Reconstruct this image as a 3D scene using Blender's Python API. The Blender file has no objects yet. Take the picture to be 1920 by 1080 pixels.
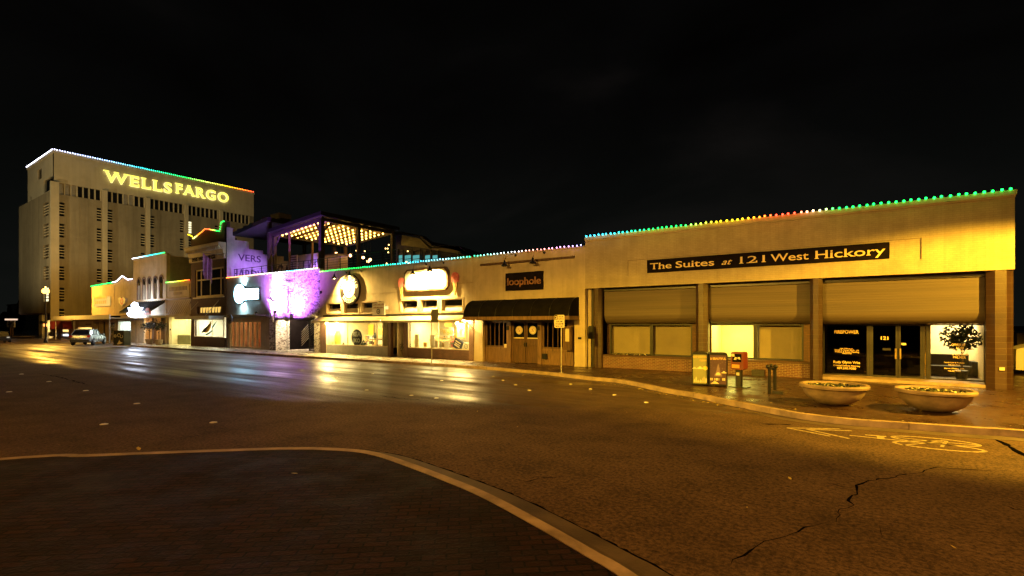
import bpy, bmesh, math, random
from mathutils import Vector, Matrix, noise
random.seed(7)
PI = math.pi
sc = bpy.context.scene
C = sc.collection
# ---------------------------------------------------------------- camera frame (metres; +Y faces the shop fronts, street runs along X)
F, CX, HY, H, D = 955.0, 960.0, 608.0, 2.35, 23.5
YAW = math.radians(35.45)
AX, AY, RX, RY = -math.sin(YAW), math.cos(YAW), math.cos(YAW), math.sin(YAW)
def rr(px):
    u = (px - CX) / F
    return AX + RX * u, AY + RY * u
def X(px, Y=D):
    a, b = rr(px); return Y * a / b
def YX(px, xv):
    a, b = rr(px); return xv * b / a
def Z(px, py, Y=D):
    return H - (py - HY) * Y / rr(px)[1] / F
def dep(px, Y=D):
    return Y / rr(px)[1]
def G(px, py, z=0.0):
    d = (H - z) * F / (py - HY); a, b = rr(px); return (d * a, d * b)

# ---------------------------------------------------------------- object helpers
ORG = {}
def thing(name, label, cat, loc, group=None, rz=0):
    o = bpy.data.objects.new(name, None); C.objects.link(o)
    o.empty_display_size = .2
    o.location = loc; o.rotation_euler = (0, 0, rz)
    o['label'] = label; o['category'] = cat
    if group: o['group'] = group
    ORG[o.name] = Vector(loc)
    return o
def tag(o, label=None, cat=None, group=None, kind=None):
    if label: o['label'] = label
    if cat: o['category'] = cat
    if group: o['group'] = group
    if kind: o['kind'] = kind
    return o
def kids(o):
    return [c for c in bpy.data.objects if c.parent == o]
def copy_tree(o, parent=None):
    c = o.copy(); C.objects.link(c); c.parent = parent
    for ch in kids(o): copy_tree(ch, c)
    return c

FONTC = {}
def glyphs(s, shear=0.0, spacing=1.0, bold=0.0):
    key = (s, shear, spacing, bold)
    if key in FONTC: return FONTC[key]
    cu = bpy.data.curves.new('t', 'FONT'); cu.body = s; cu.shear = shear; cu.space_character = spacing
    cu.offset = bold; cu.resolution_u = 4
    ob = bpy.data.objects.new('t', cu); C.objects.link(ob)
    bpy.context.view_layer.update()
    me = bpy.data.meshes.new_from_object(ob.evaluated_get(bpy.context.evaluated_depsgraph_get()))
    bm = bmesh.new(); bm.from_mesh(me)
    bmesh.ops.remove_doubles(bm, verts=bm.verts, dist=1e-5)
    vs = [(v.co.x, v.co.y) for v in bm.verts]
    bm.verts.index_update()
    fs = [[v.index for v in f.verts] for f in bm.faces]
    bes = [(e.verts[0].index, e.verts[1].index) for e in bm.edges if len(e.link_faces) == 1]
    bm.free(); bpy.data.meshes.remove(me); bpy.data.objects.remove(ob); bpy.data.curves.remove(cu)
    FONTC[key] = (vs, fs, bes)
    return FONTC[key]

class MB:
    def __init__(s): s.v = []; s.f = []; s.mi = []; s.m = 0
    def add(s, vs, fs):
        n = len(s.v); s.v += [tuple(v) for v in vs]
        for f in fs: s.f.append([n + i for i in f]); s.mi.append(s.m)
        return s
    def box(s, x0, x1, y0, y1, z0, z1):
        x0, x1 = min(x0, x1), max(x0, x1); y0, y1 = min(y0, y1), max(y0, y1); z0, z1 = min(z0, z1), max(z0, z1)
        return s.add([(x0,y0,z0),(x1,y0,z0),(x1,y1,z0),(x0,y1,z0),(x0,y0,z1),(x1,y0,z1),(x1,y1,z1),(x0,y1,z1)],
              [(3,2,1,0),(4,5,6,7),(0,1,5,4),(1,2,6,5),(2,3,7,6),(3,0,4,7)])
    def quad(s, *p): return s.add(p, [tuple(range(len(p)))])
    def prism(s, poly, t0, t1, fn):
        n = len(poly)
        vs = [fn(a, b, t0) for a, b in poly] + [fn(a, b, t1) for a, b in poly]
        return s.add(vs, [tuple(range(n - 1, -1, -1)), tuple(range(n, 2 * n))] + [(i, (i + 1) % n, n + (i + 1) % n, n + i) for i in range(n)])
    def xz(s, poly, y0, y1): return s.prism(poly, y0, y1, lambda a, b, t: (a, t, b))
    def yz(s, poly, x0, x1): return s.prism(poly, x0, x1, lambda a, b, t: (t, a, b))
    def xy(s, poly, z0, z1): return s.prism(poly, z0, z1, lambda a, b, t: (a, b, t))
    def tube(s, pts, r, n=8, cap=True):
        pts = [Vector(p) for p in pts]; rs = r if isinstance(r, (list, tuple)) else [r] * len(pts)
        base = len(s.v); up = Vector((0, 0, 1))
        for i, p in enumerate(pts):
            t = (pts[min(i + 1, len(pts) - 1)] - pts[max(i - 1, 0)]).normalized()
            a = t.cross(up if abs(t.z) < .95 else Vector((1, 0, 0))).normalized(); b = t.cross(a)
            for k in range(n):
                th = 2 * PI * k / n
                s.v.append(tuple(p + (a * math.cos(th) + b * math.sin(th)) * rs[i]))
        for i in range(len(pts) - 1):
            for k in range(n):
                k2 = (k + 1) % n
                s.f.append([base + i*n + k, base + i*n + k2, base + (i+1)*n + k2, base + (i+1)*n + k]); s.mi.append(s.m)
        if cap:
            s.f.append([base + k for k in range(n)][::-1]); s.mi.append(s.m)
            e = base + (len(pts) - 1) * n
            s.f.append([e + k for k in range(n)]); s.mi.append(s.m)
        return s
    def lathe(s, c, prof, n=24, sx=1, sy=1):
        base = len(s.v)
        for r, z in prof:
            for k in range(n):
                th = 2 * PI * k / n
                s.v.append((c[0] + sx * r * math.cos(th), c[1] + sy * r * math.sin(th), c[2] + z))
        for i in range(len(prof) - 1):
            for k in range(n):
                k2 = (k + 1) % n
                s.f.append([base+i*n+k, base+i*n+k2, base+(i+1)*n+k2, base+(i+1)*n+k]); s.mi.append(s.m)
        s.f.append([base + k for k in range(n)][::-1]); s.mi.append(s.m)
        e = base + (len(prof) - 1) * n
        s.f.append([e + k for k in range(n)]); s.mi.append(s.m)
        return s
    def ball(s, c, r, n=8, m=5, sz=1):
        return s.lathe(c, [(max(1e-4, r * math.sin(PI * i / m)), -r * sz * math.cos(PI * i / m)) for i in range(m + 1)], n)
    def disc(s, c, r, y0, y1, n=28):          # a disc facing the street, thick along Y
        return s.xz([(c[0] + r * math.cos(2*PI*k/n), c[1] + r * math.sin(2*PI*k/n)) for k in range(n)], y0, y1)
    def ring(s, c, r0, r1, y0, y1, n=32, a0=0, a1=2*PI):
        full = abs(a1 - a0 - 2*PI) < 1e-6
        m = n if full else n + 1
        P = []
        for y in (y0, y1):
            for r in (r0, r1):
                P.append([(c[0] + r * math.cos(a0 + (a1-a0)*k/n), y, c[1] + r * math.sin(a0 + (a1-a0)*k/n)) for k in range(m)])
        b = len(s.v)
        for row in P: s.v += row
        for k in range(n):
            k2 = (k + 1) % m
            for i, j in ((0, 1), (1, 3), (3, 2), (2, 0)):
                s.f.append([b+i*m+k, b+i*m+k2, b+j*m+k2, b+j*m+k]); s.mi.append(s.m)
        return s
    def grid_wall(s, x0, x1, z0, z1, y0, y1, holes):   # wall in the XZ plane with rectangular openings and their reveals
        xs = sorted({x0, x1, *[min(max(h[i], x0), x1) for h in holes for i in (0, 1)]})
        zs = sorted({z0, z1, *[min(max(h[i], z0), z1) for h in holes for i in (2, 3)]})
        nx, nz = len(xs) - 1, len(zs) - 1
        def solid(i, j):
            if not (0 <= i < nx and 0 <= j < nz): return False
            cx, cz = (xs[i] + xs[i+1]) / 2, (zs[j] + zs[j+1]) / 2
            return not any(h[0] < cx < h[1] and h[2] < cz < h[3] for h in holes)
        for i in range(nx):
            for j in range(nz):
                if not solid(i, j): continue
                a, b, c, d = xs[i], xs[i+1], zs[j], zs[j+1]
                s.quad((a,y0,c),(b,y0,c),(b,y0,d),(a,y0,d)); s.quad((b,y1,c),(a,y1,c),(a,y1,d),(b,y1,d))
                if not solid(i-1, j): s.quad((a,y1,c),(a,y0,c),(a,y0,d),(a,y1,d))
                if not solid(i+1, j): s.quad((b,y0,c),(b,y1,c),(b,y1,d),(b,y0,d))
                if not solid(i, j-1): s.quad((a,y1,c),(b,y1,c),(b,y0,c),(a,y0,c))
                if not solid(i, j+1): s.quad((a,y0,d),(b,y0,d),(b,y1,d),(a,y1,d))
        return s
    def frame(s, x0, x1, z0, z1, y0, y1, w, bars_x=(), bars_z=(), bw=None):
        bw = bw or w
        s.box(x0, x1, y0, y1, z0, z0 + w); s.box(x0, x1, y0, y1, z1 - w, z1)
        s.box(x0, x0 + w, y0, y1, z0 + w, z1 - w); s.box(x1 - w, x1, y0, y1, z0 + w, z1 - w)
        for b in bars_x: s.box(b - bw/2, b + bw/2, y0 + .003, y1 - .003, z0 + w, z1 - w)
        for b in bars_z: s.box(x0 + w, x1 - w, y0 + .006, y1 - .006, b - bw/2, b + bw/2)
        return s
    def text(s, t, p, h, width=None, depth=.02, xd=(1,0,0), up=(0,0,1), align='L', serif=0, shear=0, spacing=1.0, bold=0.0, bend=None):
        vs, fs, bes = glyphs(t, shear, spacing, bold)
        if not vs: return s
        cap = .729; sy = h / cap
        mnx, mxx = min(a for a, b in vs), max(a for a, b in vs)
        sx = width / (mxx - mnx) if width else sy
        off = {'L': mnx, 'C': (mnx + mxx) / 2, 'R': mxx}[align]
        xd, up, p = Vector(xd).normalized(), Vector(up).normalized(), Vector(p); nrm = xd.cross(up)
        def T(a, b, c):
            a2, b2 = (a - off) * sx, b * sy
            if bend: a2, b2 = bend(a2, b2)
            return p + xd * a2 + up * b2 + nrm * c
        n = len(vs)
        s.add([T(a, b, depth) for a, b in vs] + [T(a, b, 0) for a, b in vs],
              fs + [(i, j, j + n, i + n) for i, j in bes])
        if serif:
            th = .045 + serif * .25
            for i, j in bes:
                (a0, b0), (a1, b1) = vs[i], vs[j]
                if abs(b0 - b1) > .004: continue
                L = abs(a0 - a1); x0, x1 = min(a0, a1), max(a0, a1)
                if L < .035: continue
                lo = abs(b0) < .02; hi = abs(b0 - cap) < .03 or (abs(b0 - .54) < .035 and L < .2)
                if not (lo or hi): continue
                e0, e1 = serif, serif
                if L > .26: e1 = 0
                z0, z1 = (b0, b0 + th) if lo else (b0 - th, b0)
                q = [T(x0 - e0, z0, 0), T(x1 + e1, z0, 0), T(x1 + e1, z1, 0), T(x0 - e0, z1, 0)]
                q2 = [v + nrm * (depth * 1.06 + .002) for v in q]
                s.add(q + q2, [(4,5,6,7),(0,1,5,4),(1,2,6,5),(2,3,7,6),(3,0,4,7)])
                if L > .26:      # arm tip serif of E, F, L, T
                    z2 = b0 + (.2 if lo else -.2)
                    za, zb = min(b0, z2), max(b0, z2)
                    for xa in ([x1 - th] if True else []):
                        q = [T(xa, za, 0), T(x1, za, 0), T(x1, zb, 0), T(xa, zb, 0)]
                        q2 = [v + nrm * (depth * 1.12 + .004) for v in q]
                        s.add(q + q2, [(4,5,6,7),(0,1,5,4),(1,2,6,5),(2,3,7,6),(3,0,4,7)])
        return s
    def build(s, name, mats, parent=None, smooth=False, loc=None, local=False, recalc=True, kind=None):
        me = bpy.data.meshes.new(name)
        off = Vector((0, 0, 0))
        if parent is not None and not local: off = ORG.get(parent.name, off)
        elif loc is not None: off = Vector(loc)
        me.from_pydata([tuple(Vector(v) - off) for v in s.v] if off.length else s.v, [], s.f)
        for m in (mats if isinstance(mats, (list, tuple)) else [mats]): me.materials.append(m)
        me.polygons.foreach_set('material_index', s.mi)
        if smooth: me.polygons.foreach_set('use_smooth', [True] * len(me.polygons))
        if recalc and len(s.f) < 60000:
            bm = bmesh.new(); bm.from_mesh(me); bmesh.ops.recalc_face_normals(bm, faces=bm.faces); bm.to_mesh(me); bm.free()
        me.update()
        o = bpy.data.objects.new(name, me); C.objects.link(o)
        if smooth:
            try: me.set_sharp_from_angle(angle=math.radians(40))
            except Exception: pass
        if parent is not None:
            o.parent = parent; ORG[o.name] = off
        elif loc is not None:
            o.location = loc; ORG[o.name] = Vector(loc)
        if kind: o['kind'] = kind
        return o

def spline(pts, n=6):
    P = [Vector((p[0], p[1], 0)) for p in pts]; out = []
    for i in range(len(P) - 1):
        a, b, c, d = P[max(i-1, 0)], P[i], P[i+1], P[min(i+2, len(P)-1)]
        for k in range(n):
            t = k / n
            q = .5 * ((2*b) + (c - a) * t + (2*a - 5*b + 4*c - d) * t*t + (3*b - a - 3*c + d) * t**3)
            out.append((q.x, q.y))
    out.append((P[-1].x, P[-1].y)); return out
def offset(pts, w):
    out = []
    for i, p in enumerate(pts):
        a, b = Vector(pts[max(i-1, 0)]), Vector(pts[min(i+1, len(pts)-1)])
        t = (b - a).normalized(); out.append((p[0] - t.y * w, p[1] + t.x * w))
    return out

# ---------------------------------------------------------------- materials
def nodes(name):
    m = bpy.data.materials.new(name); m.use_nodes = True
    nt = m.node_tree; nt.nodes.clear()
    o = nt.nodes.new('ShaderNodeOutputMaterial')
    return m, nt, o
def N(nt, t, **kw):
    n = nt.nodes.new(t)
    for k, v in kw.items():
        if k.startswith('i_'): n.inputs[k[2:].replace('_', ' ')].default_value = v
        else: setattr(n, k, v)
    return n
def ramp(nt, stops):
    r = nt.nodes.new('ShaderNodeValToRGB'); e = r.color_ramp.elements
    e[0].position, e[0].color = stops[0][0], (*stops[0][1], 1)
    e[1].position, e[1].color = stops[-1][0], (*stops[-1][1], 1)
    for p, c in stops[1:-1]:
        q = e.new(p); q.color = (*c, 1)
    return r
def streak(nt, vec, colsock, b, amt):        # rain streaks and grime running down a wall
    if not amt:
        nt.links.new(colsock, b.inputs['Base Color']); return
    out = colsock
    for sc_, st, lo, hi in ((1.0, (2.2, 2.2, .12), .40, .62), (1.0, (.35, .35, .5), .36, .56)):
        mp = N(nt, 'ShaderNodeMapping'); mp.inputs['Scale'].default_value = st; nt.links.new(vec, mp.inputs[0])
        n = N(nt, 'ShaderNodeTexNoise', i_Scale=sc_, i_Detail=7.0, i_Roughness=.7, i_Distortion=.6); nt.links.new(mp.outputs[0], n.inputs['Vector'])
        r = ramp(nt, [(lo, (1 - amt, 1 - amt * 1.1, 1 - amt * 1.25)), (hi, (1, 1, 1))]); nt.links.new(n.outputs[0], r.inputs[0])
        mx = N(nt, 'ShaderNodeMix', data_type='RGBA', blend_type='MULTIPLY'); mx.inputs[0].default_value = 1
        nt.links.new(out, mx.inputs[6]); nt.links.new(r.outputs[0], mx.inputs[7]); out = mx.outputs[2]
    nt.links.new(out, b.inputs['Base Color'])
def mat(name, col, rough=.6, metal=0, var=.12, scale=2.0, bump=0.0, bscale=30, spec=.5, stretch=(1, 1, 1), coat=0, rvar=.1, drip=0):
    m, nt, o = nodes(name)
    b = N(nt, 'ShaderNodeBsdfPrincipled'); nt.links.new(b.outputs[0], o.inputs[0])
    b.inputs['Metallic'].default_value = metal; b.inputs['Specular IOR Level'].default_value = spec
    b.inputs['Coat Weight'].default_value = coat
    tc = N(nt, 'ShaderNodeTexCoord'); mp = N(nt, 'ShaderNodeMapping'); mp.inputs['Scale'].default_value = stretch
    nt.links.new(tc.outputs['Object'], mp.inputs[0])
    nz = N(nt, 'ShaderNodeTexNoise', i_Scale=scale, i_Detail=6.0, i_Roughness=.6); nt.links.new(mp.outputs[0], nz.inputs['Vector'])
    lo = [c * (1 - var * 1.6) for c in col]; hi = [min(1, c * (1 + var * 1.3)) for c in col]
    r = ramp(nt, [(.3, lo), (.7, hi)]); nt.links.new(nz.outputs[0], r.inputs[0]); streak(nt, tc.outputs['Object'], r.outputs[0], b, drip)
    mr = N(nt, 'ShaderNodeMapRange'); mr.inputs[3].default_value = max(.02, rough - rvar); mr.inputs[4].default_value = min(1, rough + rvar)
    nt.links.new(nz.outputs[0], mr.inputs[0]); nt.links.new(mr.outputs[0], b.inputs['Roughness'])
    if bump:
        n2 = N(nt, 'ShaderNodeTexNoise', i_Scale=bscale, i_Detail=4.0); nt.links.new(mp.outputs[0], n2.inputs['Vector'])
        bp = N(nt, 'ShaderNodeBump', i_Strength=bump, i_Distance=.02); nt.links.new(n2.outputs[0], bp.inputs['Height']); nt.links.new(bp.outputs[0], b.inputs['Normal'])
    return m
def brick(name, c1, c2, mortar, bw, bh, plane='xz', rot=0, rough=.75, ms=.012, bump=.5, offs=.5, var=.5, wet=0, spec=.5):
    m, nt, o = nodes(name)
    b = N(nt, 'ShaderNodeBsdfPrincipled'); nt.links.new(b.outputs[0], o.inputs[0])
    b.inputs['Specular IOR Level'].default_value = spec
    tc = N(nt, 'ShaderNodeTexCoord'); sp = N(nt, 'ShaderNodeSeparateXYZ'); cb = N(nt, 'ShaderNodeCombineXYZ')
    nt.links.new(tc.outputs['Object'], sp.inputs[0])
    if plane == 'xz':
        ad = N(nt, 'ShaderNodeMath', operation='ADD'); nt.links.new(sp.outputs[0], ad.inputs[0]); nt.links.new(sp.outputs[1], ad.inputs[1])
        nt.links.new(ad.outputs[0], cb.inputs[0]); nt.links.new(sp.outputs[2], cb.inputs[1])
    else:
        nt.links.new(sp.outputs[0], cb.inputs[0]); nt.links.new(sp.outputs[1], cb.inputs[1])
    mp = N(nt, 'ShaderNodeMapping'); mp.inputs['Rotation'].default_value = (0, 0, rot); nt.links.new(cb.outputs[0], mp.inputs[0])
    # uneven laying: the courses wander a little
    nw = N(nt, 'ShaderNodeTexNoise', i_Scale=1.3, i_Detail=2.0); nt.links.new(mp.outputs[0], nw.inputs['Vector'])
    vm = N(nt, 'ShaderNodeVectorMath', operation='MULTIPLY_ADD'); vm.inputs[1].default_value = (.03, .03, 0)
    nt.links.new(nw.outputs['Color'], vm.inputs[0]); nt.links.new(mp.outputs[0], vm.inputs[2])
    bt = N(nt, 'ShaderNodeTexBrick'); bt.offset = offs
    for k, v in (('Color1', (*c1, 1)), ('Color2', (*c2, 1)), ('Mortar', (*mortar, 1)), ('Scale', 1.0), ('Mortar Size', ms), ('Mortar Smooth', .15), ('Brick Width', bw), ('Row Height', bh), ('Bias', 0.0)):
        bt.inputs[k].default_value = v
    nt.links.new(vm.outputs[0], bt.inputs['Vector'])
    nz = N(nt, 'ShaderNodeTexNoise', i_Scale=1.1, i_Detail=8.0, i_Roughness=.65); nt.links.new(mp.outputs[0], nz.inputs['Vector'])
    r = ramp(nt, [(.3, (1 - var,) * 3), (.72, (1.0,) * 3)]); nt.links.new(nz.outputs[0], r.inputs[0])
    mx = N(nt, 'ShaderNodeMix', data_type='RGBA', blend_type='MULTIPLY'); mx.inputs[0].default_value = 1
    nt.links.new(bt.outputs[0], mx.inputs[6]); nt.links.new(r.outputs[0], mx.inputs[7]); streak(nt, tc.outputs['Object'], mx.outputs[2], b, .12 if plane == 'xz' else 0)
    mr = N(nt, 'ShaderNodeMapRange'); mr.inputs[3].default_value = rough - .1 - wet; mr.inputs[4].default_value = min(1, rough + .12)
    mr.inputs[1].default_value = .35; mr.inputs[2].default_value = .68
    nt.links.new(nz.outputs[0], mr.inputs[0]); nt.links.new(mr.outputs[0], b.inputs['Roughness'])
    n2 = N(nt, 'ShaderNodeTexNoise', i_Scale=25.0, i_Detail=3.0); nt.links.new(mp.outputs[0], n2.inputs['Vector'])
    ma = N(nt, 'ShaderNodeMath', operation='MULTIPLY_ADD'); ma.inputs[1].default_value = -1.0
    nt.links.new(bt.outputs['Fac'], ma.inputs[0]); nt.links.new(n2.outputs[0], ma.inputs[2])
    bp = N(nt, 'ShaderNodeBump', i_Strength=bump, i_Distance=.012); nt.links.new(ma.outputs[0], bp.inputs['Height']); nt.links.new(bp.outputs[0], b.inputs['Normal'])
    return m
def emit(name, col, s):
    m, nt, o = nodes(name)
    e = N(nt, 'ShaderNodeEmission'); e.inputs[0].default_value = (*col, 1); e.inputs[1].default_value = s
    nt.links.new(e.outputs[0], o.inputs[0]); return m
def emit_obj(name, s):
    m, nt, o = nodes(name)
    e = N(nt, 'ShaderNodeEmission'); oi = N(nt, 'ShaderNodeObjectInfo')
    nt.links.new(oi.outputs['Color'], e.inputs[0]); e.inputs[1].default_value = s
    nt.links.new(e.outputs[0], o.inputs[0]); return m
def glass(name, tint=(.9, .92, .9), rough=.02):
    m, nt, o = nodes(name)
    t = N(nt, 'ShaderNodeBsdfTransparent'); t.inputs[0].default_value = (*tint, 1)
    g = N(nt, 'ShaderNodeBsdfGlossy'); g.inputs['Roughness'].default_value = rough
    fr = N(nt, 'ShaderNodeFresnel', i_IOR=1.5); mx = N(nt, 'ShaderNodeMixShader'); ge = N(nt, 'ShaderNodeNewGeometry')
    iv = N(nt, 'ShaderNodeMath', operation='SUBTRACT'); iv.inputs[0].default_value = 1.0; nt.links.new(ge.outputs['Backfacing'], iv.inputs[1])
    ml = N(nt, 'ShaderNodeMath', operation='MULTIPLY'); nt.links.new(fr.outputs[0], ml.inputs[0]); nt.links.new(iv.outputs[0], ml.inputs[1])
    nt.links.new(ml.outputs[0], mx.inputs[0]); nt.links.new(t.outputs[0], mx.inputs[1]); nt.links.new(g.outputs[0], mx.inputs[2])
    nt.links.new(mx.outputs[0], o.inputs[0]); return m

def asphalt(name, base):
    m, nt, o = nodes(name); Lk = nt.links.new
    b = N(nt, 'ShaderNodeBsdfPrincipled'); Lk(b.outputs[0], o.inputs[0])
    tc = N(nt, 'ShaderNodeTexCoord'); P = tc.outputs['Object']
    def nz(scale, detail=5.0, rough=.6, st=(1, 1, 1), dist=0.0):
        mp = N(nt, 'ShaderNodeMapping'); mp.inputs['Scale'].default_value = st; Lk(P, mp.inputs[0])
        n = N(nt, 'ShaderNodeTexNoise', i_Scale=scale, i_Detail=detail, i_Roughness=rough, i_Distortion=dist); Lk(mp.outputs[0], n.inputs['Vector']); return n
    mid, fine, big, ruts = nz(.8, 8, .72), nz(17, 6, .8), nz(.22, 5, .6), nz(1.0, 5, .6, (.06, .75, 1), .3)
    vor = N(nt, 'ShaderNodeTexVoronoi', i_Scale=26.0); Lk(P, vor.inputs['Vector'])
    r1 = ramp(nt, [(.28, [c * .5 for c in base]), (.5, base), (.72, [c * 1.4 for c in base])]); Lk(mid.outputs[0], r1.inputs[0])
    r2 = ramp(nt, [(.38, (.22,) * 3), (.5, (.95,) * 3), (.66, (1.9,) * 3)]); Lk(fine.outputs[0], r2.inputs[0])
    mx = N(nt, 'ShaderNodeMix', data_type='RGBA', blend_type='MULTIPLY'); mx.inputs[0].default_value = .9; Lk(r1.outputs[0], mx.inputs[6]); Lk(r2.outputs[0], mx.inputs[7])
    r3 = ramp(nt, [(0.0, (1, 1, 1)), (.2, (0, 0, 0))]); Lk(vor.outputs['Distance'], r3.inputs[0])
    k = N(nt, 'ShaderNodeMath', operation='MULTIPLY'); k.inputs[1].default_value = .6; Lk(r3.outputs[0], k.inputs[0])
    mx2 = N(nt, 'ShaderNodeMix', data_type='RGBA'); mx2.inputs[7].default_value = (base[0]*3, base[1]*3, base[2]*3, 1); Lk(k.outputs[0], mx2.inputs[0]); Lk(mx.outputs[2], mx2.inputs[6])
    # the far lanes lie lower and hold the rain: a wet band with a wandering edge
    sp = N(nt, 'ShaderNodeSeparateXYZ'); Lk(P, sp.inputs[0])
    def M2(op, a, b_):
        n = N(nt, 'ShaderNodeMath', operation=op)
        for i, v in enumerate((a, b_)):
            if isinstance(v, (int, float)): n.inputs[i].default_value = v
            else: Lk(v, n.inputs[i])
        return n.outputs[0]
    ex = N(nt, 'ShaderNodeMapRange'); ex.inputs[1].default_value = -15.0; ex.inputs[2].default_value = 1.0; ex.inputs[3].default_value = 8.3; ex.inputs[4].default_value = 16.0; Lk(sp.outputs[0], ex.inputs[0])
    edge = M2('ADD', ex.outputs[0], M2('MULTIPLY', M2('SUBTRACT', big.outputs[0], .5), 2.2))
    wet = N(nt, 'ShaderNodeMapRange', interpolation_type='SMOOTHSTEP'); wet.inputs[1].default_value = -.25; wet.inputs[2].default_value = .9
    Lk(M2('SUBTRACT', sp.outputs[1], edge), wet.inputs[0])
    # wheel paths dry first
    rr_ = N(nt, 'ShaderNodeMapRange'); rr_.inputs[1].default_value = .36; rr_.inputs[2].default_value = .60; rr_.inputs[3].default_value = .25; rr_.inputs[4].default_value = 1.0; Lk(ruts.outputs[0], rr_.inputs[0])
    w = M2('MULTIPLY', wet.outputs[0], rr_.outputs[0])
    dk = N(nt, 'ShaderNodeMix', data_type='RGBA', blend_type='MULTIPLY'); dk.inputs[7].default_value = (.80, .80, .80, 1); Lk(w, dk.inputs[0]); Lk(mx2.outputs[2], dk.inputs[6]); Lk(dk.outputs[2], b.inputs['Base Color'])
    mr = N(nt, 'ShaderNodeMapRange'); mr.inputs[3].default_value = .88; mr.inputs[4].default_value = .30; Lk(w, mr.inputs[0]); Lk(mr.outputs[0], b.inputs['Roughness'])
    ms = N(nt, 'ShaderNodeMapRange'); ms.inputs[3].default_value = .15; ms.inputs[4].default_value = .42; Lk(w, ms.inputs[0]); Lk(ms.outputs[0], b.inputs['Specular IOR Level'])
    bp = N(nt, 'ShaderNodeBump', i_Strength=.55, i_Distance=.012); Lk(fine.outputs[0], bp.inputs['Height']); Lk(bp.outputs[0], b.inputs['Normal'])
    return m

def rubble(name):
    m, nt, o = nodes(name)
    b = N(nt, 'ShaderNodeBsdfPrincipled'); nt.links.new(b.outputs[0], o.inputs[0]); b.inputs['Roughness'].default_value = .85
    tc = N(nt, 'ShaderNodeTexCoord'); mp = N(nt, 'ShaderNodeMapping'); mp.inputs['Scale'].default_value = (1, 1, 1.7); nt.links.new(tc.outputs['Object'], mp.inputs[0])
    v = N(nt, 'ShaderNodeTexVoronoi', i_Scale=5.2); nt.links.new(mp.outputs[0], v.inputs['Vector'])
    sp = N(nt, 'ShaderNodeSeparateColor'); nt.links.new(v.outputs['Color'], sp.inputs[0])
    r = ramp(nt, [(0, (.18,.14,.12)), (.22, (.34,.28,.25)), (.4, (.60,.54,.50)), (1, (.72,.68,.64))]); nt.links.new(sp.outputs[0], r.inputs[0])
    e = N(nt, 'ShaderNodeTexVoronoi', i_Scale=5.2, feature='DISTANCE_TO_EDGE'); nt.links.new(mp.outputs[0], e.inputs['Vector'])
    r2 = ramp(nt, [(0, (.25,)*3), (.09, (1,)*3)]); nt.links.new(e.outputs[0], r2.inputs[0])
    mx = N(nt, 'ShaderNodeMix', data_type='RGBA', blend_type='MULTIPLY'); mx.inputs[0].default_value = 1
    nt.links.new(r.outputs[0], mx.inputs[6]); nt.links.new(r2.outputs[0], mx.inputs[7]); nt.links.new(mx.outputs[2], b.inputs['Base Color'])
    bp = N(nt, 'ShaderNodeBump', i_Strength=.9, i_Distance=.04); nt.links.new(r2.outputs[0], bp.inputs['Height']); nt.links.new(bp.outputs[0], b.inputs['Normal'])
    return m

M = {}
M['asphalt'] = asphalt('asphalt', (.098, .062, .040))
M['earth'] = mat('earth', (.05, .045, .035), .9)
M['kerb'] = mat('kerb_concrete', (.34, .25, .18), .7, var=.25, scale=3, bump=.3)
M['gutter'] = mat('gutter_concrete', (.10, .072, .05), .6, var=.3, scale=1.5, bump=.3)
M['walk'] = brick('sidewalk_concrete', (.40, .36, .29), (.34, .30, .24), (.07, .06, .05), 1.5, 1.5, 'xy', 0, .45, .012, .3, 0, .45, .2)
M['paver'] = brick('clay_pavers', (.085, .042, .027), (.062, .031, .021), (.020, .012, .009), .22, .11, 'xy', .6, .5, .008, .6, .5, .5, .26)
M['plaza'] = brick('plaza_brick', (.036, .014, .010), (.012, .005, .004), (.003, .002, .002), .24, .115, 'xy', -YAW - .10, .85, .012, .9, .5, .5, .1, .2)
M['tar'] = mat('crack_tar', (.004, .0035, .003), .95, spec=0.0)
M['lane_paint'] = mat('lane_paint', (.42, .34, .20), .6, var=.5, scale=14, bump=.1)
M['stucco'] = mat('cream_stucco', (.56, .47, .33), .85, var=.09, scale=1.2, bump=.25, bscale=60, drip=0.13)
M['stucco2'] = mat('tan_stucco', (.50, .41, .29), .85, var=.10, scale=1.0, bump=.2, bscale=60, drip=0.13)
M['paintbrick'] = brick('painted_brick', (.57, .48, .34), (.53, .445, .31), (.44, .37, .26), .21, .075, 'xz', 0, .8, .006, .35, .5, .26)
M['greywall'] = mat('grey_stucco', (.34, .33, .31), .85, var=.1, bump=.15, drip=0.13)
M['redbrick'] = brick('red_brick', (.20, .085, .055), (.14, .06, .04), (.34, .27, .20), .2, .07, 'xz', 0, .8, .010, .6, .5, .4)
M['darkbrick'] = brick('dark_brick', (.17, .085, .055), (.12, .06, .04), (.07, .05, .04), .2, .07, 'xz', 0, .8, .010, .5, .5, .4)
M['coltile'] = brick('column_tile', (.066, .033, .023), (.052, .026, .019), (.11, .075, .05), .3, .2, 'xz', 0, .45, .007, .4, 0, .35)
M['stone'] = rubble('rough_stone')
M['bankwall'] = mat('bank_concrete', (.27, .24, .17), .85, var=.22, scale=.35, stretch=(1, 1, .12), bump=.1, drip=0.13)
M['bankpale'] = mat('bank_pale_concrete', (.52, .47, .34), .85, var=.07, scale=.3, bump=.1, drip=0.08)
M['black'] = mat('black_paint', (.012, .012, .013), .5)
M['blackmetal'] = mat('black_metal', (.016, .016, .017), .4, .3)
M['darkmetal'] = mat('dark_metal', (.05, .047, .045), .4, .5)
M['steel'] = mat('galvanised_steel', (.42, .40, .36), .45, .7)
M['rolledmetal'] = mat('ribbed_metal_cladding', (.098, .074, .056), .65, .0, var=.18, scale=.9, stretch=(.12, 1, 9), bump=.35, bscale=5)
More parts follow.
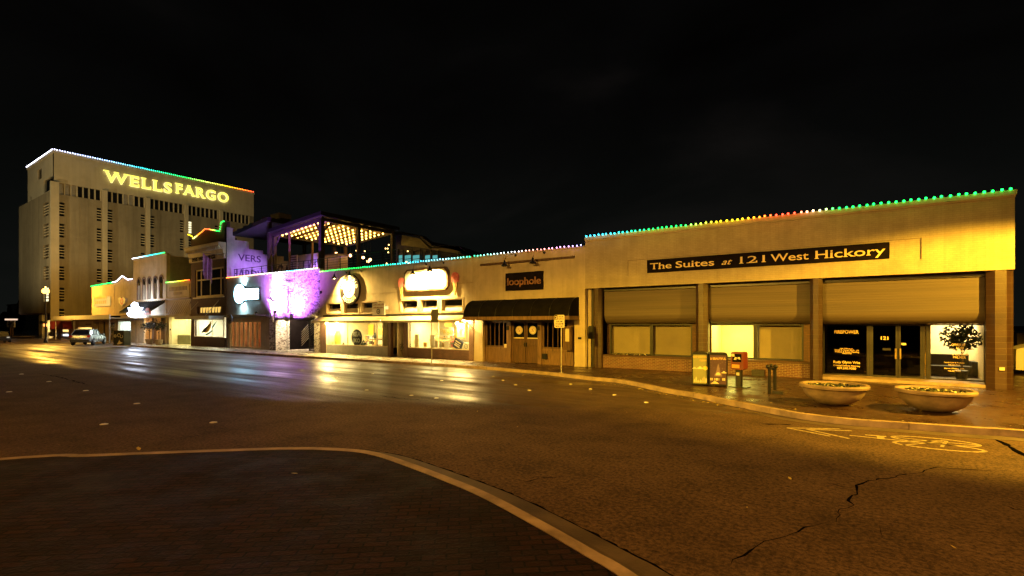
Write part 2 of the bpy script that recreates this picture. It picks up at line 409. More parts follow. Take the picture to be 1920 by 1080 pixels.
M['darkwood'] = mat('dark_wood', (.10, .052, .028), .6, var=.35, scale=2.2, stretch=(7, 7, .7), bump=.2, bscale=6)
M['paledarkwood'] = mat('worn_wood', (.17, .098, .055), .6, var=.35, scale=2.2, stretch=(7, 7, .7), bump=.2, bscale=6)
M['glass'] = glass('window_glass')
M['darkglass'] = glass('smoked_glass', (.33, .32, .30))
M['blackglass'] = mat('dark_glass_pane', (.010, .011, .013), .08, spec=.6, rvar=.02)
M['creampaint'] = mat('cream_paint', (.66, .58, .42), .6)
M['whitepaint'] = mat('white_paint', (.72, .70, .66), .6, var=.05)
M['gold'] = mat('gold_letter_paint', (.86, .66, .30), .45, var=.05)
M['goldmetal'] = mat('brass', (.80, .58, .22), .3, .8)
M['rust'] = mat('rusty_letters', (.30, .14, .07), .6, var=.3, scale=8)
M['signblack'] = mat('sign_black', (.010, .007, .008), .8, var=.3, scale=3, spec=.06)
M['blind'] = mat('window_blind', (.40, .31, .21), .8, var=.1, scale=1)
M['roomwall'] = mat('room_wall', (.72, .64, .46), .8, var=.06)
M['roomdark'] = mat('lobby_wall', (.12, .09, .07), .8)
M['floorwood'] = mat('shop_floor', (.30, .22, .14), .5)
M['awnblack'] = mat('black_awning_cloth', (.008, .007, .006), .85, var=.3, scale=3, spec=.08)
M['awnbeige'] = mat('beige_awning_cloth', (.55, .46, .32), .8, var=.14, scale=1.4, stretch=(3, .4, .4))
M['awnred'] = mat('red_awning_cloth', (.30, .03, .025), .8)
M['purplewall'] = mat('whitewashed_side_wall', (.60, .57, .60), .85, var=.14, scale=.8, bump=.2, drip=0.13)
M['muralpaint'] = mat('mural_letter_paint', (.10, .07, .12), .85, var=.35, scale=4)
M['terracotta'] = mat('planter_concrete', (.25, .18, .13), .8, var=.32, scale=2.5, bump=.25)
M['soil'] = mat('soil', (.03, .022, .016), .95)
M['leaf'] = mat('leaf_green', (.045, .075, .025), .5, var=.5, scale=30)
M['leafdark'] = mat('leaf_dark', (.015, .022, .010), .6, var=.4, scale=20)
M['leafred'] = mat('poinsettia_red', (.45, .02, .02), .5, var=.3, scale=20)
M['leafyellow'] = mat('fallen_leaf_yellow', (.55, .42, .10), .6, var=.3, scale=20)
M['leafbrown'] = mat('fallen_leaf_brown', (.20, .12, .05), .7, var=.5, scale=20)
M['marker'] = mat('ceramic_marker', (.80, .76, .62), .3, var=.08)
M['pink'] = mat('pink_ice_cream', (.75, .20, .22), .6, var=.2, scale=6)
M['cone'] = mat('cone_wafer', (.62, .40, .16), .7, var=.2, scale=8)
M['navy'] = mat('navy_paint', (.03, .035, .07), .5)
M['amber'] = mat('amber_glaze', (.62, .36, .06), .4)
M['yellow'] = mat('yellow_paint', (.75, .55, .08), .6)
M['redpaint'] = mat('red_paint', (.14, .020, .011), .55)
M['olive'] = mat('olive_panel', (.26, .25, .12), .6, var=.15)
M['olivegreen'] = mat('sage_print', (.24, .25, .13), .5, var=.08)
M['plum'] = mat('plum_print', (.075, .04, .07), .5, var=.15)
M['silver'] = mat('silver_car_paint', (.46, .49, .50), .28, .6, var=.03, coat=.6)
M['tyre'] = mat('tyre_rubber', (.015, .015, .015), .85)
M['tail'] = mat('tail_lamp_red', (.35, .02, .015), .25)
M['teal'] = mat('teal_decal', (.05, .35, .36), .6)
M['deckwood'] = mat('deck_boards', (.20, .13, .08), .7, var=.3, stretch=(1, 8, 1))
M['pergola'] = mat('pergola_timber', (.028, .022, .018), .6, var=.25, scale=3)
M['ceilwood'] = mat('pergola_ceiling', (.42, .30, .15), .7, var=.2, stretch=(6, .6, 1))
M['roof'] = mat('flat_roofing', (.05, .05, .05), .9)
M['bulb'] = emit_obj('led_bulb', 9.0)
M['warmbulb'] = emit('festoon_bulb', (1, .54, .09), 15)
M['e_warm'] = emit('shop_ceiling_lamp', (1, .76, .30), 110)
M['e_warm_dim'] = emit('lobby_lamp', (1, .76, .34), 34)
M['e_white'] = emit('white_shop_lamp', (1, .90, .55), 42)
M['e_cool'] = emit('cool_shop_lamp', (.85, 1, .95), 24)
M['e_sodium'] = emit('sodium_lens', (1, .45, .06), 9)
M['e_bank'] = emit('bank_letter_face', (1.0, .82, .10), 2.0)
M['e_bankedge'] = emit('bank_letter_return', (1.0, .85, .35), 1.7)
M['e_sign'] = emit('backlit_sign_white', (.42, .80, 1.0), 15)
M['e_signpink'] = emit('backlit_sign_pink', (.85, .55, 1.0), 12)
M['e_blue'] = emit('led_sign_blue', (.72, .80, 1.0), 40)
M['e_window'] = emit('lit_office_window', (1, .92, .55), 1.6)
M['e_teal'] = emit('teal_window_glow', (.12, .50, .50), .8)
M['e_yellowsign'] = emit('lit_yellow_sign', (1, .62, .14), 1.0)
# ================================================================ GROUND
SW = .15                                     # top of pavements
def gp(l, z=0.0): return [G(a, b, z) for a, b in l]
MB().quad((-900,-500,-.03),(700,-500,-.03),(700,900,-.03),(-900,900,-.03)).build('ground', M['earth'], kind='structure')
MB().quad((-420,-70,0),(140,-70,0),(140,60,0),(-420,60,0)).build('road', M['asphalt'], kind='structure')
# far kerb, left to right
kerb = [(-104,22.6),(-90,22.6),(-76.5,22.5),(-73.0,22.3),(-71.4,21.2),(-69.6,20.6),(-66,20.45),(-55,20.4),(-40,20.4),(-28,20.5),(-19,20.8)]
kerb += gp([(1000,701),(1095,712),(1163,719),(1249,737),(1300,746),(1365,760),(1430,773),(1504,786.8),(1600,798.4),(1690,805),(1758,810),(1840,816),(1920,821.5)])
kerb += [(4.6,14.6),(6.6,15.8),(7.8,17.6),(8.3,20.5),(8.4,30),(8.4,58)]
kl = spline(kerb, 5)
def poly_sheet(pts, z0, z1): return MB().xy(pts, z0, z1)
ki = offset(kl, .17)                          # inner edge of the kerb stone (left of travel = towards the shops)
split = min(range(len(ki)), key=lambda i: abs(ki[i][0] + 19.6))
MB().xy(ki[:split+1] + [(ki[split][0], 60), (-104, 60)], 0.001, SW - .004).build('sidewalk', M['walk'], kind='structure')
MB().xy(ki[split:] + [(ki[split][0] + .001, 60)], 0.001, SW - .004).build('brick_sidewalk', M['paver'], kind='structure')
def strip(pts, w0, w1, z0, z1):
    a, b = offset(pts, w0), offset(pts, w1); mb = MB()
    for i in range(len(pts) - 1):
        p = [(*a[i], z0), (*a[i+1], z0), (*b[i+1], z0), (*b[i], z0)]
        q = [(x, y, z1) for x, y, z in p]
        mb.quad(*q); mb.quad(p[0], p[1], q[1], q[0]); mb.quad(p[3], q[3], q[2], p[2])
    return mb
# kerb stones: a joint every few metres is left as a thin gap
mb = MB(); run = []
acc = 0; pieces = []
for i, p in enumerate(kl):
    if run: acc += math.dist(run[-1], p)
    run.append(p)
    if acc > 3.0 and i < len(kl) - 1:
        pieces.append(run); run = [p]; acc = 0
pieces.append(run)
for r in pieces:
    if len(r) < 2: continue
    a, b = Vector(r[-1]), Vector(r[-2]); t = (a - b).normalized() * .012
    r = r[:-1] + [tuple(a - t)]
    s = strip(r, 0, .17, 0, SW); mb.add(s.v, s.f)
mb.build('kerb', M['kerb'], kind='structure')
strip(kl, -.42, -.002, -.01, .005).build('gutter', M['gutter'], kind='structure')
# cross street kerb beyond the junction on the left
MB().xy([(-130,22.6),(-160,22.6),(-260,22.6),(-260,60),(-130,60)], .001, SW).build('far_sidewalk', M['walk'], kind='structure')
# near plaza on which the photographer stands
near = [(-19,-10),(-14.6,-3.2)] + [G(a, b, SW) for a, b in [(0,862),(150,856),(300,850),(440,845),(560,842),(650,845.5),(700,853),(760,873),(830,900),(900,930),(1000,984),(1100,1043),(1160,1079)]] + [(-.3,3.35),(2,2.2),(6,-.5),(11,-5),(14,-10)]
nl = spline(near, 5)
MB().xy(offset(nl, -.005) + [], .001, SW - .006).build('plaza_paving', M['plaza'], kind='structure')
strip(nl, 0, .15, 0, SW).build('plaza_kerb', M['kerb'], kind='structure')
strip(nl, .152, .62, -.01, .006).build('plaza_gutter', M['gutter'], kind='structure')
def crack(pts, w, name='road_crack', jit=.05):
    P = [Vector((*p, 0)) for p in pts]; out = []
    for i in range(len(P) - 1):
        n = max(2, int((P[i+1] - P[i]).length / .13))
        for k in range(n):
            t = k / n; q = P[i].lerp(P[i+1], t)
            out.append((q.x + random.uniform(-jit, jit), q.y + random.uniform(-jit, jit)))
    out.append(tuple(P[-1][:2]))
    mb = MB(); n = len(out)
    ws = [w * (.25 + random.random() * 1.3) * min(1, .15 + 6 * min(i, n - 1 - i) / n) for i in range(n)]
    o2 = []
    for i, p in enumerate(out):
        a, b = Vector(out[max(i-1, 0)]), Vector(out[min(i+1, n-1)]); t = (b - a)
        t = t.normalized() if t.length else Vector((1, 0)); o2.append(((p[0] - t.y*ws[i], p[1] + t.x*ws[i]), (p[0] + t.y*ws[i], p[1] - t.x*ws[i])))
    for i in range(n - 1):
        (a, b), (c, d) = o2[i], o2[i+1]
        mb.quad((*a,.0045),(*b,.0045),(*d,.0045),(*c,.0045))
    return mb.build(name, M['tar'], kind='structure', recalc=False)
crack(gp([(1872,881),(1830,882),(1760,877),(1722,884),(1700,891),(1640,900),(1612,907),(1600,925),(1597,947),(1570,955),(1568,980)]), .013)
crack(gp([(1568,980),(1520,985),(1480,1000),(1440,1018),(1400,1040),(1370,1060)]), .010)
crack(gp([(1600,919),(1570,910),(1545,905)]), .010)
crack(gp([(1640,985),(1655,1008)]), .006)
crack(gp([(1888,950),(1920,958)]), .009)
crack(gp([(975,905),(1010,897),(1060,894)]), .008)
crack(gp([(700,741),(760,748),(810,752)]), .02)
crack(gp([(70,700),(110,707),(165,722)]), .03)
crack(gp([(1866,824),(1885,832),(1905,846),(1935,860)]), .045, jit=.01)
crack(gp([(1430,795),(1465,796),(1485,797)]), .04, jit=.03)
cl = [p for p in offset(nl, .63)]
crack(cl[22:-6], .024, 'gutter_crack', .010)
def patch(name, pts, m, z): return MB().quad(*[(x, y, z) for x, y in pts]).build(name, m, kind='structure', recalc=False)
# ---- painted bicycle lane marking: chevron and cyclist symbol
mk = MB(); zz = .0045
def line_mark(mb, pts, w):
    for i in range(len(pts) - 1):
        a, b = Vector(pts[i]), Vector(pts[i+1]); t = (b - a).normalized(); n = Vector((-t.y, t.x)) * w / 2
        mb.quad((*(a+n),zz),(*(b+n),zz),(*(b-n),zz),(*(a-n),zz))
for tip, e0, e1 in (((1476,802.5),(1575,804.5),(1556,818)), ((1512,805.0),(1597,808),(1592,822.5))):
    a, b, c = gp([tip, e0, e1]); line_mark(mk, [b, a], .085); line_mark(mk, [a, c], .085)
mk.build('chevron_marking', M['lane_paint'], kind='structure', recalc=False)
mk = MB()
L = lambda l, w=.075: line_mark(mk, gp(l), w)
L([(1593,816.5),(1690,826.5)]); L([(1622,815.5),(1662,819)], .1); mk.quad(*[(*p, zz + .001) for p in gp([(1644,818.5),(1658,819),(1659,824),(1645,823)])])
def loop(cx, cy, rx, ry, sl, n=22): return [(cx + rx*math.cos(2*PI*k/n), cy + ry*math.sin(2*PI*k/n) + sl*rx*math.cos(2*PI*k/n)) for k in range(n+1)]
L(loop(1755, 827.5, 82, 5.2, .098)); L(loop(1762, 838.0, 86, 5.0, .098))
L([(1672,819),(1760,829),(1838,835)], .06); L([(1690,827),(1775,827),(1766,838)], .06); L([(1760,829),(1690,835)], .06)
mk.build('bicycle_marking', M['lane_paint'], kind='structure', recalc=False)

# ---- raised ceramic markers on the carriageway, each a thing
px_m = [(40,701.7),(91.7,715.7),(17,735),(161,732.7),(256.7,757),(195,795.7),(400,792.3),(631,708),(687.5,731.7),(771.4,741.6),(818.5,746.6),(924.8,706),(943,713),(966.6,721.8),(992.8,732),(1070,720.4),(1107,729.6),(1152,740.6),(1211.7,754.8),(828,713.7),(698.8,701)]
where = ['far left under the bank tower','left of the road under the tower','at the left edge of the picture','third dot in the left row','alone left of the middle of the road','brightest dot near the plaza kerb at left','near the plaza kerb left of centre','below the record shop window','left of the road crack in mid road','at the left end of a road crack pair','at the right end of a road crack pair','closest to the kerb before the wooden bar','second from the kerb before the wooden bar','third from the kerb before the wooden bar','fourth from the kerb before the wooden bar','first of the row running towards the newspaper boxes','second of the row running towards the newspaper boxes','third of the row running towards the newspaper boxes','nearest the leaf litter of the right hand row','below the ice cream window','close to the kerb below the shop door']
for (a, b), w in zip(px_m, where):
    x, y = G(a, b)
    mb = MB(); s = .085 if a < 420 else .07
    mb.lathe((0,0,0.001), [(s, 0), (s*.95, .010), (s*.6, .019), (s*.2, .022)], 14)
    o = mb.build('pavement_marker', M['marker'], smooth=True); o.location = (x, y, 0)
    tag(o, 'small pale round road button, ' + w, 'road button', 'round road buttons on the carriageway')
# ---- leaves: litter along the kerb, plus single bright leaves
def leaf_mesh(mb, x, y, z, s, tilt=.35):
    a = random.uniform(0, 2*PI); u = Vector((math.cos(a), math.sin(a), random.uniform(-tilt, tilt))) * s
    v = Vector((-math.sin(a), math.cos(a), random.uniform(-tilt, tilt))) * s * .55; c = Vector((x, y, z + s*tilt*.8))
    mb.m = random.choice((0, 0, 1)); mb.add([c - u, c - u*.2 + v, c + u*.5 + v*.7, c + u, c + u*.5 - v*.7, c - u*.2 - v], [(0,1,2,3),(0,3,4,5)])
mb = MB()
ga = gp([(930,698),(1000,705),(1100,716),(1180,725),(1240,738),(1300,749),(1370,764),(1430,777)])
for i in range(len(ga) - 1):
    for k in range(16 if i < 2 else (45 if 2 < i < 6 else 28)):
        t = random.random(); x = ga[i][0]*(1-t) + ga[i+1][0]*t; y = ga[i][1]*(1-t) + ga[i+1][1]*t
        leaf_mesh(mb, x + random.gauss(0, .12), y - abs(random.gauss(0, .16)) + .02, .012, random.uniform(.025, .06))
for k in range(90):
    x, y = random.uniform(-9, 4), random.uniform(14.5, 22)
    leaf_mesh(mb, x, y, SW + .004, random.uniform(.02, .045))
for k in range(26):
    x, y = random.uniform(-10, 4), random.uniform(4.6, 13)
    leaf_mesh(mb, x, y, .006, random.uniform(.015, .04))
mb.build('leaf_litter', [M['leafbrown'], M['leafyellow']], kind='stuff', recalc=False)
for a, b, s, w in ((1024,707,.13,'large yellow fallen leaf in the gutter before the wooden bar doors'), (981,705.5,.10,'small yellow fallen leaf in the gutter left of a larger one'), (260,845,.07,'orange fallen leaf lying by the plaza kerb on the left'), (552,891,.05,'yellow fallen leaf on the dark plaza bricks')):
    x, y = G(a, b, SW if b > 880 else 0); mb = MB(); leaf_mesh(mb, 0, 0, .01, s, .5)
    mb.mi = [0] * len(mb.mi); o = mb.build('fallen_leaf', M['leafyellow'], recalc=False); o.location = (x, y, SW if b > 880 else 0.005)
    tag(o, w, 'leaf')

# ================================================================ LIGHT STRINGS
def led_string(label, pts, spacing, stops, r=.045, cap=100):
    root = thing('light_string', label, 'string lights', pts[0], 'coloured light strings along the rooflines')
    P = [Vector(p) for p in pts]
    MB().tube(P, .012, 5).build('cable', M['blackmetal'], root)
    segs = [(P[i+1] - P[i]).length for i in range(len(P) - 1)]; tot = sum(segs)
    n = min(cap, int(tot / spacing)); first = None
    for k in range(n):
        d = (k + .5) / n * tot; t = d / tot; i = 0
        while d > segs[i] and i < len(segs) - 1: d -= segs[i]; i += 1
        p = P[i].lerp(P[i+1], min(1, d / segs[i]))
        for j in range(len(stops) - 1):
            if stops[j][0] <= t <= stops[j+1][0]:
                q = (t - stops[j][0]) / max(1e-6, stops[j+1][0] - stops[j][0])
                col = [stops[j][1][c]*(1-q) + stops[j+1][1][c]*q for c in range(3)]; break
        if first is None:
            first = MB().ball((0,0,0), r, 8, 5).build('bulb', M['bulb'], root, smooth=True, local=True); o = first
        else:
            o = first.copy(); C.objects.link(o)
        o.location = p - P[0] + Vector((random.uniform(-.02,.02), 0, random.uniform(-.012,.012))); o.color = (*col, 1)
    return root
BL, CY, GR, YE, OR, RE, WH, VI, TE = (.05,.20,1), (.03,.55,.75), (.008,.75,.07), (.75,.55,.01), (1,.24,.01), (1,.05,.02), (.8,.8,.85), (.35,.2,1), (.01,.65,.25)

# ================================================================ STREET LAMPS (one in view; unseen flood poles are added later)
def add_light(kind, name, loc, energy, col, parent=None, target=None, size=.1, angle=60, blend=.5):
    l = bpy.data.lights.new(name, kind); l.energy = energy; l.color = col
    l.shadow_soft_size = size
    if kind == 'SPOT': l.spot_size = math.radians(angle); l.spot_blend = blend
    o = bpy.data.objects.new(name, l); C.objects.link(o)
    off = ORG.get(parent.name, Vector((0,0,0))) if parent else Vector((0,0,0))
    o.parent = parent; o.location = Vector(loc) - off
    if target: o.rotation_euler = (Vector(target) - Vector(loc)).to_track_quat('-Z', 'Y').to_euler()
    return o
SOD = (1.0, .50, .065)
SOD2 = (1.0, .57, .13)
# ---- the lamp in view at far left
def street_lamp(x, y, h, label):
    t = thing('street_lamp', label, 'street lamp', (x, y, 0), 'street lamps along the road')
    MB().lathe((x,y,0), [(.22,0),(.20,.25),(.13,.4),(.09,.6)], 12).tube([(x,y,.55),(x,y,h-.45)], [.085,.06], 10).build('pole', M['darkmetal'], t, smooth=True)
    MB().lathe((x,y,h-.45), [(.05,0),(.16,.12),(.16,.16)], 12).build('fitter', M['darkmetal'], t, smooth=True)
    MB().lathe((x,y,h-.3), [(.20,0),(.36,.15),(.40,.36),(.30,.58),(.08,.70)], 14).build('globe', M['e_sodium'], t, smooth=True)
    MB().lathe((x,y,h+.40), [(.10,0),(.06,.1),(.015,.22)], 10).build('finial', M['darkmetal'], t, smooth=True)
    return t
t = street_lamp(-87.0, 18.6, 6.6, 'glowing orange globe street lamp beside the bank tower at far left')
add_light('POINT', 'lamp_light', (-87.0, 18.6, 7.3), 7000, SOD, t, size=.3)
# ---- floodlights on unseen poles, most of them added for their light
def flood_pole(x, y, h, aim, label):
    t = thing('floodlight_pole', label, 'floodlight', (x, y, 0))
    MB().tube([(x,y,0),(x,y,h-.3)], [.11,.07], 10).build('pole', M['darkmetal'], t, smooth=True)
    a = (Vector(aim) - Vector((x,y,h))).normalized()
    b = Vector((x, y, h)) - a * .12
    MB().tube([b - a*.22, b - a*.02, b + a*.08], [.12,.26,.30], 14).build('lamp_head', M['darkmetal'], t)
    MB().tube([b + a*.02, b + a*.05], [.22,.22], 14).build('lens', M['e_sodium'], t)
    return t
# ================================================================ OFFICE BUILDING (right)
G0 = SW                                       # pavement level
x0, x1 = X(1097), X(1903)
ob = thing('office_building', 'long single storey cream office building with dark tiled columns at right', 'building', ((x0+x1)/2, D, G0))
zt = Z(1515, 399.4) + .02; zl = 4.18
rx0, rx1 = X(1177), X(1728)
w = MB()
w.grid_wall(x0, x1, zl, zt - .17, D, D + .3, [])
# the sign recess: four proud bands round a slightly sunk field
w = MB()
w.grid_wall(x0, x1, zl, zt - .17, D, D + .12, [(rx0, rx1, 4.70, 5.46)])
w.box(x0, x1, D + .055, D + .30, zl + .003, zt - .172)
w.box(x1 - .3, x1 - .002, D + .31, D + 16, 0.15, zt - .18); w.box(x0 + .01, x0 + .2, D + .31, D + 16, 0.15, zt - .18)
w.box(x0 + .2, x1 - .3, D + 15.7, D + 16, .15, zt - .18)
w.build('wall', M['paintbrick'], ob)
MB().xz([(x0, zt-.17), (x1+.05, zt-.17), (x1+.05, zt), (x0, zt)], D - .05, D + .32).xz([(x0, zt-.23), (x1+.02, zt-.23), (x1+.02, zt-.172), (x0, zt-.172)], D - .025, D - .001).build('cornice', M['stucco'], ob)
MB().box(x0 + .2, x1 - .3, D + .33, D + 15.7, zt - .5, zt - .3).build('roof', M['roof'], ob)
# soffit of the recessed front, and a dark strip standing for its shadow
MB().box(x0 + .2, x1 - .3, D + .301, D + 2.2, zl + .02, zl + .12).box(x0+.2, x1-.3, D+.42, D+.62, 4.02, zl+.018).build('soffit', M['darkmetal'], ob)
# columns: faceted, clad in small tiles
cols = [(1110.5, 1125), (1303, 1325), (1518, 1541), (1863, 1903)]
cxs = []
for a, b in cols:
    xa, xb = X(a), X(b); c, r = (xa + xb) / 2, (xb - xa) / 2 * 1.02
    if b == 1903: c, r = x1 - .34, .34
    cxs.append((c - r, c + r))
    y = D + r + .02
    MB().prism([(c + r/math.cos(PI/8)*math.cos(PI/8 + k*PI/4), y + r/math.cos(PI/8)*math.sin(PI/8 + k*PI/4)) for k in range(8)], .15, zl - .002, lambda p, q, t: (p, q, t)).build('column', M['coltile'], ob)
# dark block stands for the shade of the left end recess
MB().box(x0 + .02, X(1110), D + .35, D + .8, .15, zl).build('recess_shade', M['darkmetal'], ob)
bays = [(cxs[0][1], cxs[1][0]), (cxs[1][1], cxs[2][0]), (cxs[2][1], cxs[3][0])]
def fascia(a, b, name='metal_awning'):
    P = [(D+.5 + (.004 if k % 2 else 0), 4.0 - k*1.15/24) for k in range(25)] + [(D+.5+.5*(1-math.cos(t*PI/16)), 2.85-.48*math.sin(t*PI/16)) for t in range(1, 9)] + [(D+1.5, 2.37), (D+1.5, 4.0)]
    return MB().yz(P, a, b).build(name, M['rolledmetal'], ob)
for a, b in bays: fascia(a - .02, b + .02)
for i, (a, b) in enumerate(bays[:2]):
    MB().box(a - .06, b + .06, D + .36, D + 1.02, .15, .72).build('low_brick_wall', M['redbrick'], ob)
    MB().box(a - .06, b + .06, D + .33, D + 1.02, .723, .80).build('coping', M['darkbrick'], ob)
    yg = D + 1.0
    e = [(X(1143, yg), X(1221, yg), X(1298, yg)), (X(1330, yg), X(1416, yg), X(1507, yg))][i]
    for k in range(2):
        f = MB().frame(e[k], e[k+1] - .01, .80, 2.37, yg + .03, yg + .12, .07).build('window', M['black'], ob)
        MB().box(e[k] + .07, e[k+1] - .08, yg + .07, yg + .08, .87, 2.30).build('pane', M['glass'], f)
    # rooms behind
    rm = MB()
    yb = yg + (.35 if i == 0 else 3.2)
    xa, xm, xb = e[0] - .2, e[1], e[2] + .2
    rm.quad((xa,yb,.3),(xb,yb,.3),(xb,yb,2.6),(xa,yb,2.6)); rm.quad((xa,yg+.14,.3),(xb,yg+.14,.3),(xb,yb,.3),(xa,yb,.3))
    rm.quad((xa,yg+.14,2.6),(xa,yb,2.6),(xb,yb,2.6),(xb,yg+.14,2.6)); rm.quad((xa,yg+.14,.3),(xa,yb,.3),(xa,yb,2.6),(xa,yg+.14,2.6)); rm.quad((xb,yb,.3),(xb,yg+.14,.3),(xb,yg+.14,2.6),(xb,yb,2.6))
    if i == 1: rm.box(xm - .03, xm + .03, yg + .15, yb - .01, .31, 2.59)
    rm.build('interior', M['blind'] if i == 0 else M['roomwall'], ob, recalc=False)
    if i == 1:
        MB().box(xa + .5, xa + 1.5, yg + .9, yg + 2.4, 2.54, 2.585).build('ceiling_lamp', emit('office_lamp', (1, .84, .16), 42), ob)
        MB().box(xb - .9, xb - .5, yg + 1.6, yg + 1.9, 2.54, 2.585).build('ceiling_lamp', emit('office_dim_lamp', (1, .85, .30), 22), ob)
        MB().box(xm + .1, e[2] - .1, yg + .35, yg + .36, .8, 2.34).build('sheer_blind', M['blind'], ob)
    else:
        MB().box(xa + .8, xa + 1.5, yg + .2, yg + .3, 2.48, 2.56).build('ceiling_lamp', emit('dim_strip_lamp', (1, .75, .25), 8.0), ob)
    MB().box(e[0]-.25, e[2]+.25, yg+.121, yg+.137, 2.372, 2.61).build('head_panel', M['black'], ob)
    MB().box(a-.06, e[0]-.002, yg, yg+.12, .80, 2.368).build('side_panel', M['darkbrick'], ob)
    MB().box(e[2], b+.06, yg, yg+.12, .80, 2.368).build('side_panel', M['darkbrick'], ob)
# entrance bay
a, b = bays[2]; yg = D + 1.42
MB().box(a - .05, b + .1, D + .25, yg + .2, .15, .26).build('entrance_step', M['kerb'], ob)
EX = lambda p: X(p, yg)
zs, zh = .26, 2.36
def storefront(pa, pb, name, g='darkglass', w=.05):
    f = MB().frame(EX(pa), EX(pb), zs, zh, yg, yg + .07, w).build(name, M['darkmetal'], ob)
    MB().box(EX(pa) + w, EX(pb) - w, yg + .03, yg + .04, zs + w, zh - w).build('pane', M[g], f); return f
storefront(1543.5, 1628, 'shop_window')
for pa, pb in ((1628, 1633), (1730, 1733), (1737, 1742)): MB().box(EX(pa)+.003, EX(pb)-.003, yg-.012, yg+.08, zs, zh).build('mullion', M['darkmetal'], ob)
d1 = storefront(1633, 1683.5, 'glass_door', w=.07); d2 = storefront(1684.5, 1730, 'glass_door', w=.07)
storefront(1733, 1737, 'sidelight', w=.02, g='glass')
wr = storefront(1742, 1851, 'shop_window', g='glass')
for d, p in ((d1, 1679.5), (d2, 1688)):
    MB().tube([(EX(p), yg - .06, 1.02), (EX(p), yg - .06, 1.38)], .022, 8).box(EX(p)-.028, EX(p)+.028, yg-.05, yg-.002, 1.0, 1.40).build('handle', M['goldmetal'], d)
def gtext(px, py, s, h, wpx=None, par=None, serif=0.0, al='C', bold=0):
    wid = abs(EX(px + wpx/2) - EX(px - wpx/2)) if wpx else None
    return MB().text(s, (EX(px), yg - .004, Z(px, py, yg)), h, wid, .003, align=al, serif=serif, bold=bold)
lt = gtext(1587, 625.5, 'FIREPOWER', .15, 45, serif=.03)
for px, py, s, h, wp in ((1587, 654.5, 'Law Offices of', .05, 24), (1588, 657.8, 'David A. Voren Ph.D., J.D.', .055, 46), (1588, 661, 'Probate & Estate Planning', .055, 45), (1588, 663.6, 'Attorney', .05, 18), (1587.5, 681.5, 'Rudy Glynn Vrba', .11, 50), (1587.5, 687, 'Criminal Defense Attorney', .065, 50), (1587, 692.5, '469.240.9080', .095, 36)):
    q = gtext(px, py, s, h, wp, serif=.03 if h > .09 else 0, bold=.012); lt.add(q.v, q.f)
lt.build('window_lettering', M['gold'], ob)
gtext(1658.5, 637, '121', .14, 14, bold=.02).build('door_number', M['gold'], d1)
MB().box(EX(1687)+.05, EX(1699), yg-.004, yg+.028, Z(1693, 647, yg), Z(1693, 643, yg)).build('door_notice', M['creampaint'], d2)
MB().box(EX(1655), EX(1670), yg-.004, yg+.028, Z(1663, 657, yg), Z(1663, 653, yg)).build('door_notice', M['darkmetal'], d1)
lt = MB()
for px, py, s, h, wp in ((1797, 648.5, 'OFFICES OF', .085, 26), (1800, 654, 'LORI', .085, 14), (1800, 660, 'WING', .085, 14), (1800, 666.5, '& RICHARD', .085, 30), (1799, 672.3, 'PALMER', .095, 24), (1789, 681, 'Family Law & Probate', .05, 38), (1789, 685.5, '940.387.7116', .05, 22), (1789, 692, 'Sharon Whitley, CPA', .05, 38), (1789, 697, '940.367.7188', .05, 24)):
    q = gtext(px, py, s, h, wp, bold=.01); lt.add(q.v, q.f)
lt.build('window_lettering', M['gold'], ob)
# lobby behind the glass: dark on the left, a bright room on the right
xm = EX(1739.5); xa, xb, yb = a - .3, b + .25, yg + 5.0
rm = MB()
rm.quad((xa,yg+.1,.262),(xb,yg+.1,.262),(xb,yb,.262),(xa,yb,.262)); rm.quad((xa,yb,.26),(xb,yb,.26),(xb,yb,2.7),(xa,yb,2.7)); rm.quad((xa,yg+.1,2.7),(xa,yb,2.7),(xb,yb,2.7),(xb,yg+.1,2.7)); rm.quad((xa,yg+.1,.26),(xa,yb,.26),(xa,yb,2.7),(xa,yg+.1,2.7))
rm.build('interior', M['roomdark'], ob, recalc=False)
MB().box(xm + .01, xm + .09, yg + 1.6, yg + 4.9, .27, 2.69).build('partition', M['amber'], ob)
MB().box(xm + .1, xb, yg + 4.6, yg + 4.7, .27, 2.69).box(xb - .1, xb, yg + .2, yg + 4.59, .27, 2.69).build('room_wall', M['roomwall'], ob)
MB().box(xm + .5, xm + 1.6, yg + 2.2, yg + 4.2, 2.62, 2.68).build('ceiling_lamp', M['e_warm_dim'], ob)
MB().box(EX(1560), EX(1585), yg + 2.0, yg + 2.9, 2.62, 2.68).build('ceiling_lamp', emit('far_office_lamp', (.8, .95, 1), .5), ob)
MB().box(xa, b+.2, yg+.0, yg+.08, zh+.003, zh+.35).build('head_panel', M['black'], ob)
MB().box(EX(1852), b+.1, yg, yg+.08, .15, zh).build('side_panel', M['darkmetal'], ob)
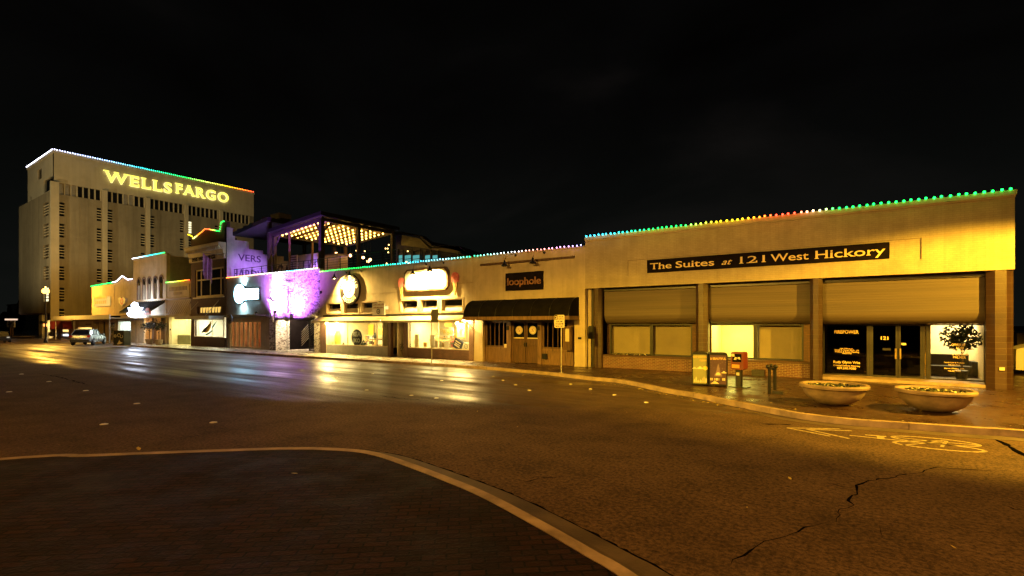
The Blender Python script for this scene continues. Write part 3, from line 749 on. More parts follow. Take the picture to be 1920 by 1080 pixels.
# fig plant and sofa inside
px_, py_ = EX(1808), yg + .75
t = thing('indoor_tree', 'leafy potted fig tree standing inside the bright office window', 'plant', (px_, py_, .262))
MB().lathe((px_,py_,.262), [(.16,0),(.21,.30),(.23,.32),(.19,.34)], 14).build('pot', M['black'], t)
MB().tube([(px_,py_,.55),(px_+.04,py_,1.0),(px_-.02,py_,1.5)], [.03,.025,.02], 6).tube([(px_+.02,py_,1.2),(px_+.25,py_+.05,1.7)], .015, 5).build('trunk', M['darkwood'], t)
mb = MB()
for k in range(900):
    th, ph = random.uniform(0, 2*PI), math.acos(random.uniform(-1, 1)); r = .62 * random.random() ** .4
    c = Vector((px_ + r*math.sin(ph)*math.cos(th)*1.05, py_ + r*math.sin(ph)*math.sin(th)*.6, 1.86 + r*math.cos(ph)*.85))
    if noise.noise(c * 2.6) < -.22: continue
    u = Vector((random.gauss(0,1), random.gauss(0,1), random.gauss(-.4,.8))).normalized() * random.uniform(.06, .11); v = u.cross(Vector((random.gauss(0,1), random.gauss(0,1), random.gauss(0,1)))).normalized() * .034
    mb.add([c - u, c + v, c + u, c - v], [(0,1,2,3)])
mb.build('foliage', M['leafdark'], t, recalc=False)
sx = EX(1775); t = thing('sofa', 'dark sofa inside the bright office window under the fig tree', 'sofa', (sx, yg + 2.0, .262))
MB().box(sx-.9, sx+.9, yg+1.7, yg+2.5, .32, .68).build('seat', M['black'], t)
MB().box(sx-.9, sx+.9, yg+2.51, yg+2.75, .32, 1.12).build('backrest', M['black'], t)
for s in (-1, 1): MB().box(sx+s*.91, sx+s*1.1, yg+1.7, yg+2.75, .32, .88).build('armrest', M['black'], t)
# grasses by the door (in pot)
gx, gy = EX(1622), D + 1.62
t = thing('dried_grass_pot', 'pot of tan dried grass behind the office door glass', 'plant', (gx, gy, .262))
MB().lathe((gx,gy,.262), [(.14,0),(.17,.2),(.15,.22)], 12).build('pot', M['terracotta'], t)
mb = MB()
for k in range(70):
    a_ = random.uniform(0, 2*PI); l = random.uniform(.3, .6); dx, dy = math.cos(a_)*.3*random.random(), math.sin(a_)*.15*random.random()
    mb.add([(gx,gy,.45),(gx+.012,gy,.45),(gx+dx+.01,gy+dy,.45+l),(gx+dx-.004,gy+dy,.45+l)], [(0,1,2,3)])
mb.build('blades', M['cone'], t, recalc=False)
# fascia sign board with raised letters
sg = thing('sign_board', 'black sign board with gold serif letters naming the suites', 'sign', (X(1440), D, 5.1))
sx0, sx1 = X(1213), X(1668)
MB().box(sx0, sx1, D + .012, D + .054, 4.79, 5.405).build('board', M['signblack'], sg)
tm = MB(); yl = D + .011
for s, pa, pb, h, sh, b_ in (('The', 1219, 1259, .30, 0, .006), ('Suites', 1267, 1339, .30, 0, .006), ('at', 1353, 1373, .27, .45, 0), ('121', 1388, 1434, .31, 0, .0), ('West', 1445, 1516, .32, 0, .006), ('Hickory', 1529, 1660, .33, 0, .006)):
    tm.text(s, (X(pa), yl, 4.955), h, X(pb) - X(pa), .02, serif=.045 if not sh else 0, shear=sh, bold=b_)
tm.build('lettering', M['gold'], sg)
led_string('rainbow string of lights along the parapet of the long office building', [(x0+.04, D-.11, zt+.02), (x1-.02, D-.11, zt+.02)], .215,
    [(0,CY),(.07,CY),(.16,TE),(.22,GR),(.32,GR),(.40,YE),(.46,YE),(.50,OR),(.55,RE),(.60,RE),(.64,(.9,.6,.3)),(.68,GR),(1,GR)], .043)
# small wall pieces
MB().box(X(1710), X(1711), D, D + .02, 5, 5.1)
t = thing('keypad_post', 'dark box on a thin post at the left end of the office building', 'keypad', (X(1109, D-.25), D-.25, G0))
xx = X(1109, D - .25)
MB().tube([(xx, D-.25, .15), (xx, D-.25, 1.62)], .03, 8).build('post', M['blackmetal'], t)
MB().xz([(xx-.13,1.62),(xx+.13,1.62),(xx+.13,2.2),(xx+.09,2.27),(xx-.09,2.27),(xx-.13,2.2)], D-.36, D-.17).build('housing', M['blackmetal'], t)
MB().box(cxs[3][0]+.30, cxs[3][0]+.43, D-.028, D+.012, .80, .90).build('notice', M['creampaint'], ob)
# drifts of debris on the ledge of the first bay: little planted tufts
mb = MB()
for k in range(220):
    x = random.uniform(X(1150, D+.6), X(1218, D+.6)); mb_s = random.uniform(.03, .08)
    leaf_mesh(mb, x, D + .55 + random.uniform(-.12, .2), .815, mb_s, .7)
mb.mi = [random.choice((0,0,0,1)) for _ in mb.mi]
o = mb.build('window_box_plant', [M['leafdark'], M['creampaint']], recalc=False, loc=(X(1180, D+.6), D+.6, .815)); tag(o, 'low dark plants with pale flowers on the left office window ledge', 'plant')
px_ = X(1352, D+.6); mb = MB()
for k in range(90):
    a_ = random.uniform(0, PI); l = random.uniform(.2, .34); c = Vector((px_ + random.uniform(-.05,.05), D+.6, .81)); tip = c + Vector((math.cos(a_)*l*.9, random.uniform(-.1,.1), abs(math.sin(a_))*l*.75)); n_ = Vector((0,0,.02))
    mb.add([c, c + n_, tip], [(0,1,2)])
o = mb.build('spiky_plant', M['leaf'], recalc=False, loc=(px_, D+.6, .81)); tag(o, 'spiky green plant on the ledge below the yellow lit office window', 'plant')

# ================================================================ WOODEN BAR WITH BLACK AWNING
x0, x1 = X(887), X(1097) - .005
zt2 = Z(980, 475) + .0
zt2 = 3.975 + 2.35
lb = thing('bar_building', 'cream fronted bar with worn wooden doors under a black barrel awning', 'building', ((x0+x1)/2, D, G0))
oa, obx = X(905), X(1077)
MB().grid_wall(x0, x1, G0, zt2, D, D + .28, [(oa, obx, G0 - 1, 2.78)]).build('wall', M['stucco'], lb)
MB().box(x0, x1, D+.29, D + 14, 5.6, 5.8).build('roof', M['roof'], lb)
MB().box(x0 - .0, x1, D - .03, D + .3, zt2 + .002, zt2 + .06).build('coping', M['stucco2'], lb)
ys = D + .26
SX = lambda p: X(p, ys)
for pa, pb, f_, t_ in ((905, 911.5, .10, 2.77), (1066, 1077, .10, 2.77), (952.5, 960, .14, 2.5), (1010.5, 1017.5, .14, 2.5)):
    MB().box(SX(pa), SX(pb), ys-f_, ys+.1, G0, t_).build('post', M['paledarkwood'], lb)
MB().box(SX(911.5)+.002, SX(1066)-.002, ys-.06, ys+.1, 2.52, 2.77).build('lintel', M['black'], lb)
for pa, pb in ((911.5, 952.5), (1017.5, 1066)):
    a, b = SX(pa) + .003, SX(pb) - .003
    f = MB().frame(a, b, 1.02, 2.515, ys-.02, ys+.08, .09, [a + (b-a)*k/5 for k in range(1, 5)], (), .035).build('window', M['darkwood'], lb)
    MB().box(a+.09, b-.09, ys+.05, ys+.06, 1.11, 2.42).build('pane', M['darkglass'], f)
    MB().frame(a, b, G0, 1.017, ys-.03, ys+.08, .12).box(a+.12, b-.12, ys+.0, ys+.07, G0+.12, .897).build('wainscot', M['paledarkwood'], lb)
for pa, pb in ((960, 985), (985.6, 1010.5)):
    a, b = SX(pa) + .003, SX(pb) - .003; xc = (a+b)/2
    d = MB().frame(a, b, G0+.02, 2.515, ys+.02, ys+.09, .10, (), [1.22, 1.5], .09).box(a+.1, b-.1, ys+.05, ys+.08, G0+.12, 1.175).box(a+.1, b-.1, ys+.045, ys+.085, 1.265, 1.455).build('door', M['darkwood'], lb)
    MB().box(a+.1, b-.1, ys+.06, ys+.07, 1.545, 2.415).build('pane', M['blackglass'], d)
    MB().disc((xc, 2.02), .235, ys+.048, ys+.057).build('emblem', M['creampaint'], d)
    MB().ring((xc, 2.02), .19, .205, ys+.040, ys+.0475).ring((xc, 2.02), .10, .112, ys+.040, ys+.0475, a0=.3, a1=4.4).disc((xc+.03, 1.96), .035, ys+.04, ys+.0475, 10).xz([(xc-.05,2.07),(xc-.02,2.1),(xc+.05,1.98),(xc+.02,1.95)], ys+.041, ys+.0473).build('emblem_drawing', M['rust'], d)
    MB().box(a+.1, b-.1, ys+.03, ys+.0595, 1.545, 1.60).build('sill_strip', M['creampaint'], d)
    hx = b - .05 if pa == 960 else a + .05
    MB().box(hx-.035, hx+.035, ys-.02, ys+.018, 1.10, 1.32).build('handle', M['blackmetal'], d)
for p in (955.5, 1013): MB().box(SX(p)-.06, SX(p)+.06, ys-.24, ys-.142, 2.02, 2.25).build('wall_lantern', M['blackmetal'], lb)
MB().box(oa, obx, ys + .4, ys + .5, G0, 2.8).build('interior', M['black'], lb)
mbx = thing('menu_case', 'brown framed menu case on the cream wall right of the wooden bar', 'menu case', (X(1071), D-.12, 1.5))
MB().frame(SX(1064.5), SX(1078), 1.0, 2.24, D-.22, D-.10, .08).box(SX(1064.5)+.002, SX(1078)-.002, D-.10, D-.002, 1.0, 2.24).build('case', M['darkwood'], mbx)
MB().box(SX(1067), SX(1075.5), D-.14, D-.102, 1.45, 2.12).build('menu_sheet', M['creampaint'], mbx)
MB().box(SX(1064.5)+.09, SX(1078)-.09, D-.20, D-.104, 1.08, 1.40).build('lower_panel', M['darkwood'], mbx)
MB().box(X(1084.5), X(1090.5), D-.05, D-.002, Z(1087,636), Z(1087,632)).build('wall_box', M['blackmetal'], lb)
MB().box(SX(946), SX(953), ys-.035, ys-.022, Z(950,652,ys), Z(950,645,ys)).build('paper_notice', M['creampaint'], lb)
MB().box(SX(1019), SX(1027), ys-.14, ys-.032, Z(1023,673,ys), Z(1023,663,ys)).build('mail_box', M['blackmetal'], lb)
aw = thing('barrel_awning', 'black quarter barrel awning over the wooden bar doors', 'awning', (X(988), D, 3.2))
a, b = X(890), X(1085.7)
P = [(D - .004, 3.76)] + [(D - .004 - 1.05*math.sin(t*PI/24), 2.78 + .98*math.cos(t*PI/24)) for t in range(1, 13)] + [(D-.004, 2.78)]
MB().yz(P, a, b).build('cloth', M['awnblack'], aw, smooth=True)
rib = MB()
for k in range(7):
    xr = a + (b-a)*k/6
    rib.tube([(min(max(xr,a+.02),b-.02), y-.004, z+.004) for y, z in P[1:-1]], .014, 5)
rib.build('seam', M['blackmetal'], aw)
MB().box(a-.02, b+.02, D-1.08, D-.98, 2.58, 2.776).box(a-.02, a+.06, D-.978, D-.005, 2.58, 2.776).box(b-.06, b+.02, D-.978, D-.005, 2.58, 2.776).build('valance', M['paledarkwood'], aw)
MB().tube([(a+.03, D-.95, 2.6), (a+.03, D-.02, 1.98)], .025, 6).build('bracket', M['creampaint'], aw)
ls = thing('bar_sign', 'dark square cornered sign with rusty blackletter word above black awning', 'sign', (X(984), D-.05, 5.0))
za, zb = Z(984, 543), Z(984, 511.5)
MB().box(X(950), X(1018.5), D-.09, D-.005, za, zb).frame(X(950)-.03, X(1018.5)+.03, za-.03, zb+.03, D-.08, D-.004, .03).build('board', M['signblack'], ls)
MB().text('loophole', (X(952)+.05, D-.092, za + (zb-za)*.30), .42, X(1016) - X(952)-.05, .03, serif=.04, bold=.012, spacing=.95).build('lettering', M['rust'], ls)
bar = MB().box(X(901.5), X(1078), D-.07, D-.003, Z(990, 491.5), Z(990, 487.5)); bar.build('timber_rail', M['darkwood'], lb)
def gooseneck(px, py, label, group='gooseneck lamps over the shop signs', lit=None, Yw=D, out=.55, aim=None, top=None):
    xw = X(px, Yw - out); zc = Z(px, py, Yw - out); zt_ = top or zc + .5
    t = thing('gooseneck_lamp', label, 'wall lamp', (xw, Yw, zt_), group)
    xa_ = xw + .42
    MB().tube([(xa_, Yw-.01, zt_), (xa_-.02, Yw-.22, zt_+.16), (xw+.12, Yw-out+.02, zt_+.10), (xw, Yw-out, zc+.16)], .018, 6).ball((xa_, Yw-.02, zt_), .07, 8, 5).build('arm', M['blackmetal'], t, smooth=True)
    MB().lathe((xw, Yw-out, zc-.12), [(.20,0),(.17,.06),(.08,.14),(.05,.30),(.03,.32)], 14).build('shade', M['blackmetal'], t, smooth=True)
    if lit:
        MB().ball((xw, Yw-out, zc-.10), .06, 8, 5).build('bulb', emit('sign_lamp_bulb', lit[1], 30), t)
        add_light('SPOT', 'lamp_light', (xw, Yw-out, zc-.17), lit[0], lit[1], t, aim, .05, lit[2], .7)
    return t
gooseneck(946, 495, 'unlit left gooseneck lamp over the blackletter bar sign', out=.5)
gooseneck(999, 490, 'unlit right gooseneck lamp over the blackletter bar sign', out=.5)
led_string('string of lights along the roof of the bar with black awning, green to violet', [(x0+.05, D-.08, zt2+.10), (x1-.05, D-.08, zt2+.10)], .24, [(0,TE),(.2,(.3,.8,.7)),(.42,WH),(.55,(1,.35,.25)),(.68,(1,.30,.28)),(.82,(.8,.3,.7)),(1,(.25,.3,1))], .036)
# ================================================================ RECORD SHOP AND ICE CREAM PARLOUR
x0, x1 = X(600) + .005, X(887) - .005
zt3 = 3.985 + 2.35 - .02
rb = thing('shop_building', 'cream shop building with record store and ice cream parlour windows', 'building', ((x0+x1)/2, D, G0))
tr = [(613, 640), (645.5, 672), (677.5, 709), (752.5, 783), (789, 820.5), (829, 867)]
ztb, ztt = 3.10, 3.92
wx0, wx1 = X(612), X(880)
holes = [(X(a), X(b), ztb, ztt) for a, b in tr] + [(wx0, wx1, G0 - 1, 2.62)]
MB().grid_wall(x0, x1, G0, zt3, D, D + .3, holes).build('wall', M['stucco'], rb)
MB().box(X(880), X(889) - .02, D - .04, D - .002, G0, 2.75).build('brick_pier', M['redbrick'], rb)
MB().box(X(601), X(612), D-.03, D-.002, G0, 2.6).build('brick_pier', M['darkbrick'], rb)
MB().box(x0, x1, D-.05, D+.3, zt3+.002, zt3+.06).box(x0+.5, X(748), D-.03, D-.002, Z(690, 551), Z(690, 550)).box(X(738), x1-.05, D-.03, D-.002, 4.83, 4.87).build('trim', M['stucco2'], rb)
MB().box(x0, x1, D+.31, D+14, 5.7, 5.9).build('roof', M['roof'], rb)
for a, b in tr:
    xa, xb = X(a), X(b)
    f = MB().frame(xa+.002, xb-.002, ztb+.002, ztt-.002, D+.18, D+.25, .05).frame(xa-.10, xb+.10, ztb-.02, ztt+.10, D-.04, D-.002, .10).build('transom_window', M['stucco2'], rb)
    MB().box(xa+.05, xb-.05, D+.22, D+.23, ztb+.05, ztt-.05).build('pane', M['blackglass'], f)
    MB().box(xa+.05, xb-.05, D+.20, D+.215, ztb+.05, ztb+.42).build('blind', M['whitepaint'], f)
MB().box(wx0-.3, wx1+.1, D-.10, D-.002, 2.93, 3.04).build('ledge', M['darkmetal'], rb)
# sloping awnings, one per shop
for a, b, lab in ((600.5, 729, 'beige sloped awning over the record shop window'), (731, 881, 'beige sloped awning over the ice cream parlour window')):
    xa, xb = X(a), X(b)
    t = thing('sloped_awning', lab, 'awning', ((xa+xb)/2, D, 2.8), 'beige sloped awnings')
    MB().yz([(D-.004, 2.92), (D-.80, 2.60), (D-.80, 2.57), (D-.004, 2.89)], xa, xb).build('cloth', M['awnbeige'], t)
    mb = MB(); n = int((xb-xa)/.16)
    for k in range(n):
        u0, u1 = xa+(xb-xa)*k/n, xa+(xb-xa)*(k+1)/n
        mb.xz([(u0,2.565),(u1,2.565),(u1,2.47),((u0+u1)/2,2.44),(u0,2.47)], D-.80, D-.785)
    mb.build('scalloped_edge', M['awnbeige'], t)
# shop fronts
def shopfront(parts, px_m, z0, z1, y, fm, par, w=.06):
    a, b = X(parts[0], y), X(parts[1], y)
    f = MB().frame(a, b, z0, z1, y, y+.07, w, [X(p, y) for p in px_m], (), .05).build('shop_window', fm, par)
    MB().box(a+w, b-w, y+.03, y+.04, z0+w, z1-w).build('pane', M['glass'], f); return f
yw = D + .05
shopfront((612, 728), (651.5, 706), .78, 2.6, yw, M['creampaint'], rb)
shopfront((765, 880), (821,), .78, 2.6, yw, M['creampaint'], rb)
MB().box(X(612,yw), X(728,yw), yw-.02, yw+.25, G0, .775).build('stall_riser', M['greywall'], rb)
MB().box(X(765,yw), X(880,yw), yw-.02, yw+.25, G0, .775).build('stall_riser', M['darkbrick'], rb)
MB().box(X(728,yw)+.002, X(733.5,yw), yw-.06, yw+.2, G0, 2.6).build('post', M['darkwood'], rb)
MB().box(X(757.5,yw), X(765,yw)-.002, yw-.06, yw+.2, G0, 2.6).build('post', M['darkwood'], rb)
yd = D + .9
MB().box(X(733,yd)-.1, X(733,yd), D+.2, yd, G0, 2.6).box(X(759,yd), X(759,yd)+.08, D+.2, yd, G0, 2.6).build('entry_side', M['creampaint'], rb)
d = MB().frame(X(735,yd), X(756,yd), G0+.02, 2.45, yd, yd+.07, .10, (), [1.28], .1).build('glass_door', M['creampaint'], rb)
MB().box(X(735,yd)+.1, X(756,yd)-.1, yd+.02, yd+.03, G0+.12, 1.225).box(X(735,yd)+.1, X(756,yd)-.1, yd+.02, yd+.03, 1.335, 2.345).build('pane', M['blackglass'], d)
xc = (X(735,yd)+X(756,yd))/2
MB().ring((xc, 1.88), .12, .17, yd+.008, yd+.0195, 20).box(xc-.1, xc+.1, yd+.008, yd+.0195, 1.5, 1.58).build('door_decal', M['creampaint'], d)
MB().tube([(X(737,yd), yd-.05, 1.1),(X(737,yd), yd-.05, 1.5)], .02, 6).build('handle', M['goldmetal'], d)
MB().box(X(733,yd), X(759,yd), yd, yd+.07, 2.46, 2.62).build('door_head', M['creampaint'], rb)
# the two shop rooms
def room(xa, xb, ya, yb, za, zb, m, par, lamps, lm, back=None):
    r = MB()
    r.quad((xa,ya,za),(xb,ya,za),(xb,yb,za),(xa,yb,za)); r.quad((xa,ya,zb),(xa,yb,zb),(xb,yb,zb),(xb,ya,zb))
    r.quad((xa,yb,za),(xb,yb,za),(xb,yb,zb),(xa,yb,zb)); r.quad((xa,ya,za),(xa,yb,za),(xa,yb,zb),(xa,ya,zb)); r.quad((xb,yb,za),(xb,ya,za),(xb,ya,zb),(xb,yb,zb))
    r.build('interior', m, par, recalc=False)
    for (a, b, c, d_) in lamps: MB().box(a, b, c, d_, zb-.06, zb-.015).build('ceiling_lamp', lm, par)
xa, xm, xb = X(612,yw)+.02, X(731,yw), X(880,yw)-.02
room(xa, X(728,yw), D+.31, D+4.2, .72, 2.68, M['roomwall'], rb, [(xa+.3, xa+2.0, D+.5, D+1.3), (xa+4.5, xa+5.7, D+.9, D+1.6)], M['e_warm'])
room(X(765,yw), xb, D+.31, D+4.2, .72, 2.68, M['roomwall'], rb, [(xb-1.5, xb-.4, D+.5, D+1.2), (xb-4.6, xb-3.6, D+.8, D+1.5)], M['e_warm'])
# ---- window display things
def disp(name, label, cat, px, y, z): return thing(name, label, cat, (X(px, y), y, z))
yq = D + .7
def bx(px0, px1, py0, py1, y, th=.03):
    xa_, xb_ = X(px0, y), X(px1, y); xm_ = (px0+px1)/2
    return (xa_, xb_, y, y+th, Z(xm_, py1, y), Z(xm_, py0, y))
t = disp('display_jar', 'tall amber lidded jar standing in the record shop window', 'jar', 633.5, yq, .73)
xj = X(633.5, yq)
MB().lathe((xj,yq,.73), [(.16,0),(.24,.08),(.25,.75),(.16,.95),(.12,1.0)], 16).build('body', M['amber'], t, smooth=True)
MB().lathe((xj,yq,1.73), [(.17,0),(.17,.08),(.04,.12)], 14).build('lid', M['olive'], t, smooth=True)
dy = D + .32
t = disp('window_decal', 'round black and white lettered record decal in the shop window', 'decal', 670, dy, 1.5)
xc_, zc_ = X(669, dy), Z(669, 633, dy); 
MB().disc((xc_, zc_), .60, dy-.008, dy).build('record_disc', M['black'], t)
MB().text('REA', (xc_, dy-.009, zc_+.10), .34, .92, .006, align='C', bold=.03).text('JKO', (xc_-.02, dy-.009, zc_-.34), .28, .8, .006, align='C', bold=.03).build('lettering', M['whitepaint'], t)
MB().ring((xc_, zc_), .62, .66, dy-.008, dy).build('rim', M['whitepaint'], t)
for px0, px1, py0, py1, y, m, lab, nm in (
    (667, 678, 611, 617, D+3.9, 'black', 'pair of small dark framed pictures on the record shop back wall', 'picture'),
    (683, 700, 608, 632, D+4.0, 'yellow', 'bright yellow panel on the record shop back wall', 'panel'),
    (709, 725, 616, 628, D+1.6, 'yellow', 'yellow shirt hung at the right of the record shop window', 'shirt'),
    (764.5, 770, 609, 621, yq, 'creampaint', 'small cream poster by the ice cream parlour door', 'poster'),
    (773, 785, 627, 652, yq, 'creampaint', 'cream menu easel board at the left of the parlour window', 'menu board'),
    (796, 803, 612, 627, D+2.4, 'black', 'tall dark framed picture inside the ice cream parlour', 'picture'),
    (806.5, 815, 628, 650, yq, 'whitepaint', 'white upright notice in the middle of the parlour window', 'notice'),
    (825, 850, 614, 630, yq, 'whitepaint', 'wide white patterned poster in the parlour window', 'poster'),
    (834, 847, 605, 613, D+1.4, 'yellow', 'yellow square sign above the patterned poster', 'sign'),
    (857, 872, 608, 633, yq, 'whitepaint', 'framed cone poster at the right of the parlour window', 'poster'),
    (833, 842, 640, 655, yq-.2, 'whitepaint', 'white upright card before the patterned poster', 'card'),
    (794, 800, 642, 650, yq, 'amber', 'small amber box low in the parlour window', 'box')):
    q = bx(px0, px1, py0, py1, y)
    t = thing(nm.replace(' ', '_'), lab, nm, ((q[0]+q[1])/2, y, q[4]))
    MB().box(*q).build('sheet', M[m], t)
    if nm == 'poster' and px0 == 857:
        xm_, zm = (q[0]+q[1])/2, (q[4]+q[5])/2
        MB().frame(q[0]-.05, q[1]+.05, q[4]-.05, q[5]+.05, y-.03, y-.002, .06).build('frame', M['amber'], t)
        MB().disc((xm_, zm+.12), .14, y-.012, y-.002, 14).xz([(xm_-.12,zm+.02),(xm_+.12,zm+.02),(xm_,zm-.4)], y-.010, y-.003).build('print', M['cone'], t)
    elif nm == 'poster' and px0 == 825:
        r_ = MB(); random.seed(3)
        for k in range(9): r_.ring((random.uniform(q[0]+.15,q[1]-.15), random.uniform(q[4]+.12,q[5]-.12)), .07, .10, y-.010, y-.002, 12)
        r_.build('print', M['yellow'], t)
    elif nm == 'menu board':
        r_ = MB()
        for k in range(6): r_.box(q[0]+.06, q[1]-.08-.05*(k%3), y-.008, y-.002, q[4]+.12+k*.13, q[4]+.15+k*.13)
        r_.build('writing', M['amber'], t)
def tilt_box(label, name, cat, px, py, w, h, ang, m, y):
    cx_, cz = X(px, y), Z(px, py, y)
    t = thing(name, label, cat, (cx_, y, cz))
    ca, sa = math.cos(ang), math.sin(ang); T = lambda a, b: (cx_ + a*ca - b*sa, cz + a*sa + b*ca)
    MB().xz([T(-w/2,-h/2),T(w/2,-h/2),T(w/2,h/2),T(-w/2,h/2)], y, y+.2).build('body', M[m], t)
    r_ = MB()
    for b_, hh in ((.2,.12),(-.02,.08),(-.24,.13)): r_.xz([T(-w*.35,h*b_),T(w*.3,h*b_),T(w*.3,h*b_+h*hh),T(-w*.35,h*b_+h*hh)], y-.012, y-.002)
    r_.build('printed_panel', M['creampaint'], t)
tilt_box('navy box with cream panels leaning in the parlour window', 'display_box', 'box', 858, 646, .72, .60, -.45, 'navy', D+.55)
t = disp('turntable', 'white record player propped beside the navy box', 'record player', 872.5, D+.5, .75)
xx_, zz_ = X(872.5, D+.5), Z(872.5, 650, D+.5)
MB().xz([(xx_-.3,zz_-.16),(xx_+.28,zz_-.2),(xx_+.3,zz_+.2),(xx_-.12,zz_+.26)], D+.5, D+.6).build('deck', M['whitepaint'], t)
MB().ring((xx_+.06, zz_+.02), .10, .15, D+.488, D+.499, 20).disc((xx_+.06,zz_+.02), .03, D+.488, D+.499, 10).build('platter', M['greywall'], t)
def stand(label, px, y, w, h, dpt, m):
    xx_ = X(px, y); t = thing('display_table', label, 'table', (xx_, y, .73), 'display tables in the shop windows')
    MB().box(xx_-w/2, xx_+w/2, y, y+dpt, .73+h-.05, .73+h).build('tabletop', M[m], t)
    for sx_ in (-1, 1):
        for yy in (y+.05, y+dpt-.05): MB().box(xx_+sx_*(w/2-.05)-.025, xx_+sx_*(w/2-.05)+.025, yy-.025, yy+.025, .73, .73+h-.052).build('leg', M[m], t)
stand('yellowish table far back in the ice cream parlour', 815, D+2.0, 2.6, .55, .7, 'cone')
stand('dark table behind the record decal in the shop', 697, D+1.5, 1.3, .5, .6, 'darkwood')
for px, py, y, r, m, lab in ((617, 644, yq, .10, 'black', 'small dark vase at the left end of the record shop window'), (624, 648, yq-.1, .08, 'cone', 'little tan pot beside the amber jar'), (644, 648, yq-.15, .09, 'darkwood', 'small brown pot right of the amber jar'), (703, 632, D+1.55, .16, 'black', 'black speaker shaped ball on the record shop table'), (820, 640, D+2.1, .15, 'cone', 'tan round pot on the parlour table')):
    xx_ = X(px, y); zb = .735 if y < D+1 else 1.29
    t = thing('vase', lab, 'vase', (xx_, y, zb))
    MB().lathe((xx_, y, zb), [(r*.6,0),(r,r*.9),(r*.8,r*1.8),(r*.35,r*2.3),(r*.5,r*2.7)], 12).build('body', M[m], t, smooth=True)
def shelf(label, pa, pb, y, z0, z1, mats_, rows):
    a, b = X(pa, y), X(pb, y); t = thing('display_shelf', label, 'shelf', ((a+b)/2, y, z0), 'shelves inside the shops')
    f = MB().frame(a, b, z0, z1, y, y+.35, .04, (), [z0+(z1-z0)*k/rows for k in range(1, rows)], .04); f.build('case', M['cone'], t)
    g = MB(); rn = random.Random(int(pa))
    for k in range(rows):
        x = a + .07; zb_ = z0+(z1-z0)*k/rows+.045
        while x < b-.12:
            w_ = rn.uniform(.03,.12); hh = (z1-z0)/rows*rn.uniform(.45,.8); g.m = rn.randrange(len(mats_))
            g.box(x, x+w_*.9, y+.03, y+.28, zb_, zb_+hh); x += w_ if rn.random() < .85 else w_+.1
    g.build('goods', [M[m] for m in mats_], t)
shelf('tall shelf of record sleeves at the back left of the record shop', 640, 660, D+3.3, .74, 2.3, ('navy','redpaint','whitepaint','black','amber','teal'), 4)
shelf('low record rack in the middle of the record shop', 684, 702, D+2.4, .74, 1.5, ('black','amber','whitepaint','redpaint','navy'), 2)
shelf('shelf of jars and boxes at the back of the parlour', 776, 797, D+3.4, .74, 2.3, ('amber','whitepaint','pink','cone','leaf'), 4)
shelf('counter shelf with goods at the right of the parlour', 828, 852, D+2.9, .74, 1.7, ('pink','whitepaint','amber','darkwood','teal'), 3)
# ---- record sign
rs = thing('record_sign', 'round record shaped shop sign with white letters on black ring', 'sign', (X(657), D-.1, 4.9))
cx_, cz, R_ = X(658.5), Z(658, 543), 1.06
MB().disc((cx_, cz), R_, D-.17, D-.004, 48).ring((cx_,cz), R_+.002, R_+.05, D-.18, D-.006, 48).build('disc', M['signblack'], rs)
MB().disc((cx_, cz), R_*.60, D-.183, D-.171, 36).build('centre_field', M['whitepaint'], rs)
MB().disc((cx_, cz), .22, D-.193, D-.184, 24).build('centre_label', M['rust'], rs)
MB().ring((cx_, cz), .13, .16, D-.200, D-.194, 20).xz([(cx_-.09,cz-.07),(cx_-.03,cz+.1),(cx_,cz-.02),(cx_+.04,cz+.1),(cx_+.09,cz-.07),(cx_+.05,cz-.07),(cx_,cz-.1),(cx_-.05,cz-.07)], D-.199, D-.1945).build('label_drawing', M['whitepaint'], rs)
def arc(s, a_mid, r, step, inward, mb):
    for i, ch in enumerate(s):
        k = i - (len(s)-1)/2
        a = a_mid - k*step if not inward else a_mid + k*step
        p = (cx_ + r*math.cos(a), D-.172, cz + r*math.sin(a))
        up = (math.cos(a),0,math.sin(a)) if not inward else (-math.cos(a),0,-math.sin(a))
        xd = (math.sin(a),0,-math.cos(a)) if not inward else (-math.sin(a),0,math.cos(a))
        mb.text(ch, p, .27, None, .02, xd, up, 'C', bold=.01)
mb = MB(); arc('WORLD', math.radians(48), R_*.665, .30, False, mb); arc('MAD', math.radians(148), R_*.665, .30, False, mb); arc('RECORDS', math.radians(270), R_*.925, .27, True, mb)
mb.build('lettering', M['whitepaint'], rs)
WL = (1.0, .64, .15)
gooseneck(627, 519, 'lit gooseneck lamp left of the round record sign', lit=(5200, WL, 148), out=.75, aim=(cx_-.5, D, cz-.1), top=6.15)
gooseneck(655.5, 514, 'lit gooseneck lamp at the top of the round record sign', lit=(160, WL, 90), out=.7, aim=(cx_+.05, D, cz-.6), top=6.15)
# ---- ice cream sign with chamfered corners
ic = thing('parlour_sign', 'brightly lit white sign board with chamfered corners and brown frame', 'sign', (X(802), D, 5.3))
sa, sb = X(763.5), X(841.5); za, zb = Z(800, 543.5), Z(800, 505.5); c_ = .22
oc = lambda e: [(sa-e+c_,za-e),(sb+e-c_,za-e),(sb+e,za-e+c_),(sb+e,zb+e-c_),(sb+e-c_,zb+e),(sa-e+c_,zb+e),(sa-e,zb+e-c_),(sa-e,za-e+c_)]
MB().xz(oc(.07), D-.20, D-.004).build('frame', M['darkwood'], ic)
MB().xz(oc(-.03), D-.215, D-.201).build('board', M['whitepaint'], ic)
MB().text('OLD-FASHIONED', (sa+.22, D-.2155, za+.14), .20, (sb-sa)*.84, .008, bold=.0).text('ICE CREAM', ((sa+sb)/2, D-.2155, za+.52), .36, (sb-sa)*.6, .006, align='C').build('lettering', mat('faded_sign_letters', (.30, .24, .18), .7), ic)
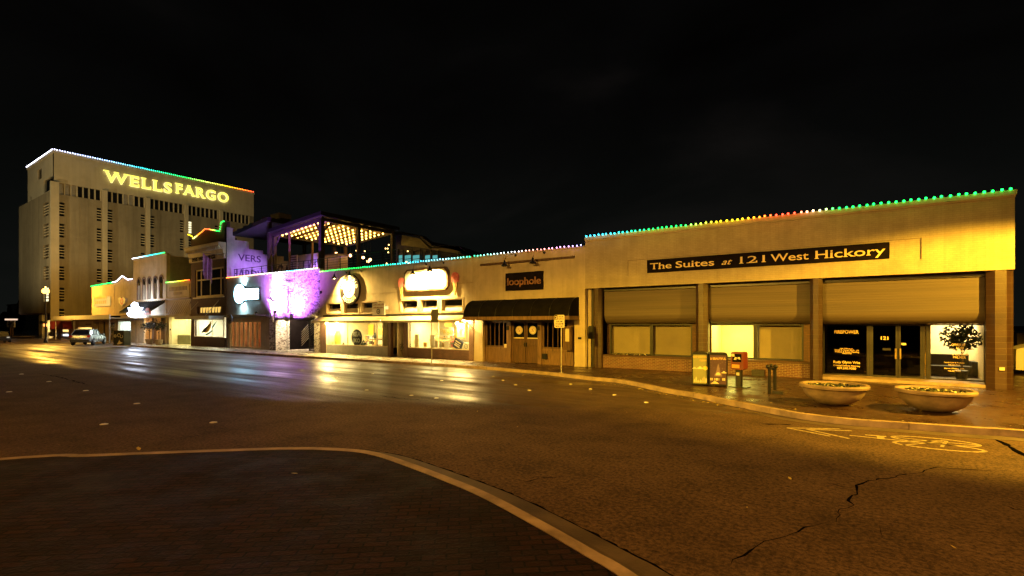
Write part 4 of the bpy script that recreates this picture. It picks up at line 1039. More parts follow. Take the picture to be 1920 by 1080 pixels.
for px, py, lab in ((755, 537, 'pink ice cream cone cut-out left of the white sign'), (855.5, 528, 'pink ice cream cone cut-out right of the white sign')):
    t = thing('cone_cutout', lab, 'sign', (X(px), D-.1, Z(px, py)), 'ice cream cone signs')
    xx_, zc_ = X(px), Z(px, py) + .28; s_ = 1
    MB().disc((xx_, zc_), .29, D-.16, D-.05, 22).disc((xx_-.16, zc_-.22), .11, D-.155, D-.052, 12).disc((xx_, zc_-.25), .13, D-.158, D-.051, 12).disc((xx_+.16, zc_-.22), .11, D-.153, D-.053, 12).build('scoop', M['pink'], t)
    MB().xz([(xx_-.21, zc_-.24), (xx_+.21, zc_-.24), (xx_+.02, zc_-1.12), (xx_-.02, zc_-1.12)], D-.14, D-.06).build('cone', M['cone'], t)
    MB().box(xx_-.02, xx_+.02, D-.049, D-.001, zc_-.3, zc_+.1).build('bracket', M['blackmetal'], t)
gooseneck(774, 511, 'lit gooseneck lamp above the left end of the white parlour sign', lit=(4800, WL, 146), out=.8, aim=(X(790), D, 4.9), top=6.2)
gooseneck(806, 505, 'lit gooseneck lamp above the middle of the white parlour sign', lit=(5400, WL, 152), out=.8, aim=(X(818), D, 4.9), top=6.2)
t = thing('hanging_sign', 'small cream square sign with a ring motif above the shop door', 'sign', (X(709, D-.5), D-.5, 3.4))
q = bx(698, 721, 568.5, 591, D-.5, .06)
MB().box(*q).build('board', M['whitepaint'], t)
xm_ = (q[0]+q[1])/2
MB().ring((xm_, q[4]+.26), .12, .18, D-.51, D-.501, 24).disc((xm_, q[4]+.26), .05, D-.51, D-.501, 12).build('ring_motif', M['black'], t)
mb = MB()
for zz_, n_ in ((q[5]-.14, 9), (q[5]-.34, 11)):
    xx_ = q[0]+.08
    for k in range(n_):
        w_ = (q[1]-q[0]-.16)/n_; mb.box(xx_+.006, xx_+w_*(.55+.35*random.random()), D-.508, D-.501, zz_, zz_+.05+.02*(k%3)); xx_ += w_
mb.build('lettering', M['rust'], t)
MB().tube([(xm_, D-.47, q[5]), (xm_, D-.47, q[5]+.12), (xm_, D, q[5]+.12)], .02, 6).build('bracket', M['blackmetal'], t)
t = thing('wall_sconce', 'small glowing cream wall light beside the hanging sign', 'wall lamp', (X(726), D, 3.5))
MB().box(X(724.7), X(728), D-.12, D-.002, Z(726, 580), Z(726, 574)).build('shade', emit('sconce_shade', (1,.7,.25), 1.5), t)
t = thing('globe_lamp', 'glowing bare globe lamp under the left awning end by the record window', 'lamp', (X(613, D-.35), D-.35, 2.3))
xx_, zc_ = X(613, D-.35), Z(613, 606.5, D-.35)
MB().ball((xx_, D-.35, zc_), .09, 10, 7).build('globe', emit('globe_bulb_left', (1,.70,.22), 3200), t, smooth=True)
MB().tube([(xx_, D-.35, zc_+.08), (xx_, D-.35, zc_+.22)], .03, 6).build('socket', M['blackmetal'], t)
for px, py in ((857, 605.5), (871.5, 600.5)):
    t = thing('globe_lamp', 'glowing bare globe lamp ' + ('inside the parlour window' if px < 860 else 'under the awning corner beside the brick pier'), 'lamp', (X(px, D+.2 if px < 860 else D-.3), D+.2 if px < 860 else D-.3, 2.4))
    y_ = D+.45 if px < 860 else D-.3
    zc_ = Z(px, py, y_)
    MB().ball((X(px, y_), y_, zc_), .09, 10, 7).build('globe', emit('globe_bulb', (1,.66,.2), 1300), t, smooth=True)
    MB().tube([(X(px, y_), y_, zc_+.08), (X(px, y_), y_, zc_+.2)], .03, 6).build('socket', M['blackmetal'], t)
led_string('string of lights along the record shop roof, green turning pale blue', [(x0+.05, D-.10, zt3+.10), (x1-.05, D-.10, zt3+.10)], .24, [(0,(.5,.8,.1)),(.06,GR),(.3,GR),(.45,TE),(.7,CY),(.85,(.3,.75,.85)),(1,TE)], .04, 70)

# ================================================================ PURPLE LIT RESTAURANT
x0, x1 = X(425), X(600)
zt4 = 4.27 + 2.35
bb = thing('restaurant_building', 'purple lit restaurant front, grey stucco left and rough stone right', 'building', ((x0+x1)/2, D, G0))
xs_ = X(505)
MB().grid_wall(x0, xs_, 3.22, zt4, D+.02, D+.3, []).build('stucco_wall', M['greywall'], bb)
sx0, sx1 = X(517), X(589)
MB().grid_wall(xs_, x1-.004, G0, zt4, D, D+.32, [(sx0, sx1, G0-1, 2.78)]).build('stone_wall', M['stone'], bb)
MB().box(x0, xs_-.01, D-.25, D+.3, 3.0, 3.215).build('sign_band', M['blackmetal'], bb)
MB().box(sx0-.1, sx1+.1, D-.04, D-.002, 2.72, 2.86).box(sx0-.1, sx0-.0, D-.04, D-.002, G0, 2.718).build('door_frame', M['blackmetal'], bb)
MB().box(x0, x1, D+.0, D+.3, zt4+.003, zt4+.06).box(x0, x0+.2, D+.31, D+14, G0, 6.2).build('coping', M['stucco2'], bb)
MB().box(x0, x1+10, D+.33, D+14, 6.0, 6.2).build('roof_deck', M['deckwood'], bb)
# folding glazed doors on the left
fy = D + .2
a, b = X(433, fy), X(491, fy); n = 7
MB().box(x0, a-.002, fy-.1, fy+.1, G0, 2.998).box(b+.002, xs_-.012, fy-.1, fy+.1, G0, 2.998).box(a, b, fy, fy+.1, 2.66, 2.998).build('door_surround', M['stucco2'], bb)
for k in range(n):
    u0, u1 = a+(b-a)*k/n+.01, a+(b-a)*(k+1)/n-.01
    d = MB().frame(u0, u1, G0+.02, 2.65, fy, fy+.06, .11).build('folding_door', M['creampaint'], bb)
    MB().box(u0+.11, u1-.11, fy+.025, fy+.035, G0+.13, 2.54).build('pane', M['glass'], d)
room(a, b, fy+.12, fy+4, G0+.01, 2.95, mat('tavern_wall', (.40,.22,.12), .8, var=.4, scale=1.5), bb, [(a+1, a+1.8, fy+1, fy+1.4), (b-2, b-1.2, fy+1, fy+1.4)], emit('tavern_lamp', (1,.55,.22), 60))
# stair passage
room(sx0, sx1, D+.33, D+3.6, G0+.01, 3.6, M['stone'], bb, [(sx0+.3, sx0+1.5, D+.45, D+1.1)], emit('passage_lamp', (1,.80,.52), 120))
MB().box(sx0+.02, sx0+.12, D+1.25, D+3.5, G0+.012, 3.5).build('dark_depth_panel', M['signblack'], bb)  # added black panel stands for the dark depth of the passage
st = MB()
for k in range(11):
    xk = X(545) + k*.32; st.box(xk, xk+.34, D+1.5, D+3.0, G0+.16+k*.21, G0+.20+k*.21)
st.build('stair', M['darkmetal'], bb)
rl = MB(); xA, xB = X(543), X(568)
for k in range(7): rl.tube([(xA-.2, D+1.2, .55+k*.19), (xB+.4, D+1.2, 2.2+k*.19)], .022, 5)
rl.build('stair_railing', M['creampaint'], bb)
gt = MB(); gx0, gx1 = X(567), X(588)
for k in range(13):
    u = gx0+(gx1-gx0)*k/12; gt.tube([(u, D+.6, G0+.1), (u-.7 if k > 3 else gx0, D+.6, 2.7)], .022, 5)
gt.frame(gx0, gx1, G0+.05, 2.7, D+.56, D+.64, .06); gt.build('iron_gate', M['darkmetal'], bb)
def sign_glow():
    t = thing('glowing_sign', 'white glowing round and rectangular sign on the grey restaurant wall', 'sign', (X(460), D-.2, 5))
    cx1, cz1 = X(452), Z(452, 551); 
    px1 = X(487)
    MB().xz([(X(461), Z(470,562)), (px1, Z(487,560.5)), (px1+.02, Z(487,541)), (X(461), Z(470,541.5))], D-.24, D-.12).build('name_panel', M['e_sign'], t)
    MB().disc((cx1, cz1), .85, D-.22, D-.10, 28).build('round_panel', M['e_sign'], t)
    MB().disc((cx1, cz1), .95, D-.098, D-.02, 28).xz([(X(461), Z(470,563)), (px1+.1, Z(487,562)), (px1+.1, Z(487,539.5)), (X(461), Z(470,540))], D-.117, D-.022).build('backing', M['blackmetal'], t)
    MB().xz([(cx1-.1,cz1-.4),(cx1+.25,cz1-.1),(cx1+.3,cz1+.05),(cx1-.02,cz1-.2)], D-.232, D-.222).build('cut_motif', M['navy'], t)
    for z_, tz in ((Z(457,535), Z(457,524)), (Z(457,567), Z(457,580))):
        add_light('SPOT', 'lamp_light', (X(457), D-.45, z_), 380, (.55,.9,1), t, (X(457), D, tz), .08, 140, 1.0)
sign_glow()
t = thing('blade_sign', 'overexposed tall pink white sign with curved foot on the stone wall', 'sign', (X(527), D-.3, 5))
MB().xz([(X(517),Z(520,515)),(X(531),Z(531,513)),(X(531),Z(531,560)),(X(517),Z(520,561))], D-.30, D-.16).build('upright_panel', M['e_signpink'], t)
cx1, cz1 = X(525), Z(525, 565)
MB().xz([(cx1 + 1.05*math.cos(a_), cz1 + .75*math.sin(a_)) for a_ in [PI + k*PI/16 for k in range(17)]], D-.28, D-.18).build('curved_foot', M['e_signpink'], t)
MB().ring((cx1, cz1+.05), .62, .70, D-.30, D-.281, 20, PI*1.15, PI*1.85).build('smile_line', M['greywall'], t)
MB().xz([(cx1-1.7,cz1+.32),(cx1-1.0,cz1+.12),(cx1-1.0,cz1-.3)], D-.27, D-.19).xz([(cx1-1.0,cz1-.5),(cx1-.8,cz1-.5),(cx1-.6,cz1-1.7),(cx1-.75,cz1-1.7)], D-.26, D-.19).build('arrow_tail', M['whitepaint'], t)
MB().tube([(X(533), D-.3, Z(533,535)), (X(546.5), D-.3, Z(546,536.5)), (X(546.5), D-.3, Z(546,588)), (X(552), D-.1, Z(552,590))], .05, 8).tube([(X(546.5), D-.3, Z(546,548)), (X(550), D-.02, Z(549,546))], .05, 6).build('pipe_bracket', M['blackmetal'], t)
PUR = (.62, .22, 1.0); MAG = (.46, .11, 1.0)
def uplight(x, y, z, e, col, tgt, ang, label):
    t = thing('spot_lamp', label, 'wall lamp', (x, y, z))
    a_ = (Vector(tgt) - Vector((x,y,z))).normalized(); p = Vector((x,y,z))
    MB().tube([p - a_*.26, p - a_*.05], [.07,.10], 10).build('housing', M['blackmetal'], t)
    MB().tube([p - a_*.26, (x, y, z-.3), (x, D-.01, z-.3)] if y < D else [p - a_*.26, (x, y, 6.21)], .018, 6).build('bracket', M['blackmetal'], t)
    add_light('SPOT', 'lamp_light', tuple(p), e, col, t, tgt, .06, ang, .8)
uplight(X(556), D-1.7, 3.4, 6800, MAG, (X(556), D, 5.0), 140, 'purple spot lamp washing the rough stone wall from below')
uplight(X(520), D-1.7, 3.4, 5200, (.56,.19,1), (X(524), D, 5.0), 125, 'purple spot lamp below the tall curved sign')
t = thing('wall_plate', 'small dark round fitting on the pink lit wall by the stone edge', 'fitting', (X(602), D-.05, 4.7))
MB().disc((X(602), Z(602, 548)), .12, D-.06, D-.004, 14).disc((X(602), Z(602, 548)), .07, D-.09, D-.061, 12).build('plate', M['blackmetal'], t)
led_string('string of lights along the purple restaurant roof, orange turning white', [(x0+.05, D-.10, zt4+.10), (x1-.05, D-.10, zt4+.08)], .24, [(0,OR),(.25,(1,.4,.15)),(.45,(.9,.8,.5)),(.6,WH),(.75,CY),(.9,(.7,.9,.6)),(1,YE)], .042, 64)

# ---- roof terrace: painted side wall of the next building, pergolas, railing
ZD = 6.2
pg = thing('lit_pergola', 'timber roof terrace pergola with its ceiling full of glowing bulbs', 'pergola', (-39.7, 28, ZD))
pa, pb, ya, yb = -43.2, -36.25, D+1.0, D+8.4
zl_, zr_ = 10.35, 10.95
zz_ = lambda x: zl_ + (zr_ - zl_) * (x - pa) / (pb - pa)
for y in (ya, yb): MB().xz([(pa-.2, zz_(pa)-.28), (pb+.2, zz_(pb)-.28), (pb+.2, zz_(pb)+.02), (pa-.2, zz_(pa)+.02)], y-.1, y+.1).build('beam', M['pergola'], pg)
for x in (pa, pb): MB().box(x-.1, x+.1, ya+.102, yb-.102, zz_(x)-.26, zz_(x)).build('side_beam', M['pergola'], pg)
MB().xz([(pa-.5, zz_(pa)+.08), (pb+.5, zz_(pb)+.08), (pb+.5, zz_(pb)+.38), (pa-.5, zz_(pa)+.38)], ya-.4, yb+.4).build('roof', M['blackmetal'], pg)
MB().xz([(pa+.12, zz_(pa)+.03), (pb-.12, zz_(pb)+.03), (pb-.12, zz_(pb)+.075), (pa+.12, zz_(pa)+.075)], ya+.12, yb-.12).build('ceiling', M['ceilwood'], pg)
for x, y, r in ((pa, ya, .13), (pb, ya, .17), (pa, yb, .12), (pb, yb, .13), (pb, YX(672, pb), .13), ((pa*.66+pb*.34), ya, .06), (pa, (ya+yb)/2, .08)):
    MB().box(x-r, x+r, y-r, y+r, ZD, zz_(x)-.285).build('post', M['pergola'] if r > .12 else M['paledarkwood'], pg)
for k in range(1, 4):
    y = ya + (yb-ya)*k/4
    MB().xz([(pa+.12, zz_(pa)-.18), (pb-.12, zz_(pb)-.18), (pb-.12, zz_(pb)+.0), (pa+.12, zz_(pa)+.0)], y-.05, y+.05).build('rafter', M['paledarkwood'], pg)
for x, y, sx_, sy_ in ((pb, ya, -1, 0), (pb, ya, 0, 1), (pa, ya, 1, 0)):
    MB().tube([(x + sx_*.15, y + sy_*.15, zz_(x)-1.1), (x + sx_*.9, y + sy_*.9, zz_(x + sx_*.9)-.3)], .07, 6).build('brace', M['pergola'], pg)
fs = thing('festoon_lights', 'rows of warm bulbs hung under the pergola ceiling', 'string lights', (pa, ya, 10.3))
first = None; rows = 10; cnt = 0
cab = MB()
for i in range(rows):
    y = ya + .45 + (yb-ya-.9) * i/(rows-1)
    cab.tube([(pa+.3, y, zz_(pa)-.05), (pb-.3, y, zz_(pb)-.05)], .01, 4)
cab.build('cable', M['blackmetal'], fs)
for i in range(rows):
    for k in range(10):
        x = pa + .5 + (pb-pa-1.0)*(k + (.5 if i % 2 else 0))/10; y = ya + .45 + (yb-ya-.9)*i/(rows-1)
        if first is None: first = o = MB().ball((0,0,0), .075, 8, 5).build('bulb', M['warmbulb'], fs, smooth=True, local=True)
        else: o = first.copy(); C.objects.link(o)
        o.location = Vector((x, y, zz_(x)-.16)) - ORG[fs.name]
# unlit pergola to the left
p2 = thing('dark_pergola', 'unlit dark roof terrace pergola with purple glow left of the lit one', 'pergola', (-46, 28, ZD))
qa, qb, qz0, qz1 = -49.2, -43.75, 10.75, 11.45
zq = lambda x: qz0 + (qz1-qz0)*(x-qa)/(qb-qa)
MB().xz([(qa-.4, zq(qa)), (qb+.2, zq(qb)), (qb+.2, zq(qb)+.35), (qa-.4, zq(qa)+.35)], D+.5, D+8).build('roof', M['black'], p2)
for x, y in ((X(440, D+.9), D+.9), (qa+.3, D+7.5), (qb-.1, D+.9), (qb-.1, D+7.5)):
    MB().box(x-.14, x+.14, y-.14, y+.14, ZD, zq(x)-.003).build('post', M['pergola'], p2)
for k in range(5):
    x = qa + .2 + k*1.1; MB().box(x, x+.5, D+.6, D+7.5, zq(x+.5)+.36, zq(x+.5)+.5).build('roof_batten', M['darkmetal'], p2)
t = thing('roof_unit', 'grey metal cooling unit on the dark pergola roof', 'machine', (X(517, D+3), D+3, 12))
q = bx(507, 524, 400.5, 409.5, D+3, 1.2); MB().box(*q).build('housing', M['steel'], t); 
mb = MB()
for k in range(4): mb.box(q[0]+.06, q[1]-.06, q[2]-.03, q[2]-.002, q[4]+.06+k*.1, q[4]+.1+k*.1)
mb.build('louvre', M['darkmetal'], t)
MB().box(q[0]+.1, q[1]-.1, q[2]+.1, q[3]-.1, 11.6, q[4]-.002).build('stand', M['darkmetal'], t)
# railing behind the parapet
t = thing('terrace_railing', 'thin dark cable railing along the roof terrace edge', 'railing', (x0, D+.5, ZD))
xe = X(740)
for k in range(15):
    x = x0 + .4 + (xe-x0-.6)*k/14; MB().box(x-.025, x+.025, D+.48, D+.53, ZD, 7.55).build('post', M['blackmetal'], t)
mb = MB()
for k in range(5): mb.tube([(x0+.4, D+.505, 6.75+k*.19), (xe-.2, D+.505, 6.75+k*.19)], .012 if k < 4 else .03, 5)
mb.build('rail_cable', M['blackmetal'], t)
# terrace furniture and back wall
def tb(name, label, cat, px0, px1, py0, py1, y, th, m, part='body', zb=None):
    q = list(bx(px0, px1, py0, py1, y, th))
    if zb is not None: q[4] = zb
    t = thing(name, label, cat, ((q[0]+q[1])/2, y, q[4])); MB().box(*q).build(part, M[m], t); return t, q
t, q = tb('louvre_screen', 'white slatted screen standing on the roof terrace', 'screen', 541, 557, 479, 500, D+4.5, .08, 'purplewall', 'panel', ZD)
mb = MB()
for k in range(9): mb.box(q[0]+.1, q[1]-.1, q[2]-.03, q[2]-.002, q[5]-.25-k*.22, q[5]-.14-k*.22)
mb.build('slat', M['darkwood'], t)
t, q = tb('terrace_bar', 'pale bar counter under the lit pergola', 'counter', 607, 634, 478, 503, D+4.2, 1.0, 'creampaint', 'front', ZD)
MB().box(q[0]-.1, q[1]+.1, q[2]-.1, q[3]+.1, q[5]+.002, q[5]+.08).build('countertop', M['darkwood'], t)
tb('terrace_banner', 'purple lit abstract banner hung at the back of the terrace', 'banner', 560, 600, 476, 503, D+5.4, .05, 'purplewall', 'cloth', ZD)
mb = MB(); random.seed(11)
yb_ = D + 5.38
for k in range(14):
    a_, b_ = X(random.uniform(562,598), yb_), X(random.uniform(562,598), yb_); za_, zb_ = 6.4, 6.4+random.uniform(1.2,2.3)
    mb.xz([(a_,za_),(a_+.14,za_),(b_+.14,zb_),(b_,zb_)], yb_-.004*k-.004, yb_-.004*k-.001)
mb.build('banner_print', M['muralpaint'], bpy.data.objects['terrace_banner'])
for k, (px, py) in enumerate(((630.5,475.5),(638,478),(657,479),(681,483),(694,487),(690,490))):
    y_ = D + 4.6 + k*.25; xx_, zc_ = X(px, y_), Z(px, py, y_)
    t = thing('lantern', ['first','second','third','fourth','fifth','lowest'][k] + ' warm globe lantern from the left under the pergola', 'lantern', (xx_, y_, zc_), 'globe lanterns under the pergola')
    MB().ball((xx_, y_, zc_), .13, 10, 7).build('globe', emit('lantern_globe', (1,.50,.18), 9), t, smooth=True)
    MB().tube([(xx_, y_, zc_+.12), (xx_, y_, zz_(min(max(xx_,pa),pb))-.02)], .01, 4).build('cord', M['blackmetal'], t)
uplight(-45.5, D+2.6, 6.6, 1500, (.42,.20,1.0), (-49.7, D+2.2, 7.2), 66, 'violet spot lamp aimed at the painted side wall letters')
uplight(-43.0, D+3.4, 6.6, 1500, (.45,.20,1.0), (-44, D+10, 7.4), 100, 'violet spot lamp at the back of the terrace')
# bar pavilion behind, with olive gable panels
pv = thing('roof_pavilion', 'dark roof pavilion with olive panels and glowing teal windows', 'pavilion', (X(800, 34), 34, ZD))
yv = 34.0
V = lambda a, b: (X(a, yv), Z(a, b, yv))
MB().xz([V(738,505), V(900,498), V(900,482), V(864,476), V(800,452), V(738,440)], yv+.3, yv+6).build('body', M['black'], pv)
MB().xz([V(754,460), V(808,467), V(789,448), V(756,441)], yv-.15, yv+.1).xz([V(806,467.5), V(861,476), V(864,464.5), V(812,466)], yv-.16, yv+.09).build('gable_panel', M['olive'], pv)
MB().xz([V(735,441), V(757,438.5), V(791,446), V(813,464), V(866,463), V(880,474), V(862,462), V(815,461), V(792,442), V(757,435), V(735,437)], yv-.3, yv+.4).build('roof_edge', M['blackmetal'], pv)
for a, b, m in ((743,754,'e_teal'), (756,770,'e_teal'), (771,786,'e_teal'), (794,806,'e_teal'), (808,820,'e_teal')):
    f = MB().frame(X(a,yv), X(b,yv), Z(a,500,yv), Z(a,469,yv), yv+.1, yv+.2, .08, (), [Z(a,478,yv), Z(a,486,yv)], .06).build('window', M['blackmetal'], pv)
    MB().box(X(a,yv)+.08, X(b,yv)-.08, yv+.14, yv+.15, Z(a,494,yv), Z(a,479,yv)).build('pane', M[m], f)
for k, (px, py) in enumerate(((764.5,471),(762,491),(767,494),(727,466),(729,459),(723,466),(728,473),(725,494),(668,470),(684,471))):
    y_ = yv - .6 - (k % 3)*.5; xx_, zc_ = X(px, y_), Z(px, py, y_)
    t = thing('bare_bulb', 'small bare warm bulb, ' + ['beside the olive panel','low left of a pair by the railing','low right of a pair by the railing','middle of a cluster by the pergola post','top of a cluster by the pergola post','left of a cluster by the pergola post','bottom of a cluster by the pergola post','low beside the pergola post','seen left under the pergola','seen right under the pergola'][k], 'bulb', (xx_, y_, zc_), 'bare bulbs before the pavilion')
    MB().ball((xx_, y_, zc_), .065, 8, 5).build('glow', emit('pavilion_bulb', (1,.60,.18), 6), t, smooth=True)
    MB().tube([(xx_, y_, zc_+.08), (xx_, y_, zc_+.5)], .01, 4).build('cord', M['blackmetal'], t)
# ================================================================ TWO STOREY BRICK BUILDING (old hardware store)
x0, x1 = X(358), X(425) - .01
hb = thing('brick_building', 'two storey dark brick building with white cornice and peaked roofline', 'building', ((x0+x1)/2, D, G0))
zs0 = Z(360, 449); zpk = Z(387, 431)
wz0, wz1 = Z(393, 556), Z(393, 503)
wxa, wxb = X(366), X(419)
tz0, tz1 = Z(395, 588), Z(395, 574)
sx0_, sx1_ = X(362), X(424)
fw = MB()
fw.grid_wall(x0, x1, G0, 9.0, D, D+.3, [(wxa, wxb, wz0, wz1), (sx0_, sx1_, G0-1, Z(393, 593)), (X(370), X(423), tz0, tz1)])
za = zs0
fw.xz([(x0, 9.001), (x1, 9.001), (x1, zpk+.35), (X(418), zpk+.35), (X(415), zpk-.55), (X(387), zpk), (X(364), zs0), (X(361), zs0), (x0, zs0+.5)], D, D+.3)
fw.build('wall', M['darkbrick'], hb)
# tall side wall, stepped, painted with old lettering
sw = MB(); xs = x1
st_ = [(D+.31, 11.4), (25.6, 10.4), (27.0, 9.7), (29.2, 9.35), (33.5, 8.9), (42, 8.9)]
poly = [(D+.31, G0), (42, G0)]
for i in range(len(st_)-1, 0, -1): poly += [(st_[i][0], st_[i][1]), (st_[i-1][0], st_[i][1])]
poly += [(D+.31, 11.4)]
sw.yz(poly, xs-.35, xs); sw.build('side_wall', M['purplewall'], hb)
MB().box(xs-.36, xs+.04, D+.0, D+.75, 6.6, 11.5).build('corner_pier', M['purplewall'], hb)
sl = MB()
y1_, y2_ = YX(446, xs), YX(489, xs)
zA = 2.35 + (608-488)*dep(446, y1_)/F; hA = (488-474)*dep(446, y1_)/F*1.0
sl.text('VERS', (xs+.001, y1_, zA), hA*.92, y2_-y1_, .012, (0,1,0), (0,0,1), bold=.015)
y3_, y4_ = YX(442, xs), YX(512, xs)
sl.text('HARDWARE', (xs+.001, y3_-.4, 6.75), .95, y4_-y3_+1.4, .012, (0,1,0), (0,0,1), bold=.015)
sl.text('CATS', (xs+.001, YX(519, xs), 6.9), 1.6, 2.6, .012, (0,1,0), (0,0,1), bold=.02)
sl.build('wall_lettering', M['muralpaint'], hb)
MB().box(x0+.01, xs-.36, D+.31, 42, 8.4, 8.6).build('roof', M['roof'], hb)
# cornice
cz0, cz1 = Z(390, 481), Z(390, 461)
cc = MB()
P_ = [(D-.003, cz0), (D-.25, cz0+.05), (D-.3, cz0+.45), (D-.65, cz1-.25), (D-.7, cz1), (D-.003, cz1)]
cc.yz(P_, x0+.1, x1-.1); cc.build('cornice', M['creampaint'], hb)
for k in range(20):
    u = x0+.25+(x1-x0-.6)*k/19; MB().box(u-.06, u+.06, D-.60, D-.33, cz1-.62, cz1-.30).build('bracket', M['creampaint'], hb)
MB().box(x0+.05, x1-.1, D-.20, D-.004, Z(388,489.5), cz0-.02).build('frieze', M['creampaint'], hb)
fz0 = Z(388, 487.3)
MB().text('EVERS HARDWARE CO.', (X(364.5), D-.2035, fz0), .40, X(408)-X(364.5), .02, bold=.05).build('lettering', M['signblack'], hb)
f = MB().frame(wxa+.003, wxb-.003, wz0+.003, wz1-.003, D+.10, D+.2, .14, [X(375), X(412)], [wz0+(wz1-wz0)*.62], .14).box(X(392)-.05, X(392)+.05, D+.11, D+.18, wz0+.1, wz1-.1).build('window', M['creampaint'], hb)
MB().box(wxa+.14, wxb-.14, D+.15, D+.16, wz0+.14, wz1-.14).build('pane', M['blackglass'], f)
MB().box(wxa-.2, wxb+.2, D-.15, D-.003, wz0-.16, wz0-.02).build('sill', M['creampaint'], hb)
# lit letters above the canopy, seen in the transom
mb = MB(); xx_ = X(375); xe_ = X(411); i = 0
while xx_ < xe_:
    w_ = [.35,.5,.3,.6,.45][i % 5]
    mb.xz([(xx_, tz0+.1), (xx_+w_*.6, tz0+.1), (xx_+w_, tz1-.1), (xx_, tz1-.12)], D+.05, D+.1); xx_ += w_ + .18; i += 1
mb.build('lit_letter_panel', M['e_yellowsign'], hb)
MB().box(X(370), X(423), D+.15, D+.2, tz0, tz1).build('transom_back', M['darkbrick'], hb)
# canopy and shop window
cz = Z(400, 593)
MB().box(x0-.3, X(421), D-1.4, D-.003, cz-.28, cz+.02).build('canopy', M['steel'], hb)
for px in (372, 410): MB().tube([(X(px), D-1.2, cz+.02), (X(px), D-.01, cz+1.5)], .03, 6).build('canopy_rod', M['steel'], hb)
sill_ = Z(390, 632)
shopfront((363, 419), (372, 398), sill_, cz-.29, D+.05, M['creampaint'], hb)
MB().box(sx0_, X(421,D), D+.02, D+.25, G0, sill_-.005).build('stall_riser', M['darkbrick'], hb)
MB().box(sx0_, sx0_+.3, D-.02, D+.0, G0, cz-.3).build('pier', M['darkbrick'], hb)
room(sx0_+.1, X(424), D+.31, D+4, sill_-.1, cz, M['whitepaint'], hb, [(sx0_+1, sx0_+3.4, D+.6, D+1.5), (sx0_+4, sx0_+6, D+.8, D+1.6)], M['e_white'])
t = thing('fish_decal', 'black yellow and teal leaping fish shape in the bright shop window', 'decal', (X(391, D+.03), D+.03, 1.6))
W = lambda a, b: (X(a, D+.03), Z(a, b, D+.03))
MB().xz([W(377.5,624), W(382,617), W(388,612), W(394,606), W(393,611), W(389,618), W(384,623)], D+.02, D+.03).xz([W(383,625),W(390,621),W(389,623)], D+.02, D+.03).build('body', M['black'], t)
MB().xz([W(384,624), W(392,612), W(395,602), W(397,606), W(395,615), W(391,622)], D+.005, D+.018).build('belly', M['yellow'], t)
MB().xz([W(398,612), W(407,602), W(403,609), W(399,616)], D+.006, D+.017).xz([W(380,626),W(386,627),W(398,619),W(399,621),W(388,629)], D+.007, D+.016).build('fin', M['teal'], t)
led_string('string of lights tracing the peaked roof of the brick building', [(X(354), D-.1, zs0+.6), (X(363), D-.1, zs0+.6-.35), (X(364), D-.1, zs0), (X(387), D-.1, zpk+.1), (X(414), D-.1, zpk-.45), (X(416), D-.1, zpk+.35), (X(423), D-.1, zpk+.42)], .25, [(0,YE),(.12,YE),(.2,(.8,.9,.2)),(.3,OR),(.55,RE),(.75,GR),(1,GR)], .05, 60)
t = thing('flag', 'limp purple lit flag on a slanted pole beside the white cornice', 'flag', (X(423), D, 9.3))
MB().tube([(X(424), D-.05, Z(424,479)), (X(412), D-1.6, Z(412,468,D-1.6))], .035, 6).build('flagpole', M['steel'], t)
fp = MB(); xa_, ya_ = X(412), D-1.5
for k in range(8):
    u0, u1 = k/8, (k+1)/8
    yy = lambda u: ya_ + .9*u; zz = lambda u: Z(412,468,D-1.6) - .65*u
    fp.quad((xa_+.12*math.sin(k*2.2), yy(u0), zz(u0)), (xa_+.12*math.sin((k+1)*2.2), yy(u1), zz(u1)), (xa_+.1+.2*math.sin((k+1)*2.2+.6), yy(u1)-.1, zz(u1)-2.1-.15*math.sin(k)), (xa_+.1+.2*math.sin(k*2.2+.6), yy(u0)-.1, zz(u0)-2.1-.15*math.sin(k-1)))
fp.build('flag_cloth', mat('flag_cloth', (.42,.20,.40), .8, var=.35, scale=3), t, smooth=True)
t = thing('round_wall_sign', 'small dark round sign on the wall left of the folding doors', 'sign', (X(431.5), D-.5, 2.9))
MB().disc((X(431.5, D-.5), Z(431.5, 598, D-.5)), .42, D-.55, D-.47, 24).build('board', M['navy'], t)
MB().ring((X(431.5, D-.5), Z(431.5, 598, D-.5)), .30, .34, D-.56, D-.551, 24).box(X(429.8, D-.5), X(433.4, D-.5), D-.56, D-.551, Z(431.5,599,D-.5), Z(431.5,598,D-.5)).build('sign_print', M['greywall'], t)
MB().box(X(431.5, D-.5)-.02, X(431.5, D-.5)+.02, D-.469, D-.0, Z(431.5,595,D-.5), Z(431.5,594,D-.5)).build('bracket', M['blackmetal'], t)

# ================================================================ LOW SHOP WITH DIAGONAL BOARDING
x0, x1 = X(312)+.005, X(358)-.01
z5 = Z(334, 529)
cb = thing('low_shop_building', 'small tan shop with carved name panel between two taller buildings', 'building', ((x0+x1)/2, D, G0))
MB().grid_wall(x0, x1, G0, z5, D+.05, D+.3, [(X(316), X(357), G0-1, Z(336,594))]).build('wall', M['stucco2'], cb)
MB().box(X(315), X(355), D-.02, D+.047, Z(334,557), Z(334,535)).build('name_panel', M['stucco'], cb)
mb = MB()
for zz_n, n_, hh in ((Z(334,545), 13, .42), (Z(334,552.5), 7, .28)):
    a_, b_ = (X(318), X(352)) if n_ > 8 else (X(326), X(343))
    for k in range(n_):
        u = a_+(b_-a_)*k/n_; mb.box(u, u+(b_-a_)/n_*.62, D-.035, D-.021, zz_n, zz_n+hh)
mb.build('worn_lettering', M['darkwood'], cb)
